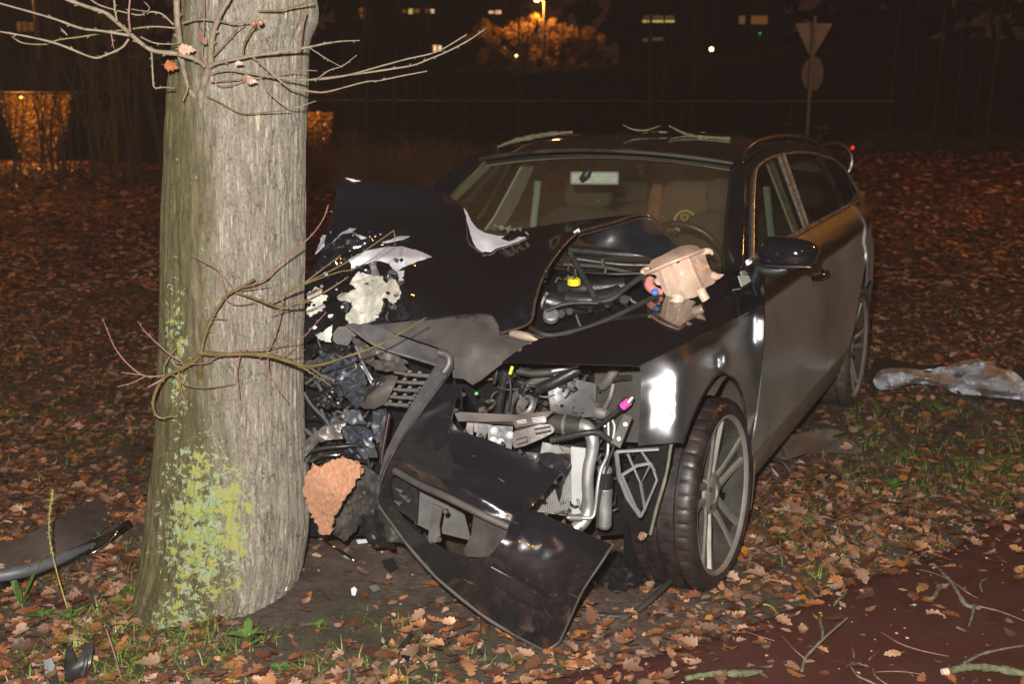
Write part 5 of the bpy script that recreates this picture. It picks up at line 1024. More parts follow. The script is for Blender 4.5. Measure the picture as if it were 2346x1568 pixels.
lid = tsheet('tank_lid', smooth_poly(R6([(1485, 945), (1500, 885), (1530, 860), (1640, 812), (1760, 742), (1880, 716), (1960, 730), (1990, 760), (2000, 778), (1870, 828), (1700, 893), (1550, 955)]), 1),
    tctrl([(1485, 945, 3.56), (1530, 860, 3.58), (1760, 742, 3.60), (1960, 730, 3.60), (1990, 765, 3.57), (1700, 893, 3.49), (1870, 828, 3.49), (1550, 955, 3.52), (1730, 820, 3.51), (1900, 770, 3.53)]), .09, M_TANK, tcr([(1650, 810, 1700, 890, -.006, 5), (1840, 740, 1870, 830, -.005, 5)]), 3.2)
def on(P, r, m, nm, par=None, sub=4): return tube(nm, [tp(*p) for p in P], r, m, par or tank, 12, sub)
on([(1440, 1000, 3.55), (1550, 958, 3.50), (1700, 893, 3.475), (1870, 828, 3.475), (2005, 775, 3.54), (2030, 800, 3.57)], [.007, .006, .0055, .0055, .006, .004], M_TANK, 'tank_flange', body)
on([(1500, 985, 3.54), (1450, 990, 3.55), (1425, 985, 3.55), (1440, 960, 3.56), (1490, 945, 3.56)], [.007, .008, .008, .007, .006], M_TANK, 'mounting_lug')
on([(1770, 1235, 3.50), (1755, 1275, 3.495), (1700, 1300, 3.49), (1640, 1325, 3.49)], [.026, .022, .013, .0125], M_TANK, 'outlet_pipe')
on([(1642, 1300, 3.49), (1636, 1345, 3.49)], [.0125, .0125], M_TANK, 'outlet_pipe', None, 1)
on([(1990, 1160, 3.51), (2015, 1210, 3.505), (2045, 1258, 3.505)], [.017, .0155, .015], M_TANK, 'outlet_pipe')
on([(2010, 790, 3.56), (2060, 780, 3.56), (2092, 790, 3.56), (2110, 815, 3.56)], [.012, .011, .008, .004], M_TANK, 'breather_nipple')
on([(2090, 1010, 3.56), (2150, 1030, 3.56), (2215, 1010, 3.56)], [.014, .012, .002], M_TANK, 'broken_lug')
on([(1500, 1045, 3.57), (1490, 1110, 3.56), (1540, 1165, 3.55), (1620, 1180, 3.55)], [.014, .017, .015, .010], M_TANKR, 'coolant_sump')
on([(1535, 1030, 3.505), (1550, 1060, 3.50)], .0012, M_DARK, 'level_mark', body, 1); on([(1548, 1015, 3.505), (1556, 1045, 3.50)], .0012, M_DARK, 'level_mark', body, 1)

# ------------------------------------------------------------------ torn bark slab
t = NT('raw_bark_inner'); mp = t.n('ShaderNodeMapping'); mp.inputs['Rotation'].default_value = (0, .5, 0); mp.inputs['Scale'].default_value = (1, 1, .3); t.l(t.co.outputs['Object'], mp.inputs[0]); f = t.noise(150, 9, .8, mp.outputs[0], .5)
t.set(Base_Color=t.ramp(f, [(.25, (.36, .15, .085)), (.5, (.62, .32, .19)), (.75, (.75, .46, .31))]), Roughness=.85, Specular_IOR_Level=.15); t.bump(f, 1., .012)
bk = sheet('bark_slab', jag([(700, 1092), (716, 1068), (735, 1072), (760, 1054), (800, 1050), (824, 1068), (828, 1084), (812, 1112), (798, 1132), (778, 1160), (764, 1192), (756, 1226), (738, 1228), (722, 1196), (712, 1176), (699, 1148), (694, 1118)], 4, 2.0, 4), t.m, None, ctrl=[(700, 1092, 3.24), (760, 1054, 3.22), (826, 1075, 3.26), (764, 1192, 3.30), (738, 1228, 3.34), (697, 1130, 3.28), (760, 1130, 3.215)], mode='world', res=5, th=.018, crumple=.008, csc=.09)
tag(bk, 'slab of torn bark with raw orange inner side, wedged beside the trunk', 'bark')

# ------------------------------------------------------------------ wreckage on the ground
def gsheet(name, out, mat, ctrl, label, cat, th=.004, res=12, crumple=0., parent=None, group=None, j=None, seed=0):
    o = sheet(name, jag(out, j, 1.2, seed) if j else out, mat, parent, ctrl=ctrl, mode='ground', res=res, th=th, crumple=crumple, csc=.05, cseed=seed)
    if label: tag(o, label, cat, group)
    return o
ut = gsheet('undertray_panel', [(-30, 1255), (60, 1228), (150, 1180), (222, 1142), (240, 1148), (248, 1185), (250, 1205), (200, 1245), (120, 1280), (-30, 1330)], simple('muddy_plastic', (.045, .034, .03), .55, var=.4, sc=14, bump=.3, dirt=(.08, .058, .048), dirt_amt=.7), [(-30, 1255, .06), (222, 1142, .07), (248, 1185, .05), (-30, 1330, .03), (120, 1280, .03), (120, 1220, .09)], 'muddy dark brown undertray panel lying left of the oak', 'car part')
bs = gsheet('bumper_strip', [(-30, 1322), (60, 1302), (130, 1276), (200, 1245), (255, 1220), (285, 1196), (299, 1194), (296, 1206), (258, 1240), (215, 1268), (120, 1312), (40, 1340), (-30, 1362)], simple('gloss_black_strip', (.016, .017, .02), .2, var=.3, bump=.1), [(-30, 1322, .11), (130, 1276, .12), (299, 1194, .14), (258, 1240, .06), (215, 1268, .04), (-30, 1362, .02), (120, 1312, .02)], 'long glossy black bumper strip with silver edge, left of the oak', 'car part')
tube('strip_edge', [gp(u, v, z) for u, v, z in ((298, 1198, .135), (262, 1228, .11), (225, 1260, .06), (170, 1290, .035))], [.006, .006, .004, .003], M_CHROME, bs, 8, 4)
tube('strip_body', [gp(u, v, z) for u, v, z in ((-30, 1325, .12), (60, 1308, .12), (140, 1280, .12), (215, 1248, .11))], [.020, .022, .019, .008], simple('scuffed_grey_strip', (.09, .095, .105), .35, var=.4, sc=20, bump=.3, dirt=(.03, .03, .03), dirt_amt=.5), bs, 10, 5)
cupm = simple('black_cup_plastic', (.02, .02, .021), .38, var=.4, sc=20, bump=.15, dirt=(.07, .06, .05), dirt_amt=.3)
cup = gsheet('plastic_housing', [(150, 1484), (160, 1478), (170, 1500), (176, 1520), (186, 1500), (192, 1480), (212, 1474), (214, 1490), (206, 1530), (192, 1560), (172, 1568), (150, 1560), (146, 1530)], cupm, [(150, 1484, .10), (212, 1474, .11), (176, 1520, .075), (146, 1530, .06), (206, 1530, .06), (172, 1568, .0), (160, 1545, .05)], 'black forked plastic housing standing in leaves, bottom left', 'car part', th=.006, res=7)
tube('housing_rib', [gp(200, 1480, .10), gp(198, 1515, .075), gp(188, 1548, .04)], .009, cupm, cup, 8, 4)
gsheet('grey_plate', [(100, 1515), (114, 1510), (124, 1530), (118, 1545), (104, 1548)], simple('grey_plate', (.25, .26, .29), .45, var=.15), [(100, 1515, .05), (124, 1530, .04), (104, 1548, .01)], 'small grey plastic plate beside the black housing, bottom left', 'car part', res=8)
gsheet('black_flap', [(96, 1562), (130, 1545), (134, 1568), (130, 1600), (90, 1600)], cupm, [(96, 1562, .02), (130, 1545, .04), (110, 1600, .0)], 'black plastic flap at the bottom edge under an orange leaf', 'car part', res=9)
lens = gsheet('lamp_fragment', [(738, 1236), (756, 1240), (788, 1262), (812, 1284), (824, 1300), (814, 1304), (796, 1300), (770, 1285), (752, 1262)], M_PLASD, [(738, 1236, .05), (788, 1262, .06), (824, 1300, .02), (770, 1285, .01), (752, 1262, .02)], 'dark lamp fragment with grey lens below the torn bark', 'car part', res=7, th=.012)
gsheet('lens', [(770, 1278), (790, 1274), (808, 1290), (812, 1298), (800, 1297)], simple('grey_lens', (.25, .29, .29), .25, var=.1), [(770, 1278, .05), (790, 1274, .065), (812, 1298, .035)], None, None, parent=lens, res=6)
tube('lamp_rim', [gp(738, 1236, .055), gp(770, 1258, .068), gp(805, 1280, .06), gp(822, 1298, .03)], .005, M_CHROME, lens, 6, 4)
M_WHT = simple('white_shard', (.55, .56, .58), .4, var=.08, bump=.03)
for (P, m, lab) in (
    ([(694, 1752 - 1000 + 0), ] * 0, None, None),
    ([(538, 1364), (548, 1362), (566, 1368), (558, 1379), (542, 1376)], M_WHT, 'white angular shard of paint at the foot of the oak'),
    ([(648, 1353), (658, 1345), (656, 1355)], M_WHT, 'tiny white shard just right of the oak foot'),
    ([(804, 1350), (812, 1345), (818, 1352), (814, 1366), (806, 1364)], M_WHT, 'white paint shard on bare soil below the lamp fragment'),
    ([(816, 1238), (840, 1236), (842, 1244), (820, 1247)], M_WHT, 'pale square shard at the edge of the torn bumper'),
    ([(666, 1312), (678, 1305), (688, 1302), (692, 1316), (676, 1325)], M_PLAS, 'jagged black plastic shard right of the oak foot'),
    ([(910, 1488), (926, 1470), (940, 1448), (944, 1452), (934, 1478), (922, 1490)], M_PLAS, 'curved black plastic sliver upright among front leaves'),
    ([(845, 1345), (862, 1340), (872, 1352), (856, 1358)], M_PLAS, 'ragged black scrap on bare soil beside the bumper'),
    ([(875, 1285), (900, 1278), (912, 1300), (895, 1312), (880, 1300)], M_PLAS, 'crumpled black scrap right of the lamp fragment'),
    ([(920, 1500), (940, 1505), (936, 1518), (922, 1515)], M_DARK, 'small black chip half under leaves at the bottom'),
    ([(250, 1290), (275, 1278), (272, 1288), (255, 1296)], simple('dusty_blue_shard', (.10, .12, .15), .4), 'blue grey splinter in grass left of the oak'),
    ([(1960, 1062), (1990, 1050), (1995, 1062), (1972, 1072)], M_STEEL, 'flat grey shard in the grass behind the front wheel')):
    if m is None: continue
    c_ = np.mean(P, 0); hgt = .07 if 'upright' in lab else .012
    vs = [p[1] for p in P]
    gsheet('debris_shard', P, m, [(u, v, .012 + (surf_z(*gp(u, v)[:2])) + hgt * (max(vs) - v) / max(1, max(vs) - min(vs))) for u, v in P], lab, 'shard', th=.003, res=6)
# arch liner lying by the wheel, hose, sheet of plastic and wires behind the wheel
gsheet('wheel_liner_piece', [(1392, 1258), (1440, 1268), (1482, 1306), (1506, 1328), (1512, 1340), (1490, 1352), (1420, 1354), (1345, 1352), (1350, 1320)], M_PLAS, [(1392, 1258, .10), (1482, 1306, .06), (1510, 1335, .03), (1420, 1354, .01), (1345, 1352, .01)], 'black wheel arch liner on the leaves between bumper and front tyre', 'car part', res=7, crumple=.02, j=9)
hs = tube('rubber_hose', [gp(u, v, z) for u, v, z in ((1300, 1400, .03), (1335, 1406, .02), (1385, 1412, .015), (1425, 1413, .015), (1460, 1400, .02), (1495, 1372, .04), (1530, 1338, .06), (1548, 1318, .07))], .0105, M_RUB, None, 10, 6); tag(hs, 'black rubber hose with metal end lying before the front tyre', 'hose')
tube('hose_fitting', [gp(1542, 1326, .066), gp(1552, 1312, .074), gp(1566, 1296, .085)], [.012, .009, .007], M_ALU, hs, 10, 2)
gsheet('plastic_sheet', [(1745, 1045), (1800, 1000), (1900, 982), (1938, 990), (1905, 1000), (1955, 1012), (1985, 1042), (1930, 1035), (1850, 1038), (1800, 1052)], simple('muddy_grey_sheet', (.13, .115, .10), .5, var=.3, sc=8, bump=.25, dirt=(.10, .07, .045), dirt_amt=.6), [(1745, 1045, .03), (1800, 1000, .08), (1900, 982, .07), (1955, 1012, .03), (1930, 1035, .02), (1850, 1038, .05), (1870, 1010, .03), (1985, 1042, .01)], 'torn grey plastic panel on the ground behind the front wheel', 'car part', res=9, crumple=.008)
wires = empty('torn_wires', gp(1790, 1080, 0)); tag(wires, 'bundle of torn cables with a blue plug behind the front wheel', 'wires')
wo = np.array(gp(1790, 1080, 0))
for P, r, m, nm in (([(1752, 1050, .05), (1762, 1070, .05), (1775, 1092, .02)], .006, M_RUB, 'cable'), ([(1782, 1010, .10), (1795, 1040, .06), (1802, 1062, .03)], .006, M_RUB, 'cable'), ([(1765, 1052, .06), (1790, 1058, .06), (1808, 1078, .03), (1814, 1090, .01)], .009, M_RUB, 'cable'), ([(1748, 1062, .04), (1762, 1078, .03), (1778, 1092, .02)], .004, M_ALU, 'bare_wire'), ([(1740, 1048, .05), (1746, 1052, .05)], .012, M_BLUE, 'blue_plug'), ([(1765, 1074, .035), (1780, 1090, .02)], .007, simple('pale_plug', (.6, .58, .45), .4), 'pale_plug')):
    tube(nm, [np.array(gp(*p)) - wo for p in P], r, m, wires, 8, 4)
wsh = MB(); wc_ = gp(1868, 1108, .012); V, Fc = lathe([(.012, -.003), (.022, -.003), (.022, .003), (.012, .003), (.012, -.003)], wc_, (.1, -.5, .8), 20); wo_ = mesh_obj('metal_washer', V, Fc, M_CHROME, None); tag(wo_, 'shiny metal washer in grass behind the front wheel', 'washer')
# ------------------------------------------------------------------ silver lined jacket
t = NT('silver_fabric'); f = t.noise(5, 5); w = t.noise(22, 6, .6, 'Object', 1.2)
t.set(Base_Color=t.ramp(f, [(.35, (.86, .88, .92)), (.62, (.78, .78, .80)), (.78, (.66, .58, .45))]), Metallic=.8, Roughness=.36); t.bump(w, 1., .05)
M_SILV = t.m; M_BLK = simple('black_fabric', (.012, .012, .014), .9, var=.3, bump=.5, bsc=60, bd=.01)
jk = empty('jacket', gp(2180, 890, 0)); tag(jk, 'crumpled silver and black jacket lying behind the rear wheel', 'jacket'); jo = np.array(gp(2180, 890, 0))
def cloth(name, out, ctrl, mat, crumple, seed, res=8, th=.012, creases=()):
    o = sheet(name, out, mat, None, ctrl=ctrl, creases=creases, sharp=30, mode='ground', res=res, th=th, crumple=crumple, csc=.024, cseed=seed)
    for v in o.data.vertices: v.co -= Vector(jo)
    o.parent = jk; return o
cloth('outer_shell', smooth_poly([(1998, 872), (2015, 846), (2070, 842), (2130, 852), (2160, 842), (2200, 828), (2245, 820), (2290, 846), (2325, 850), (2352, 880), (2380, 920), (2340, 916), (2290, 912), (2240, 906), (2200, 902), (2160, 888), (2120, 880), (2080, 880), (2040, 895), (2008, 890)], 2), [(1998, 872, .06), (2015, 846, .12), (2070, 842, .13), (2130, 852, .08), (2200, 828, .12), (2245, 820, .12), (2325, 850, .14), (2380, 920, .03), (2290, 912, .02), (2200, 902, .02), (2120, 880, .02), (2040, 895, .02), (2080, 862, .13), (2150, 865, .12), (2220, 860, .06), (2260, 875, .13), (2180, 850, .04)], M_SILV, .02, 5, 5, .008, [(x0, y0, x1, y1, am, w) for x0, y0, x1, y1, am, w in ((2010, 862, 2090, 850, .05, 9), (2040, 880, 2130, 866, .06, 10), (2080, 856, 2170, 884, .055, 9), (2120, 858, 2180, 850, -.05, 10), (2150, 876, 2260, 890, .06, 10), (2170, 846, 2240, 832, .06, 9), (2190, 862, 2250, 842, -.05, 9), (2220, 866, 2300, 870, .07, 11), (2240, 846, 2290, 862, .05, 8), (2250, 892, 2340, 900, .06, 10), (2290, 856, 2330, 890, .06, 9), (2300, 880, 2360, 905, -.05, 9), (2100, 872, 2150, 880, -.04, 8), (2020, 880, 2070, 874, -.04, 8), (2200, 886, 2240, 878, -.05, 8))])
cloth('lining', smooth_poly([(1990, 880), (2000, 820), (2030, 818), (2100, 838), (2180, 832), (2150, 850), (2060, 850), (2020, 852), (2006, 880), (2012, 900)], 1), [(1990, 880, .02), (2000, 820, .02), (2030, 818, .04), (2100, 838, .07), (2180, 832, .06), (2060, 850, .06), (2012, 900, .005)], M_BLK, .01, 6)
cloth('lining', smooth_poly([(2318, 842), (2360, 832), (2420, 850), (2420, 910), (2345, 890), (2328, 862)], 1), [(2318, 842, .1), (2360, 832, .08), (2420, 910, .04), (2345, 890, .06)], M_BLK, .01, 7)
cloth('lining', smooth_poly([(2006, 886), (2040, 894), (2120, 882), (2200, 903), (2300, 914), (2380, 925), (2300, 920), (2200, 909), (2120, 888), (2040, 900), (2010, 896)], 1), [(2006, 886, .01), (2120, 882, .015), (2300, 914, .02), (2200, 909, .0), (2040, 900, .0)], M_BLK, .0, 8)

# ------------------------------------------------------------------ fallen oak leaves
M_LEAF = None
t = NT('fallen_leaf'); at_ = t.n('ShaderNodeAttribute'); at_.attribute_name = 'Col'
f = t.noise(70, 4, .6); cc = t.mix(t.ramp(f, [(.35, .45), (.65, 0.)]), at_.outputs['Color'], (.07, .028, .014))
t.set(Base_Color=cc, Roughness=t.ramp(t.noise(35, 3), [(.35, .28), (.65, .62)]), Specular_IOR_Level=.55); t.bump(t.noise(120, 4), .35, .003); M_LEAF = t.m
PAL = [(.30, .115, .045), (.36, .16, .07), (.20, .07, .03), (.12, .042, .02), (.42, .25, .16), (.44, .29, .21), (.30, .18, .12), (.07, .026, .015), (.40, .15, .035), (.22, .105, .06), (.40, .17, .02), (.26, .15, .10), (.38, .19, .09), (.17, .10, .07)]
PW = np.array([2.2, 2.2, 3, 3, 1.8, 1.3, 2.2, 2.5, .8, 2.6, .25, 2.4, 1.5, 2.4]); PW /= PW.sum()
def oak_leaf(r, detail=1):
    """lobed outline on a midrib, unit length, returns V (n,3), F"""
    ns = {2: 13, 1: 8, 0: 5}[detail]; ts = np.linspace(0, 1, ns); V = []
    ph = r.uniform(-.3, .3); curl = r.uniform(-.6, 1.5); fold = r.uniform(0, .7); tw = r.uniform(-.9, .9); wid = r.uniform(.25, .36); bend = r.uniform(-.25, .25); off = r.integers(3)
    for i, q in enumerate(ts):
        env = wid * sin(pi * min(1, q ** .62)) ** .75 + .012
        z0 = curl * .35 * (q - .45) ** 2
        for s in (-1, 0, 1):
            lob = 1. if not detail else ((.62, 1.0, 1.06)[(i + off + (1 if s > 0 else 0)) % 3] if detail == 2 else (.68, 1.1)[(i + off) % 2]) * r.uniform(.88, 1.1)
            w = env * lob if 0 < i < ns - 1 else .012
            ww = w * s * (1 + .12 * s * ph); zz = z0 + fold * abs(ww) * .8 + tw * ww * (q - .5) + (r.normal(0, .014) if s else 0)
            V.append((q - .5 + (.045 * (lob - .5) if s else 0), ww + bend * (q - .5) ** 2, zz))
    Fc = []
    for i in range(ns - 1):
        a = i * 3; Fc += [(a, a + 1, a + 4, a + 3), (a + 1, a + 2, a + 5, a + 4)]
    if detail == 2:     # stalk
        n = len(V); V += [(-.5, -.012, V[1][2]), (-.5, .012, V[1][2]), (-.68, .006, V[1][2] + .03), (-.68, -.006, V[1][2] + .03)]; Fc.append((n, n + 1, n + 2, n + 3))
    return np.array(V), Fc
lr = np.random.default_rng(21)
SHAPES = [oak_leaf(lr, 2) for _ in range(22)]; SHAPES1 = [oak_leaf(lr, 1) for _ in range(14)]; SHAPES0 = [oak_leaf(lr, 0) for _ in range(8)]
def leaf_density(x, y):
    d = np.ones_like(x)
    d *= 1 - .93 * np.exp(-(((x + .42) / .36) ** 2 + ((y - 3.42) / .42) ** 2) ** 2)
    d *= 1 - .75 * np.exp(-(((x + .62) / .26) ** 2 + ((y - 3.05) / .2) ** 2) ** 2)
    d *= 1 - .55 * np.exp(-(((x - 2.0) / .8) ** 2 + ((y - 5.2) / .5) ** 2) ** 2)
    d *= 1 - .6 * np.exp(-(((x - 1.6) / .5) ** 2 + ((y - 4.75) / .4) ** 2) ** 2)
    d *= 1 - .5 * np.exp(-(((x + 1.45) / .3) ** 2 + ((y - 3.75) / .2) ** 2) ** 2)
    ps = path_side(x, y); d = np.where(ps > 0, np.minimum(d, .05 + .75 * np.exp(-ps / .10) * .6 + .22 * np.exp(-ps / .45) * (x < .9)), d)
    c = (x + .0705) * -.457 + (y - 3.75) * -.889; l = (x + .0705) * .889 + (y - 3.75) * -.457
    d = np.where((c < .35) & (c > -3.3) & (abs(l) < .72), d * .15, d)
    g = np.sin(x * 1.9 + 1.0) * np.sin(y * 2.3 + .4) + .6 * np.sin(x * 4.1) * np.sin(y * 3.3 + 1); d *= np.clip(.95 - .30 * g, .35, 1)
    d = np.where(np.hypot(x - TX, y - TY) < .27, 0, d)
    return d
def scatter(n, y0, y1, margin):
    y = np.sqrt(lr.uniform(y0 * y0, y1 * y1, n)); x = lr.uniform(-1, 1, n) * (.60 * y + margin)
    k = lr.random(n) < leaf_density(x, y); return x[k], y[k]
LF = []
for n, y0, y1, mg, smin, smax, det in ((18500, 1.75, 4.5, .8, .018, .09, 2), (27500, 4.5, 9, 1.0, .03, .09, 1), (23000, 9, 16, 1.4, .07, .13, 0), (15000, 16, 30, 2, .12, .22, 0)):
    x, y = scatter(n, y0, y1, mg)
    for a, b in zip(x, y): LF.append((a, b, smin + (smax - smin) * lr.beta(1.4, 2.6), det))
def leaf_xf(x, y, s):
    a = lr.uniform(0, 2 * pi); tx, ty = lr.normal(0, .20, 2); lift = abs(lr.normal(0, .008)) + .003
    R_ = (Matrix.Rotation(a, 3, 'Z') @ Matrix.Rotation(tx, 3, 'X') @ Matrix.Rotation(ty, 3, 'Y'))
    return np.array(R_) * s, np.array([x, y, surf_z_fast(x, y) + lift + .12 * s * (abs(tx) + abs(ty))])
PSC = {}
def surf_z_fast(x, y): return ZC[0]
ZC = [0.]
xs_, ys_ = np.array([l[0] for l in LF]), np.array([l[1] for l in LF]); zz_ = gz(xs_, ys_); pp_ = path_side(xs_, ys_); zz_ = np.where(pp_ > .02, .009, zz_)
ordr = np.argsort((xs_ ** 2 + ys_ ** 2) / np.array([l[2] for l in LF]) ** 2)
in_view = (np.abs(xs_) < .47 * ys_) & (ys_ > 2.45)
big = [i for i in ordr if in_view[i]][:300]; bigset = set(big)
Vl = []; Fl = []; Cl = []; nb = 0
indiv = []
for i, (x, y, s, det) in enumerate(LF):
    ZC[0] = zz_[i]; R_, T_ = leaf_xf(x, y, s); c = np.array(PAL[lr.choice(len(PAL), p=PW)]) * (lr.uniform(.9, 1.6) if lr.random() > .3 else lr.uniform(.3, .8))
    if not det: c = c * 1.3  # far leaves lightened in colour to stand in for light back there
    if i in bigset: indiv.append((R_, T_, pp_[i] > .02)); continue
    sh = SHAPES[lr.integers(22)] if det == 2 else SHAPES1[lr.integers(14)] if det else SHAPES0[lr.integers(8)]
    V = sh[0] @ R_.T + T_; Vl.append(V); Fl += [tuple(q + nb for q in f) for f in sh[1]]; nb += len(V); Cl.append(np.tile(np.append(c, 1.), (len(V), 1)))
def col_attr(me, C):
    a = me.color_attributes.new('Col', 'FLOAT_COLOR', 'POINT'); a.data.foreach_set('color', np.asarray(C, np.float32).ravel())
lv = mesh_obj('leaf_litter', np.vstack(Vl), Fl, M_LEAF, None, True, 0); col_attr(lv.data, np.vstack(Cl)); tag(lv, 'wet brown fallen oak leaves carpeting the ground', 'leaves', kind='stuff')
LM = []
for k in range(40):
    V, Fc = SHAPES[k % 22]; me = bpy.data.meshes.new('leaf'); me.from_pydata([tuple(p) for p in V], [], Fc); me.materials.append(M_LEAF); me.polygons.foreach_set('use_smooth', [True] * len(me.polygons))
    c = np.array(PAL[lr.choice(len(PAL), p=PW)]) * lr.uniform(.8, 1.45); col_attr(me, np.tile(np.append(c, 1.), (len(V), 1))); LM.append(me)
for R_, T_, onp in indiv:
    o = bpy.data.objects.new('leaf', LM[lr.integers(len(LM))]); col.objects.link(o); o.parent = path if onp else ground
    o.matrix_local = Matrix([[*R_[0], T_[0]], [*R_[1], T_[1]], [*R_[2], T_[2]], [0, 0, 0, 1]])
def place_leaf(parent, p, s, rot, colr, name='leaf', sh=None):
    V, Fc = SHAPES[sh if sh is not None else lr.integers(14)]; me = bpy.data.meshes.new(name); R_ = np.array(Matrix.Rotation(rot[2], 3, 'Z') @ Matrix.Rotation(rot[0], 3, 'X') @ Matrix.Rotation(rot[1], 3, 'Y')) * s
    me.from_pydata([tuple(q) for q in (V @ R_.T + np.asarray(p))], [], Fc); me.materials.append(M_LEAF); me.polygons.foreach_set('use_smooth', [True] * len(me.polygons)); col_attr(me, np.tile((*colr, 1.), (len(V), 1)))
    o = bpy.data.objects.new(name, me); col.objects.link(o); o.parent = parent; return o
T0 = np.array([TX, TY, 0])
for u, v, s, c, rt in ((428, 112, .045, (.50, .30, .22), (1.4, .1, .4)), (462, 90, .055, (.46, .27, .19), (1.3, 1.2, .2)), (391, 150, .045, (.42, .14, .05), (1.4, .8, .1)), (548, 145, .022, (.44, .27, .2), (1.4, .4, 0)), (568, 178, .035, (.48, .3, .23), (1.3, .9, .2)), (575, 186, .03, (.44, .26, .2), (1.5, .2, .4))):
    place_leaf(oak, wp(u, v, trunk_front(v) - .09) - T0, s, rt, c, 'dead_leaf')
# leaf stuck on the tyre, on the hood and on the car
lo_leaf = place_leaf(None, wp(1470, 1228, 3.28), .05, (1.3, .6, .3), (.46, .28, .17), 'stuck_leaf'); tag(lo_leaf, 'tan oak leaf stuck upright before the front tyre', 'leaf')

# ------------------------------------------------------------------ grass and weeds
t = NT('grass_blade'); at_ = t.n('ShaderNodeAttribute'); at_.attribute_name = 'Col'; t.set(Base_Color=at_.outputs['Color'], Roughness=.5, Specular_IOR_Level=.4); M_GRASS = t.m
gr = np.random.default_rng(31); Vg = []; Fg = []; Cg = []; ng = 0
def blade(x, y, z, h, w, a, bend, c):
    global ng
    d = np.array([cos(a), sin(a), 0]); s = np.array([-sin(a), cos(a), 0]) * w; P = []
    for q in (0, .4, .75): 
        b = np.array([x, y, z]) + d * bend * h * q * q + np.array([0, 0, h * q * (1 - .25 * bend * q)]); P += [b - s * (1 - q * .6), b + s * (1 - q * .6)]
    P.append(np.array([x, y, z]) + d * bend * h + np.array([0, 0, h * (1 - .25 * bend)]))
    Vg.extend(P); Fg.extend([(ng, ng + 1, ng + 3, ng + 2), (ng + 2, ng + 3, ng + 5, ng + 4), (ng + 4, ng + 5, ng + 6)]); Cg.extend([(*c, 1)] * 7); ng += 7
GC = [(.10, .16, .025), (.15, .22, .03), (.07, .11, .02), (.20, .24, .05), (.24, .20, .09)]
tuft = []
for _ in range(2600):
    y = sqrt(gr.uniform(2.2 ** 2, 12 ** 2)); x = gr.uniform(-1, 1) * (.5 * y + .6); tuft.append((x, y))
for cx, cy, r, n in ((2.3, 4.9, .7, 240), (1.75, 4.35, .4, 120), (2.6, 4.5, .5, 150), (1.2, 3.75, .35, 70), (2.9, 5.0, .5, 140), (-.2, 2.75, .4, 40), (-.55, 2.8, .3, 35), (-1.1, 2.98, .25, 130), (-1.25, 2.85, .3, 40), (-.95, 2.8, .2, 25), (-1.3, 3.5, .3, 30), (.15, 2.72, .2, 20), (-2.1, 5.5, .6, 40), (-1.6, 4.6, .4, 30), (2.9, 7.5, 1., 50), (3.6, 8.5, 1.2, 60), (1.9, 5.3, .3, 30)):
    for _ in range(n): a = gr.uniform(0, 2 * pi); q = r * sqrt(gr.random()); tuft.append((cx + q * cos(a), cy + q * sin(a)))
tz = gz([p[0] for p in tuft], [p[1] for p in tuft]); tp = path_side([p[0] for p in tuft], [p[1] for p in tuft])
for (x, y), z, ps in zip(tuft, tz, tp):
    if ps > -.03 or np.hypot(x - TX, y - TY) < .24: continue
    c1 = (x + .0705) * -.457 + (y - 3.75) * -.889; l1 = (x + .0705) * .889 + (y - 3.75) * -.457
    if -3.3 < c1 < .7 and abs(l1) < .85: continue
    base = np.array(GC[gr.choice(5, p=[.3, .25, .2, .13, .12])])
    for _ in range(gr.integers(4, 11)):
        blade(x + gr.normal(0, .018), y + gr.normal(0, .018), z - .005, gr.uniform(.02, .062), gr.uniform(.001, .003), gr.uniform(0, 2 * pi), gr.uniform(.4, 1.9), base * gr.uniform(.5, 1.3))
# fine litter: stalks and splinters
for _ in range(900):
    y = sqrt(gr.uniform(2.2 ** 2, 7 ** 2)); x = gr.uniform(-1, 1) * (.5 * y + .4); blade(x, y, surf_z(x, y) + .006, .02, .0012, gr.uniform(0, 6.3), gr.uniform(1.5, 4), np.array((.22, .14, .08)) * gr.uniform(.5, 1.5))
gro = mesh_obj('grass', Vg, Fg, M_GRASS, None, True, 0); col_attr(gro.data, Cg); tag(gro, 'thin grass tufts between the fallen leaves', 'grass', kind='stuff')
M_WEED = simple('weed_leaf', (.075, .145, .03), .42, var=.3, sc=40, bump=.2)
M_WEEDY = simple('weed_stalk', (.28, .25, .06), .6, var=.3, sc=40, bump=.2)
def weed(u, v, nl, size, label, upright=.5, stem=.03, ov=.5):
    p = gp(u, v); p = np.array([p[0], p[1], surf_z(p[0], p[1])]); w = empty('weed', p); tag(w, label, 'plant', 'weeds at the foot of the oak')
    tube('stem', [(0, 0, -.01), (.003, .002, stem)], .0018, M_WEEDY, w, 6, 1)
    for k in range(nl):
        a = 2.4 * k + gr.uniform(-.3, .3); L = size * gr.uniform(.7, 1.15); up = upright * gr.uniform(.6, 1.3); n = 7; V = []
        for i in range(n):
            q = i / (n - 1); wd = ov * .5 * L * sin(pi * q ** .8) + .0006
            c = np.array([cos(a) * L * q, sin(a) * L * q, stem * (.3 + .7 * k / nl) + up * L * q - .35 * L * q * q]); s_ = np.array([-sin(a), cos(a), 0]) * wd
            V += [c - s_ + np.array([0, 0, wd * .35]), c, c + s_ + np.array([0, 0, wd * .35])]
        Fc = [f for i in range(n - 1) for f in ((i * 3, i * 3 + 1, i * 3 + 4, i * 3 + 3), (i * 3 + 1, i * 3 + 2, i * 3 + 5, i * 3 + 4))]
        mesh_obj('leaf_blade', V, Fc, M_WEED, w, True, 0)
    return w
weed(572, 1505, 7, .055, 'small green weed with upright leaves in front of the oak', 1.2, .06, .45)
weed(300, 1375, 9, .035, 'round leaved green weed left of the oak foot', .5, .03, .8)
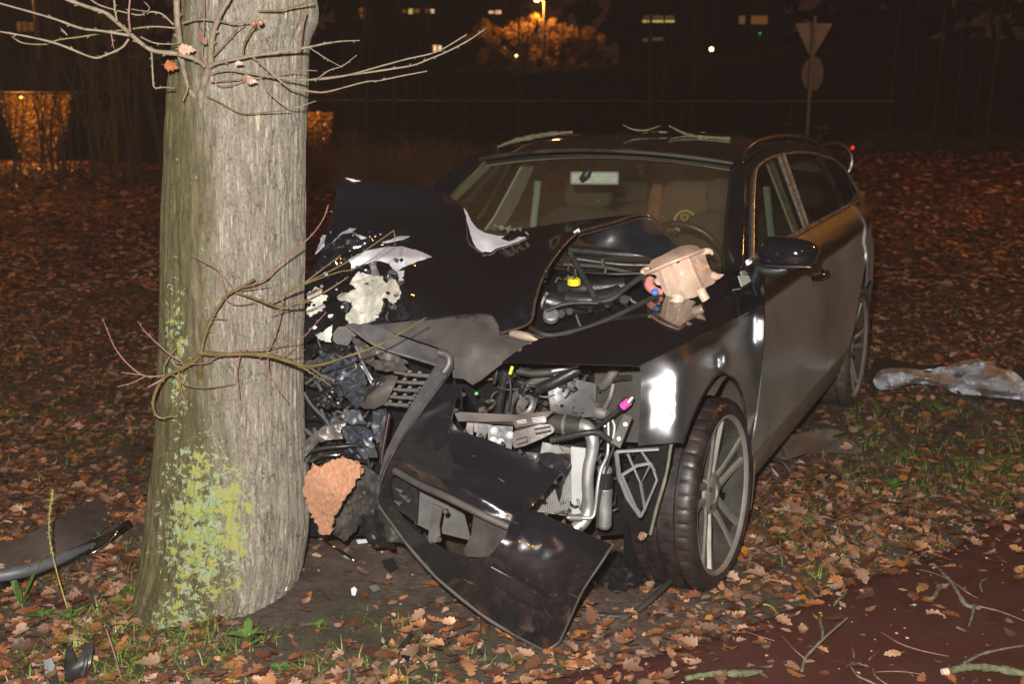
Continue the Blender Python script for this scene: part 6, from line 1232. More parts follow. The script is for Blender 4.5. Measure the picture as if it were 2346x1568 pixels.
weed(285, 1400, 8, .03, 'low clover like weed just below the round leaved one', .4, .02, .9)
weed(95, 1420, 8, .06, 'broad leaved weed between leaves at the left edge', .6, .02, .35)
weed(160, 1430, 7, .055, 'narrow leaved weed under the tall dry stalk', .7, .02, .3)
weed(50, 1400, 4, .08, 'upright strap leaved weed at the far left', 1.6, .02, .22)
weed(730, 1455, 6, .035, 'tiny bright weed on soil below the bumper corner', .6, .02, .7)
weed(640, 1545, 6, .04, 'pale green weed at the bottom edge before the oak', .6, .02, .6)
weed(1940, 1105, 7, .05, 'green weed in grass right of the front wheel', .7, .02, .5)
weed(2270, 1085, 8, .055, 'leafy green weed in grass at the right edge', .7, .02, .5)
weed(1855, 1205, 6, .04, 'small weed among leaves below the front wheel', .6, .02, .5)
weed(2045, 1120, 7, .05, 'green weed among leaves above the red path', .8, .02, .5)
st = empty('dry_weed_stalk', gp(160, 1412, 0)); tag(st, 'tall yellow dry weed stalk standing before the bumper strip', 'plant'); so = np.array(gp(160, 1412, 0))
sp = [np.array(gp(160, 1412, 0)) + AU * 0] ; dS = gdepth(160, 1412) - .01
SP = [wp(u, v, dS - .0) - so for u, v in ((160, 1412), (135, 1330), (118, 1260), (112, 1210), (116, 1160), (121, 1125))]
tube('stalk', SP, [.0028, .0024, .002, .0018, .0015, .001], M_WEEDY, st, 7, 5)
Q = catmull(np.array(SP), 10); mb = MB()
for i in range(18, len(Q)):
    for _ in range(3): d = gr.normal(0, 1, 3); d /= np.linalg.norm(d); mb.tube([Q[i], Q[i] + d * gr.uniform(.004, .010)], [.0016, .0010], 5, 1)
mb.build('seed_heads', M_WEEDY, st)

# ------------------------------------------------------------------ broken twigs
M_STICK = simple('broken_stick', (.15, .115, .085), .65, var=.5, sc=50, bump=.8, bsc=180, bd=.004, dirt=(.17, .18, .10), dirt_amt=.45, dsc=45)
M_MOSS = simple('mossy_stick', (.10, .10, .04), .85, var=.6, sc=70, bump=1., bsc=160, bd=.012, dirt=(.26, .29, .17), dirt_amt=.55, dsc=55)
M_WOOD = simple('fresh_break', (.55, .42, .28), .8, var=.2, sc=40, bump=.4)
def stick(name, parts, label, mats=None, group=None, wf=None, cat='twig'):
    """parts: list of (points (u,v,height), radii, material)"""
    o0 = np.array(gp(*parts[0][0][0][:2], 0)) if wf is None else np.array(wf(*parts[0][0][0])); e = empty(name, o0); tag(e, label, cat, group)
    for k, (P, R_, m) in enumerate(parts):
        W_ = [np.array(gp(u, v, surf_z(*gp(u, v)[:2]) + h) if wf is None else wf(u, v, h)) - o0 for u, v, h in P]
        tube('stem' if k == 0 else 'side_twig', W_, [q * .8 for q in R_], m, e, 9, 7, knob=.55)
    W_ = [np.array(gp(*parts[0][0][-1]) if wf is None else wf(*parts[0][0][-1])) - o0 for _ in (0,)]
    return e
stick('forked_twig', [([(2150, 1302, .02), (2165, 1320, .03), (2180, 1335, .03), (2198, 1365, .03), (2215, 1388, .02), (2245, 1395, .015)], [.004, .006, .007, .008, .009, .006], M_STICK), ([(2100, 1305, .01), (2140, 1315, .02), (2180, 1333, .03), (2215, 1358, .03), (2240, 1372, .01)], [.002, .003, .004, .004, .003], M_TWIGR), ([(2240, 1390, .02), (2290, 1402, .02), (2350, 1425, .01)], [.004, .003, .002], M_TWIGR), ([(2232, 1388, .02), (2228, 1410, .02), (2220, 1435, .01)], [.006, .005, .003], M_MOSS)], 'large forked lichened twig lying on the red path')
stick('straight_twig', [([(1837, 1538, .006), (1845, 1510, .01), (1862, 1490, .02), (1890, 1462, .03), (1940, 1418, .03)], [.006, .0055, .005, .0045, .004], M_STICK), ([(1846, 1512, .012), (1820, 1490, .02), (1793, 1460, .01)], [.003, .0025, .002], M_TWIGR)], 'straight broken twig pointing up right on the path')
stick('mossy_branch', [([(2170, 1540, .02), (2220, 1530, .022), (2280, 1533, .02), (2346, 1545, .02), (2400, 1556, .02)], [.011, .012, .012, .012, .011], M_MOSS), ([(2158, 1541, .02), (2171, 1540, .02)], [.009, .011], M_WOOD)], 'thick mossy broken branch at the bottom right of the path')
stick('mossy_branch', [([(1570, 1556, .015), (1640, 1545, .02), (1700, 1545, .02), (1745, 1540, .012)], [.008, .011, .010, .006], M_MOSS)], 'short mossy branch on leaves at the bottom of the path')
stick('red_twig', [([(2020, 1450, .012), (2060, 1475, .014), (2110, 1492, .014), (2172, 1505, .01)], [.002, .003, .0028, .002], M_TWIGR)], 'thin red twig lying alone across the path')
stick('red_twig', [([(2005, 1541, .008), (2060, 1540, .01), (2120, 1547, .006)], [.0015, .002, .0012], M_TWIGR)], 'thin pink twig left of the thick mossy branch')
stick('bent_twig', [([(1950, 1530, .01), (1965, 1550, .012), (1990, 1562, .012), (2030, 1580, .01)], [.003, .004, .0035, .002], M_STICK)], 'bent lichened twig on the path at the bottom edge')
stick('curled_twig', [([(2000, 1534, .008), (2004, 1548, .012), (2020, 1562, .012), (2040, 1574, .008)], [.002, .003, .003, .002], M_STICK)], 'small dark twig curling beside the bent one')
stick('lichen_stick', [([(1910, 1390, .01), (1918, 1378, .02), (1930, 1368, .02), (1938, 1358, .012)], [.004, .005, .005, .004], M_MOSS)], 'stubby white lichened stick mid path')
stick('lichen_stick', [([(1880, 1412, .008), (1880, 1430, .012), (1885, 1448, .012), (1884, 1462, .008)], [.003, .005, .005, .004], M_MOSS)], 'stubby green lichened stick below the straight twig tip')
stick('lichen_stick', [([(2260, 1328, .01), (2250, 1332, .014), (2246, 1345, .014), (2250, 1356, .01)], [.003, .004, .004, .003], M_MOSS)], 'curled pale lichened stick right of the forked twig')
stick('lichen_stick', [([(2122, 1378, .008), (2140, 1368, .016), (2150, 1352, .016), (2156, 1345, .01)], [.003, .007, .007, .004], M_MOSS)], 'lumpy green lichened stick left of the forked twig')
stick('cut_twig', [([(2210, 1520, .012), (2250, 1500, .014), (2300, 1488, .014), (2350, 1480, .01)], [.005, .005, .004, .003], M_STICK)], 'pale twig with cut end above the thick mossy branch')
stick('yellow_stem', [([(1728, 1384, .008), (1760, 1388, .012), (1776, 1400, .012), (1782, 1418, .008)], [.002, .003, .003, .0015], M_WEEDY)], 'bent yellow stem at the leafy edge of the path')
stick('thin_twig', [([(1655, 1420, .02), (1690, 1440, .022), (1730, 1456, .02), (1775, 1470, .015)], [.0015, .002, .002, .0015], M_TWIGR)], 'thin dark twig on leaves below the front tyre')
stick('soil_twig', [([(15, 1480, .008), (60, 1440, .014), (130, 1405, .014), (200, 1398, .01)], [.0015, .0018, .0018, .0012], M_TWIGR)], 'long thin twig arching through leaves at lower left')
stick('slanting_twig', [([(243, 1442, .12), (255, 1478, .08), (268, 1520, .04), (282, 1575, .0)], [.002, .003, .0035, .003], M_TWIGR)], 'slanting twig beside the forked plastic housing')
stick('corner_twig', [([(775, 1500, .01), (790, 1515, .02), (800, 1540, .02), (796, 1575, .015)], [.003, .004, .006, .007], M_MOSS)], 'lichened twig at the bottom edge before the bumper')
rf = lambda u, v, h: wp(u, v, h)
stick('roof_twig', [([(1140, 336, 4.62), (1180, 322, 4.66), (1230, 312, 4.7), (1275, 304, 4.74)], [.006, .011, .012, .009], M_MOSS), ([(1260, 308, 4.72), (1300, 303, 4.74), (1312, 303, 4.74)], [.008, .008, .007], M_STICK)], 'mossy branch lying on the windscreen corner of the car roof', wf=rf)
stick('roof_twig', [([(1533, 288, 4.80), (1560, 302, 4.78), (1590, 312, 4.76), (1630, 315, 4.75), (1672, 318, 4.76)], [.004, .006, .009, .009, .010], M_MOSS), ([(1535, 318, 4.7), (1570, 312, 4.72), (1600, 314, 4.74)], [.002, .003, .004], M_STICK)], 'mossy twig on the right side of the car roof', wf=rf)
stick('roof_twig', [([(1428, 286, 4.86), (1450, 296, 4.84), (1480, 298, 4.83), (1512, 288, 4.86)], [.003, .005, .005, .003], M_STICK), ([(1510, 302, 4.8), (1528, 303, 4.8)], [.005, .006], M_STICK)], 'pale twig lying across the middle of the car roof', wf=rf)
sc = empty('bonnet_debris', wp(1160, 522, 3.95)); tag(sc, 'moss and twig scraps caught below the windscreen', 'twig'); so = np.array(wp(1160, 522, 3.95))
for k in range(26):
    u, v = gr.normal(1165, 20), 0; v = 524 + (u - 1160) * .06 + gr.normal(0, 3); p = wp(u, v, 3.99) - so; d = gr.normal(0, 1, 3) * .007
    tube('scrap', [p, p + d * .5, p + d], [.003, .004, .002], random.choice([M_MOSS, M_MOSS, M_STICK]), sc, 5, 2)

# ------------------------------------------------------------------ background: sign, bicycle, thicket, dike, lamps, houses
M_GALV = simple('weathered_galvanised', (.22, .20, .19), .55, metal=.4, var=.15, sc=8, bump=.1)
M_SIGNB = simple('sign_back', (.20, .20, .22), .5, metal=.5, var=.12, sc=4, bump=.05)
def thing_at(name, p, label, cat, group=None): e = empty(name, p); tag(e, label, cat, group); return e
SD = 24.
pb = np.array(wp(1847, 330, SD)); gzs = gz1(pb[0], pb[1]); sgn = thing_at('road_sign', (pb[0], pb[1], gzs), 'back of a triangular give way sign above a disc, on one pole', 'sign')
so = np.array([pb[0], pb[1], gzs]); topz = np.array(wp(1851, 40, SD))
tube('pole', [(0, 0, -.1), (0.01, 0, 1.5), np.array([topz[0] - so[0], 0, topz[2] - so[2]])], .038, M_GALV, sgn, 12, 2)
def plate(name, poly, th, mat, parent, y=-.06):
    n = len(poly); V = [(x, y, z) for x, z in poly] + [(x, y + th, z) for x, z in poly]; Fc = [tuple(range(n)), tuple(range(n, 2 * n))[::-1]] + [(i, i + n, (i + 1) % n + n, (i + 1) % n) for i in range(n)]
    return mesh_obj(name, V, Fc, mat, parent, False)
def sp_(u, v): q = wp(u, v, SD) - so; return (q[0], q[2])
tri = [sp_(1808, 58), sp_(1811, 56), sp_(1888, 57), sp_(1891, 60), sp_(1852, 133), sp_(1847, 134)]
plate('triangle_plate', tri, .03, M_SIGNB, sgn, .045)
cx, cz = sp_(1854, 170); plate('disc_plate', [(cx + .235 * cos(a), cz + .37 * sin(a)) for a in np.linspace(0, 2 * pi, 32, endpoint=False)], .03, simple('disc_back', (.17, .16, .17), .6, var=.1), sgn, .045)
for v in (62, 128, 205, 218): x, z = sp_(1848, v); V, Fc = lathe([(.046, -.03), (.05, -.03), (.05, .03), (.046, .03)], (x, 0, z), (0, 0, 1), 14); mesh_obj('pole_clamp', V, Fc, M_GALV, sgn)
# bicycle
BD = 20.; bc = np.array(wp(1908, 370, BD)); bike = thing_at('bicycle', (bc[0], bc[1], bc[2] - .345), 'dark bicycle with pale reflective tyre ring parked behind the car', 'bicycle')
M_REFL = simple('reflective_ring', (.95, .97, 1.0), .3, metal=1., var=.05, sc=12, bump=.02); M_BF = simple('bike_frame', (.02, .02, .022), .4, var=.2)
bx = np.array([-1., .12, 0]); bx /= np.linalg.norm(bx); bu = np.array([0, 0, 1.])
def bp(a, h): return bx * a + bu * h
for k, a0 in enumerate((0, 1.04)):
    wl = empty('bike_wheel'); wl.parent = bike; wl.location = bp(a0, .345)
    ring = lambda r: [r * (cos(t_) * bx + sin(t_) * bu) for t_ in np.linspace(0, 2 * pi, 49)]
    tube('tyre', ring(.345), .017, M_RUB, wl, 8, 1); tube('rim', ring(.315), .010, M_BF, wl, 6, 1)
    tube('reflective_stripe', [p + np.array([0, -.016, 0]) for p in ring(.343)], .012, M_REFL, wl, 6, 1)
    mb = MB()
    for q in range(18): a = 2 * pi * q / 18; mb.tube([np.zeros(3), .31 * (cos(a) * bx + sin(a) * bu)], .0012, 4, 1)
    mb.build('spokes', M_BF, wl)
for P, r in (([(0, .345), (.42, .28)], .012), ([(0, .345), (.25, .82)], .010), ([(.42, .28), (.25, .9)], .016), ([(.42, .28), (.88, .78)], .018), ([(.27, .80), (.86, .86)], .016), ([(.86, .92), (1.04, .345)], .014)): tube('frame_tube', [bp(*p) for p in P], r, M_BF, bike, 8, 1)
tube('saddle', [bp(.12, .95), bp(.24, .96), bp(.38, .95)], [.06, .045, .02], M_BF, bike, 10, 3)
tube('handlebar', [bp(.84, 1.02) + np.array([0, .28, 0]), bp(.84, 1.04), bp(.84, 1.02) + np.array([0, -.28, 0])], .014, M_BF, bike, 8, 3)
tube('mudguard', [.375 * (cos(t_) * bx + sin(t_) * bu) + bp(0, .345) for t_ in np.linspace(.5, 2.9, 14)], .012, M_BF, bike, 6, 1)
tl = np.array(wp(1953, 338, BD)) - np.array([bc[0], bc[1], bc[2] - .345]); V, Fc = lathe([(.0005, -.03), (.026, -.028), (.03, 0), (.026, .02), (.0005, .022)], tl, (0, 1, 0), 16); mesh_obj('tail_lamp', V, Fc, emit('red_lamp', (1, .03, .02), 1.6), bike)
tube('lamp_bracket', [tl, bp(-.30, .62), bp(-.2, .66)], .008, M_BF, bike, 6, 2)

# dike
def dike_h(x): return 3.05 + .25 * sin(x * .12) + .9 * float(sstep(6, 16, x)) - 3.0 * float(sstep(-7, -13, x)) * 0
V = []; Fc = []; xs = np.linspace(-60, 80, 90); prof_d = [(34, -.3), (37, .15), (40, .5), (43, .88), (45, 1.), (47, 1.), (60, .9), (66, .9)]
for x in xs:
    for y, q in prof_d: V.append((x, y + .6 * sin(x * .4), q * dike_h(x) + .05 * sin(x * 3.1 + y)))
for i in range(len(xs) - 1):
    for j in range(len(prof_d) - 1): Fc.append((i * 8 + j, (i + 1) * 8 + j, (i + 1) * 8 + j + 1, i * 8 + j + 1))
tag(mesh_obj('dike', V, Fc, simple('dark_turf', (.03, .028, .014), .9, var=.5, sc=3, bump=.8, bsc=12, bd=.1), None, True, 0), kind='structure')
# street lamps
SOD = (1, .36, .055)
def street_lamp(base, h, power, label, lean=0.):
    L = thing_at('street_lamp', base, label, 'street lamp', 'sodium street lamps')
    tube('pole', [(0, 0, -.2), (0, 0, h * .5), (0, 0, h - .1)], [.09, .075, .06], M_GALV, L, 10, 2)
    tube('arm', [(0, 0, h - .12), (-.1, -.02, h), (-.35, -.05, h + .03)], .035, M_GALV, L, 8, 3)
    V, Fc = lathe([(.0005, -.12), (.11, -.10), (.16, .0), (.15, .06), (.06, .1), (.0005, .1)], (-.42, -.06, h + .02), (0, 0, 1), 18); mesh_obj('lamp_head', V, Fc, emit('sodium_lamp', (1, .55, .16), 14.), L)
    ld = bpy.data.lights.new('sodium_light', 'POINT'); ld.energy = power; ld.color = SOD; ld.shadow_soft_size = .2; lo_ = bpy.data.objects.new('sodium_light', ld); lo_.location = (-.42, -.06, h - .2); col.objects.link(lo_); lo_.parent = L
    return L
lp1 = np.array(wp(1240, 150, 61.)); lt = np.array(wp(1233, 2, 61.)); street_lamp((lp1[0] + .15, lp1[1], 2.7), lt[2] - 2.7, 800, 'lit sodium street lamp on the dike behind the car')
street_lamp((3.4, -5.1, 0), 6.0, 260, 'sodium street lamp behind the photographer, glinting orange in the bumper')
street_lamp((12.5, 13.5, 0), 7.0, 750, 'unseen sodium street lamp added beyond the right edge to brighten the ground')  # added out of view to brighten the far ground on the right
street_lamp((-10.5, 13.0, 0), 7.0, 650, 'unseen sodium street lamp added beyond the left edge to brighten the ground')  # added out of view as well, lighting the far ground on the left
lp2 = np.array(wp(84, 60, 36.)); street_lamp((lp2[0], lp2[1], 0), 6.2, 500, 'orange lit lamp pole behind the branches, top left')
# bare trees on the dike round the lamp, and shared shapes for dark trees
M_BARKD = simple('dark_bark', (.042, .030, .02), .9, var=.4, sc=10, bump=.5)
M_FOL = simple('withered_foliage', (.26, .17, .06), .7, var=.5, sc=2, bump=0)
br = np.random.default_rng(77)
def leafy_tree(base, h, w, label, n=1500, mat=M_FOL, group='trees round the street lamp', ls=.13):
    T = thing_at('tree', base, label, 'tree', group); tube('trunk', [(0, 0, -.2), (.05, 0, h * .4), (.0, .05, h * .85)], [.10, .07, .02], M_BARKD, T, 8, 3)
    V = []; Fc = []; cl = [(br.normal(0, w * .45), br.normal(0, w * .3), h * br.uniform(.25, 1.0), w * br.uniform(.2, .42)) for _ in range(16)]
    for k in range(n):
        cx, cy, cz, r = cl[k % len(cl)]; d = br.normal(0, 1, 3); d /= np.linalg.norm(d); p = np.array([cx, cy, cz]) + d * r * br.random() ** .5; a, b = br.normal(0, 1, 3), br.normal(0, 1, 3); a *= ls * br.uniform(.4, 1) / np.linalg.norm(a); b *= ls * .5 / np.linalg.norm(b); i = len(V); V += [p - a, p + b, p + a, p - b]; Fc.append((i, i + 1, i + 2, i + 3))
    mesh_obj('crown', V, Fc, mat, T, False); mb = MB()
    for cx, cy, cz, r in cl: mb.tube([(0, 0, cz * .55), (cx * .5, cy * .5, cz * .8), (cx, cy, cz)], [.035, .02, .008], 5, 3)
    mb.build('limbs', M_BARKD, T); return T
for u, y, h, w, lab in ((1195, 64, 3.4, 1.1, 'orange lit leafy tree just left of the street lamp'), (1222, 66, 4.0, 1.0, 'orange lit tree right behind the street lamp'), (1262, 63.5, 3.6, 1.1, 'orange lit leafy tree just right of the street lamp'), (1300, 65, 3.3, 1.2, 'dim orange tree right of the lit group'), (1120, 66, 3.6, 1.2, 'dim orange tree left of the lit group'), (1345, 67, 3.2, 1.2, 'faint orange tree at the right end of the group')):
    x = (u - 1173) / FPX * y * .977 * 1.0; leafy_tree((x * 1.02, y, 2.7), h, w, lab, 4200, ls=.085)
# underpass with lit ivy
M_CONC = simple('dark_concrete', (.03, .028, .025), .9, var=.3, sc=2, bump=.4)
up_ = thing_at('concrete_underpass', (-12.5, 29, 0), 'dark concrete underpass with orange lit mouth at the left edge', 'underpass')
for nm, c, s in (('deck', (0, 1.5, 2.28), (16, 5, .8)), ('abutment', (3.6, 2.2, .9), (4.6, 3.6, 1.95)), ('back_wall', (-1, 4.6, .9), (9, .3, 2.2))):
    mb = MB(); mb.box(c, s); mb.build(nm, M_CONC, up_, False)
def ivy(name, base, label, w, h, n, depth):
    V = []; Fc = []
    for _ in range(n):
        q = br.random(); x = br.uniform(-w, w) * (.45 + .55 * q); p = np.array([x, br.normal(0, depth), q * h]); a, b = br.normal(0, 1, 3), br.normal(0, 1, 3); a *= .05 * br.uniform(.5, 1) / np.linalg.norm(a); b *= .035 / np.linalg.norm(b); i = len(V); V += [p - a, p + b, p + a, p - b]; Fc.append((i, i + 1, i + 2, i + 3))
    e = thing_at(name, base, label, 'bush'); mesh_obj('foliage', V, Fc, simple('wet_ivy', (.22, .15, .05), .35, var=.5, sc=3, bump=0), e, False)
    mb = MB()
    for k in range(9): x = br.uniform(-w * .3, w * .3); mb.tube([(x, 0, -.05), (x * 1.6, .05, h * .5), (x * 2.4 + br.normal(0, .1), 0, h * .95)], [.02, .014, .006], 5, 3)
    mb.build('stems', M_BARKD, e); return e
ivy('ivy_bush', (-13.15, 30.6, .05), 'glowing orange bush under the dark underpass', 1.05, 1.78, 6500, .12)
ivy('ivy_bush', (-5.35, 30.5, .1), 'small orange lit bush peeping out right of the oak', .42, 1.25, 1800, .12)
for p, e_, lab in (((-13.0, 29.3, 1.80), 140, 'sodium lamp under the underpass deck'), ((-5.5, 29.6, 1.7), 60, 'small sodium lamp on a post behind the oak')):
    L = thing_at('wall_lamp', p, lab, 'lamp'); V, Fc = lathe([(.0005, -.05), (.06, -.04), (.07, .02), (.0005, .05)], (0, 0, 0), (0, 0, 1), 14); mesh_obj('lamp_globe', V, Fc, simple('dark_lamp_shade', (.05, .04, .03), .6), L)
    if p[0] > -10: tube('post', [(0, 0, -1.75), (0, 0, -.05)], .03, M_GALV, L, 8, 1)
    ld = bpy.data.lights.new('sodium_light', 'POINT'); ld.energy = e_; ld.color = SOD; ld.shadow_soft_size = .08; lo_ = bpy.data.objects.new('sodium_light', ld); lo_.location = (0, .05, -.12); col.objects.link(lo_); lo_.parent = L
# shrub stems in front of the underpass, thin trees, dry undergrowth
def sapling(base, h, r, label, group, nb=7, spread=.25, mat=M_BARKD, multi=1):
    T = thing_at('sapling', base, label, 'tree', group)
    for m in range(multi):
        dx, dy = br.normal(0, spread * (.5 if multi == 1 else 1), 2); P = [np.array([br.normal(0, .06) if multi > 1 else 0, 0, -.1]), np.array([dx * .3, dy * .3, h * .35]), np.array([dx * .7 + br.normal(0, .06), dy * .7, h * .7]), np.array([dx, dy, h])]
        mb = MB(); mb.tube(P, [r, r * .8, r * .55, r * .2], 6, 4)
        Q = catmull(np.array(P), 6)
        for _ in range(nb):
            q = Q[br.integers(5, len(Q))]; d = np.array([br.normal(0, .5), br.normal(0, .3), br.uniform(.3, .9)]) * h * .13; mb.tube([q, q + d * .6, q + d + np.array([0, 0, .08])], [r * .35, r * .25, r * .1], 4, 2)
        mb.build('trunk', mat, T)
    return T
for k in range(24):
    u = br.uniform(720, 2346); y = br.uniform(24, 33); hs_, rs_ = br.uniform(4, 8), br.uniform(.02, .05); sapling(((u - 1173) / FPX * y * 1.0, y, gz1((u - 1173) / FPX * y, y)), hs_, rs_, '%s %s bare sapling %s in the dark thicket' % ('stout' if rs_ > .035 else 'slender', 'tall' if hs_ > 6 else 'low', 'between oak and car roof' if u < 1100 else 'above the windscreen' if u < 1700 else 'near the road sign' if u < 1950 else 'right of the road sign'), 'saplings in the thicket', 9)
for k in range(15):
    u = br.uniform(0, 390); y = br.uniform(23, 27); sapling(((u - 1173) / FPX * y, y, 0), br.uniform(2.2, 4.6), br.uniform(.012, .028), 'thin stemmed bare shrub in the dark left of the oak', 'bare shrubs left of the oak', 8, .55, simple('olive_bark', (.12, .10, .03), .8, var=.3), 4)
t = NT('dry_undergrowth'); t.set(Base_Color=t.ramp(t.noise(2, 4), [(.3, (.10, .065, .025)), (.7, (.22, .15, .07))]), Roughness=.9); M_DRY = t.m
for k in range(20):
    u = 700 + k * 34 + br.uniform(-12, 12) if k < 14 else 1950 + (k - 14) * 75; y = br.uniform(20, 24) if k < 14 else br.uniform(30, 34); x = (u - 1173) / FPX * y; hh = br.uniform(.5, 1.15) * (1 if k < 14 else .8)
    e = thing_at('dry_shrub', (x, y, gz1(x, y)), '%s dry brown shrub %s, edging the thicket' % ('knee high' if hh < .75 else 'waist high', 'right of the oak' if u < 860 else 'left of the car roof' if u < 1010 else 'above the car roof' if u < 1400 else 'right of the sign'), 'bush', 'dry shrubs along the thicket'); V = []; Fc = []
    for _ in range(420):
        a, rr = br.uniform(0, 2 * pi), br.random() ** .5 * .5; b = np.array([rr * cos(a), rr * sin(a) * .6, 0]); d = np.array([br.normal(0, .35), br.normal(0, .3), br.uniform(.3, 1)]) * hh; s_ = np.array([.006, .002, 0]); i = len(V); q = b + d * .5 + br.normal(0, .05, 3); V += [b - s_, b + s_, q + s_ * .8, q - s_ * .8, b + d]; Fc += [(i, i + 1, i + 2, i + 3), (i + 3, i + 2, i + 4)]
    mesh_obj('stems', V, Fc, M_DRY, e, False)
fe = thing_at('wire_fence', (0, 26, 0), 'low wire fence with thin rail in the dark behind the car', 'fence')
tube('rail', [(-6.4, 0, 1.66), (-2, 0, 1.66), (4, 0, 1.64), (9, 0, 1.64)], .016, M_GALV, fe, 6, 2)
tube('wire', [(-6.4, 0, .9), (9, 0, .9)], .004, M_GALV, fe, 5, 1)
for x in (-6.3, -3.9, -1.2, 1.4, 4.0, 6.6, 8.9): tube('post', [(x, .03, -.1), (x, .03, 1.7)], .03, M_BARKD, fe, 8, 1)
# houses with lit windows
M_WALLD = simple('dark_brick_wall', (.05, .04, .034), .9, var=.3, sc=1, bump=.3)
def house(name, u0, u1, vtop, d, wins, label):
    a = wp(u0, vtop, d); b = wp(u1, vtop, d); base = ((a[0] + b[0]) / 2, a[1], 0); H_ = thing_at(name, base, label, 'building'); w = b[0] - a[0]; h = a[2]
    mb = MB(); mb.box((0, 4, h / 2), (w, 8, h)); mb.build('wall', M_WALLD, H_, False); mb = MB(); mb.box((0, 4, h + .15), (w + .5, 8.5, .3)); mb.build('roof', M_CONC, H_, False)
    for (x0, y0, x1, y1, m) in wins:
        p, q = wp(x0, y0, d) - np.array(base), wp(x1, y1, d) - np.array(base); cx, cz, ww, hh = (p[0] + q[0]) / 2, (p[2] + q[2]) / 2, abs(q[0] - p[0]), abs(p[2] - q[2])
        mb = MB(); mb.box((cx, -.03, cz), (ww + .16, .08, hh + .16)); o = mb.build('window', M_CONC, H_, False); mb = MB(); mb.box((cx, -.08, cz), (ww, .05, hh)); mb.build('pane', m, o, False)
    return H_
E1, E2, E3, E4, E5 = emit('warm_window', (1, .62, .3), 1.0), emit('dim_orange_window', (1, .38, .1), .10), emit('yellow_window', (1, .68, .18), .45), emit('faint_window', (.9, .6, .3), .05), emit('rosy_window', (1, .5, .3), .8)
house('apartment_block', 760, 1160, -160, 104., [(818, 14, 832, 24, E2), (818, 28, 832, 38, E2), (917, 18, 930, 26, E2), (932, 16, 942, 28, E3), (946, 16, 958, 26, E2), (972, 16, 986, 26, E2), (984, 18, 992, 26, E1), (1119, 21, 1130, 27, E5), (1134, 20, 1148, 28, E5), (988, 100, 996, 115, E1), (1000, 101, 1008, 113, E1)], 'dark apartment block with scattered lit windows, top centre')
house('long_flat_block', 1440, 1800, -120, 110., [(1476, 43, 1550, 48, E3), (1480, 32, 1550, 40, E4), (1478, 84, 1490, 93, E4), (1500, 82, 1524, 90, E4), (1700, 33, 1714, 52, E2), (1728, 33, 1766, 52, E2)], 'dark flat block with a long yellow lit strip, top right of centre')
house('left_house', -60, 110, -150, 80., [(20, 46, 30, 68, E2), (34, 46, 44, 68, E2), (48, 48, 58, 68, E2)], 'dark house with dim orange windows at the top left')
house('right_house', 1935, 2120, 30, 120., [(1968, 90, 1974, 102, E1), (1982, 90, 1988, 96, E2), (1998, 155, 2012, 162, E3)], 'dark house with small lights right of the road sign')
for u, v, d, s, c, lab in ((1630, 112, 85., .16, 'yellow', 'bright yellow garden lamp right of the lit strip'), (1183, 128, 70., .09, 'yellow', 'small yellow lamp below the orange trees'), (1741, 76, 100., .10, 'green', 'tiny green light below the dim windows')):
    p = wp(u, v, d); L = thing_at('distant_lamp', (p[0], p[1], 2.0), lab, 'lamp'); V, Fc = lathe([(.0005, -s), (s * .8, -s * .6), (s, 0), (s * .8, s * .6), (.0005, s)], (0, 0, p[2] - 2.0), (0, 0, 1), 14)
    mesh_obj('globe', V, Fc, emit('garden_lamp', (1, .85, .3), 7.) if c == 'yellow' else emit('green_lamp', (.1, .8, .15), .5), L); tube('post', [(0, 0, 0), (0, 0, p[2] - 2.0 - s)], .04, M_GALV, L, 8, 1)
# far-off wood closing the view behind the houses
V = []; Fc = []
for k in range(5200):
    x = br.uniform(-150, 150); z = br.uniform(0, 1) ** .8 * (24 + 6 * sin(x * .11) + 4 * sin(x * .37)); y = br.uniform(128, 150); a = np.array([br.normal(0, 1.1), 0, br.normal(0, 1.1)]); b = np.array([br.normal(0, .9), br.normal(0, .5), br.normal(0, .9)]); i = len(V); p = np.array([x, y, z]); V += [p - a, p + b, p + a, p - b]; Fc.append((i, i + 1, i + 2, i + 3))
tag(mesh_obj('far_wood', V, Fc, simple('far_wood', (.045, .03, .022), .95, var=.3, sc=.2, bump=0), None, False), 'far-off dark wood behind the houses', 'wood', kind='stuff')
# crumbs of lichen, bark and glass strewn over the path and soil
V = []; Fc = []; C = []; cr_ = np.random.default_rng(55)
for k in range(900):
    y = sqrt(cr_.uniform(2.3 ** 2, 5.2 ** 2)); x = cr_.uniform(-.1, .52) * y if k < 650 else cr_.uniform(-.4, .2) * y; p = np.array([x, y, surf_z(x, y) + .004]); s_ = cr_.uniform(.002, .008) if k < 850 else .003; i = len(V)
    for q in range(5): a = q * 1.257; V.append(p + np.array([cos(a) * s_ * cr_.uniform(.5, 1.2), sin(a) * s_ * cr_.uniform(.5, 1.2), cr_.uniform(0, .5) * s_]))
    V.append(p + np.array([0, 0, s_ * .8])); Fc += [(i + q, i + (q + 1) % 5, i + 5) for q in range(5)]; c = [(.30, .34, .22), (.42, .36, .28), (.16, .11, .07), (.24, .28, .10), (.36, .18, .10)][cr_.integers(5)]; C += [(*c, 1)] * 6
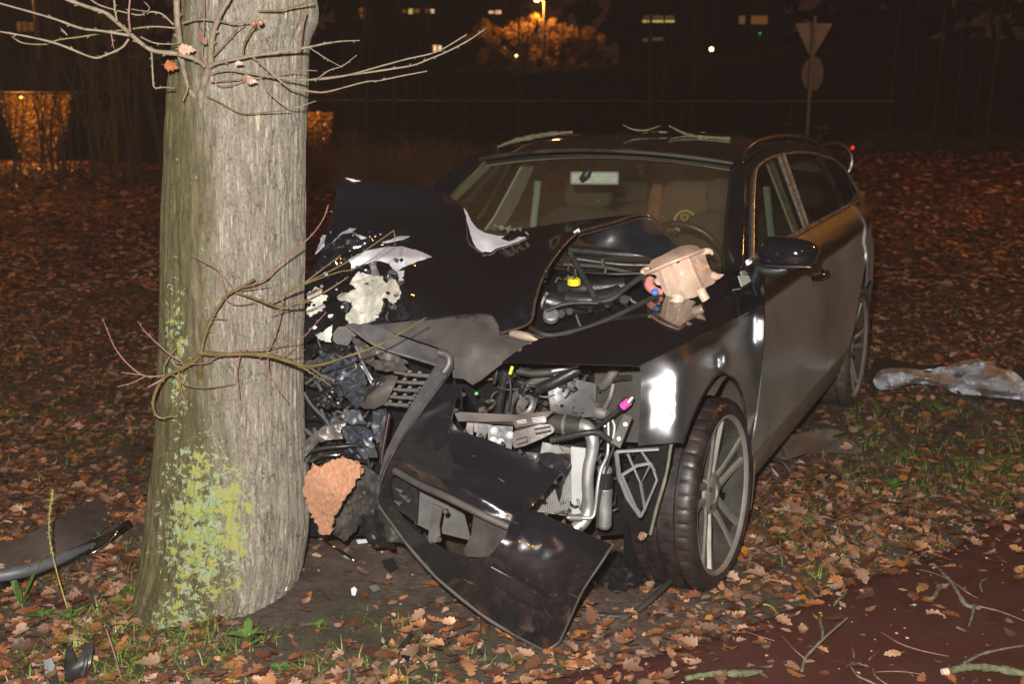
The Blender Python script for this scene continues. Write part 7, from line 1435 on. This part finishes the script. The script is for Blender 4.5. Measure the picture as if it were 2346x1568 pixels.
cb = mesh_obj('bark_crumbs', V, Fc, M_GRASS, None, False); col_attr(cb.data, C); tag(cb, 'crumbs of lichen and bark strewn over path and soil', 'crumbs', kind='stuff')
# misty night air
hz = MB(); hz.box((5, 60, 19), (400, 230, 41)); ho = hz.build('haze', None, None, False); tag(ho, kind='stuff')
m = bpy.data.materials.new('misty_air'); m.use_nodes = True; nt = m.node_tree; nt.nodes.clear(); vo_ = nt.nodes.new('ShaderNodeOutputMaterial'); pv = nt.nodes.new('ShaderNodeVolumePrincipled')
pv.inputs['Color'].default_value = (.98, .80, .70, 1); pv.inputs['Density'].default_value = .0005; pv.inputs['Anisotropy'].default_value = .2; nt.links.new(pv.outputs[0], vo_.inputs['Volume']); ho.data.materials.append(m)
# broken leaf crumbs that mat the litter together
fr_ = np.random.default_rng(91); n = 42000; y = np.sqrt(fr_.uniform(1.9 ** 2, 8.5 ** 2, n)); x = fr_.uniform(-1, 1, n) * (.5 * y + .6); k = fr_.random(n) < np.where(path_side(x, y) > .05, leaf_density(x, y) * .45, leaf_density(x, y) * .9 + .06); x, y = x[k], y[k]; n = len(x)
z = np.where(path_side(x, y) > .02, .009, gz(x, y)) + .003 + np.abs(fr_.normal(0, .004, n)); P0 = np.stack([x, y, z], 1); a = fr_.uniform(0, 2 * pi, n); L = fr_.uniform(.006, .022, n); d = np.stack([np.cos(a), np.sin(a), fr_.normal(0, .25, n)], 1) * L[:, None]; e = np.stack([-np.sin(a), np.cos(a), fr_.normal(0, .25, n)], 1) * (L * fr_.uniform(.3, .7, n))[:, None]
V = np.stack([P0 - d, P0 + e * fr_.uniform(.5, 1, (n, 1)), P0 + d, P0 - e], 1).reshape(-1, 3); C = np.array(PAL)[fr_.choice(len(PAL), n, p=PW)] * fr_.uniform(.4, 1.3, (n, 1)); C = np.repeat(np.hstack([C, np.ones((n, 1))]), 4, 0)
lc = mesh_obj('leaf_crumbs', V, [(4 * i, 4 * i + 1, 4 * i + 2, 4 * i + 3) for i in range(n)], M_LEAF, None, False); col_attr(lc.data, C); tag(lc, 'broken brown leaf crumbs matted between the oak leaves', 'leaves', kind='stuff')
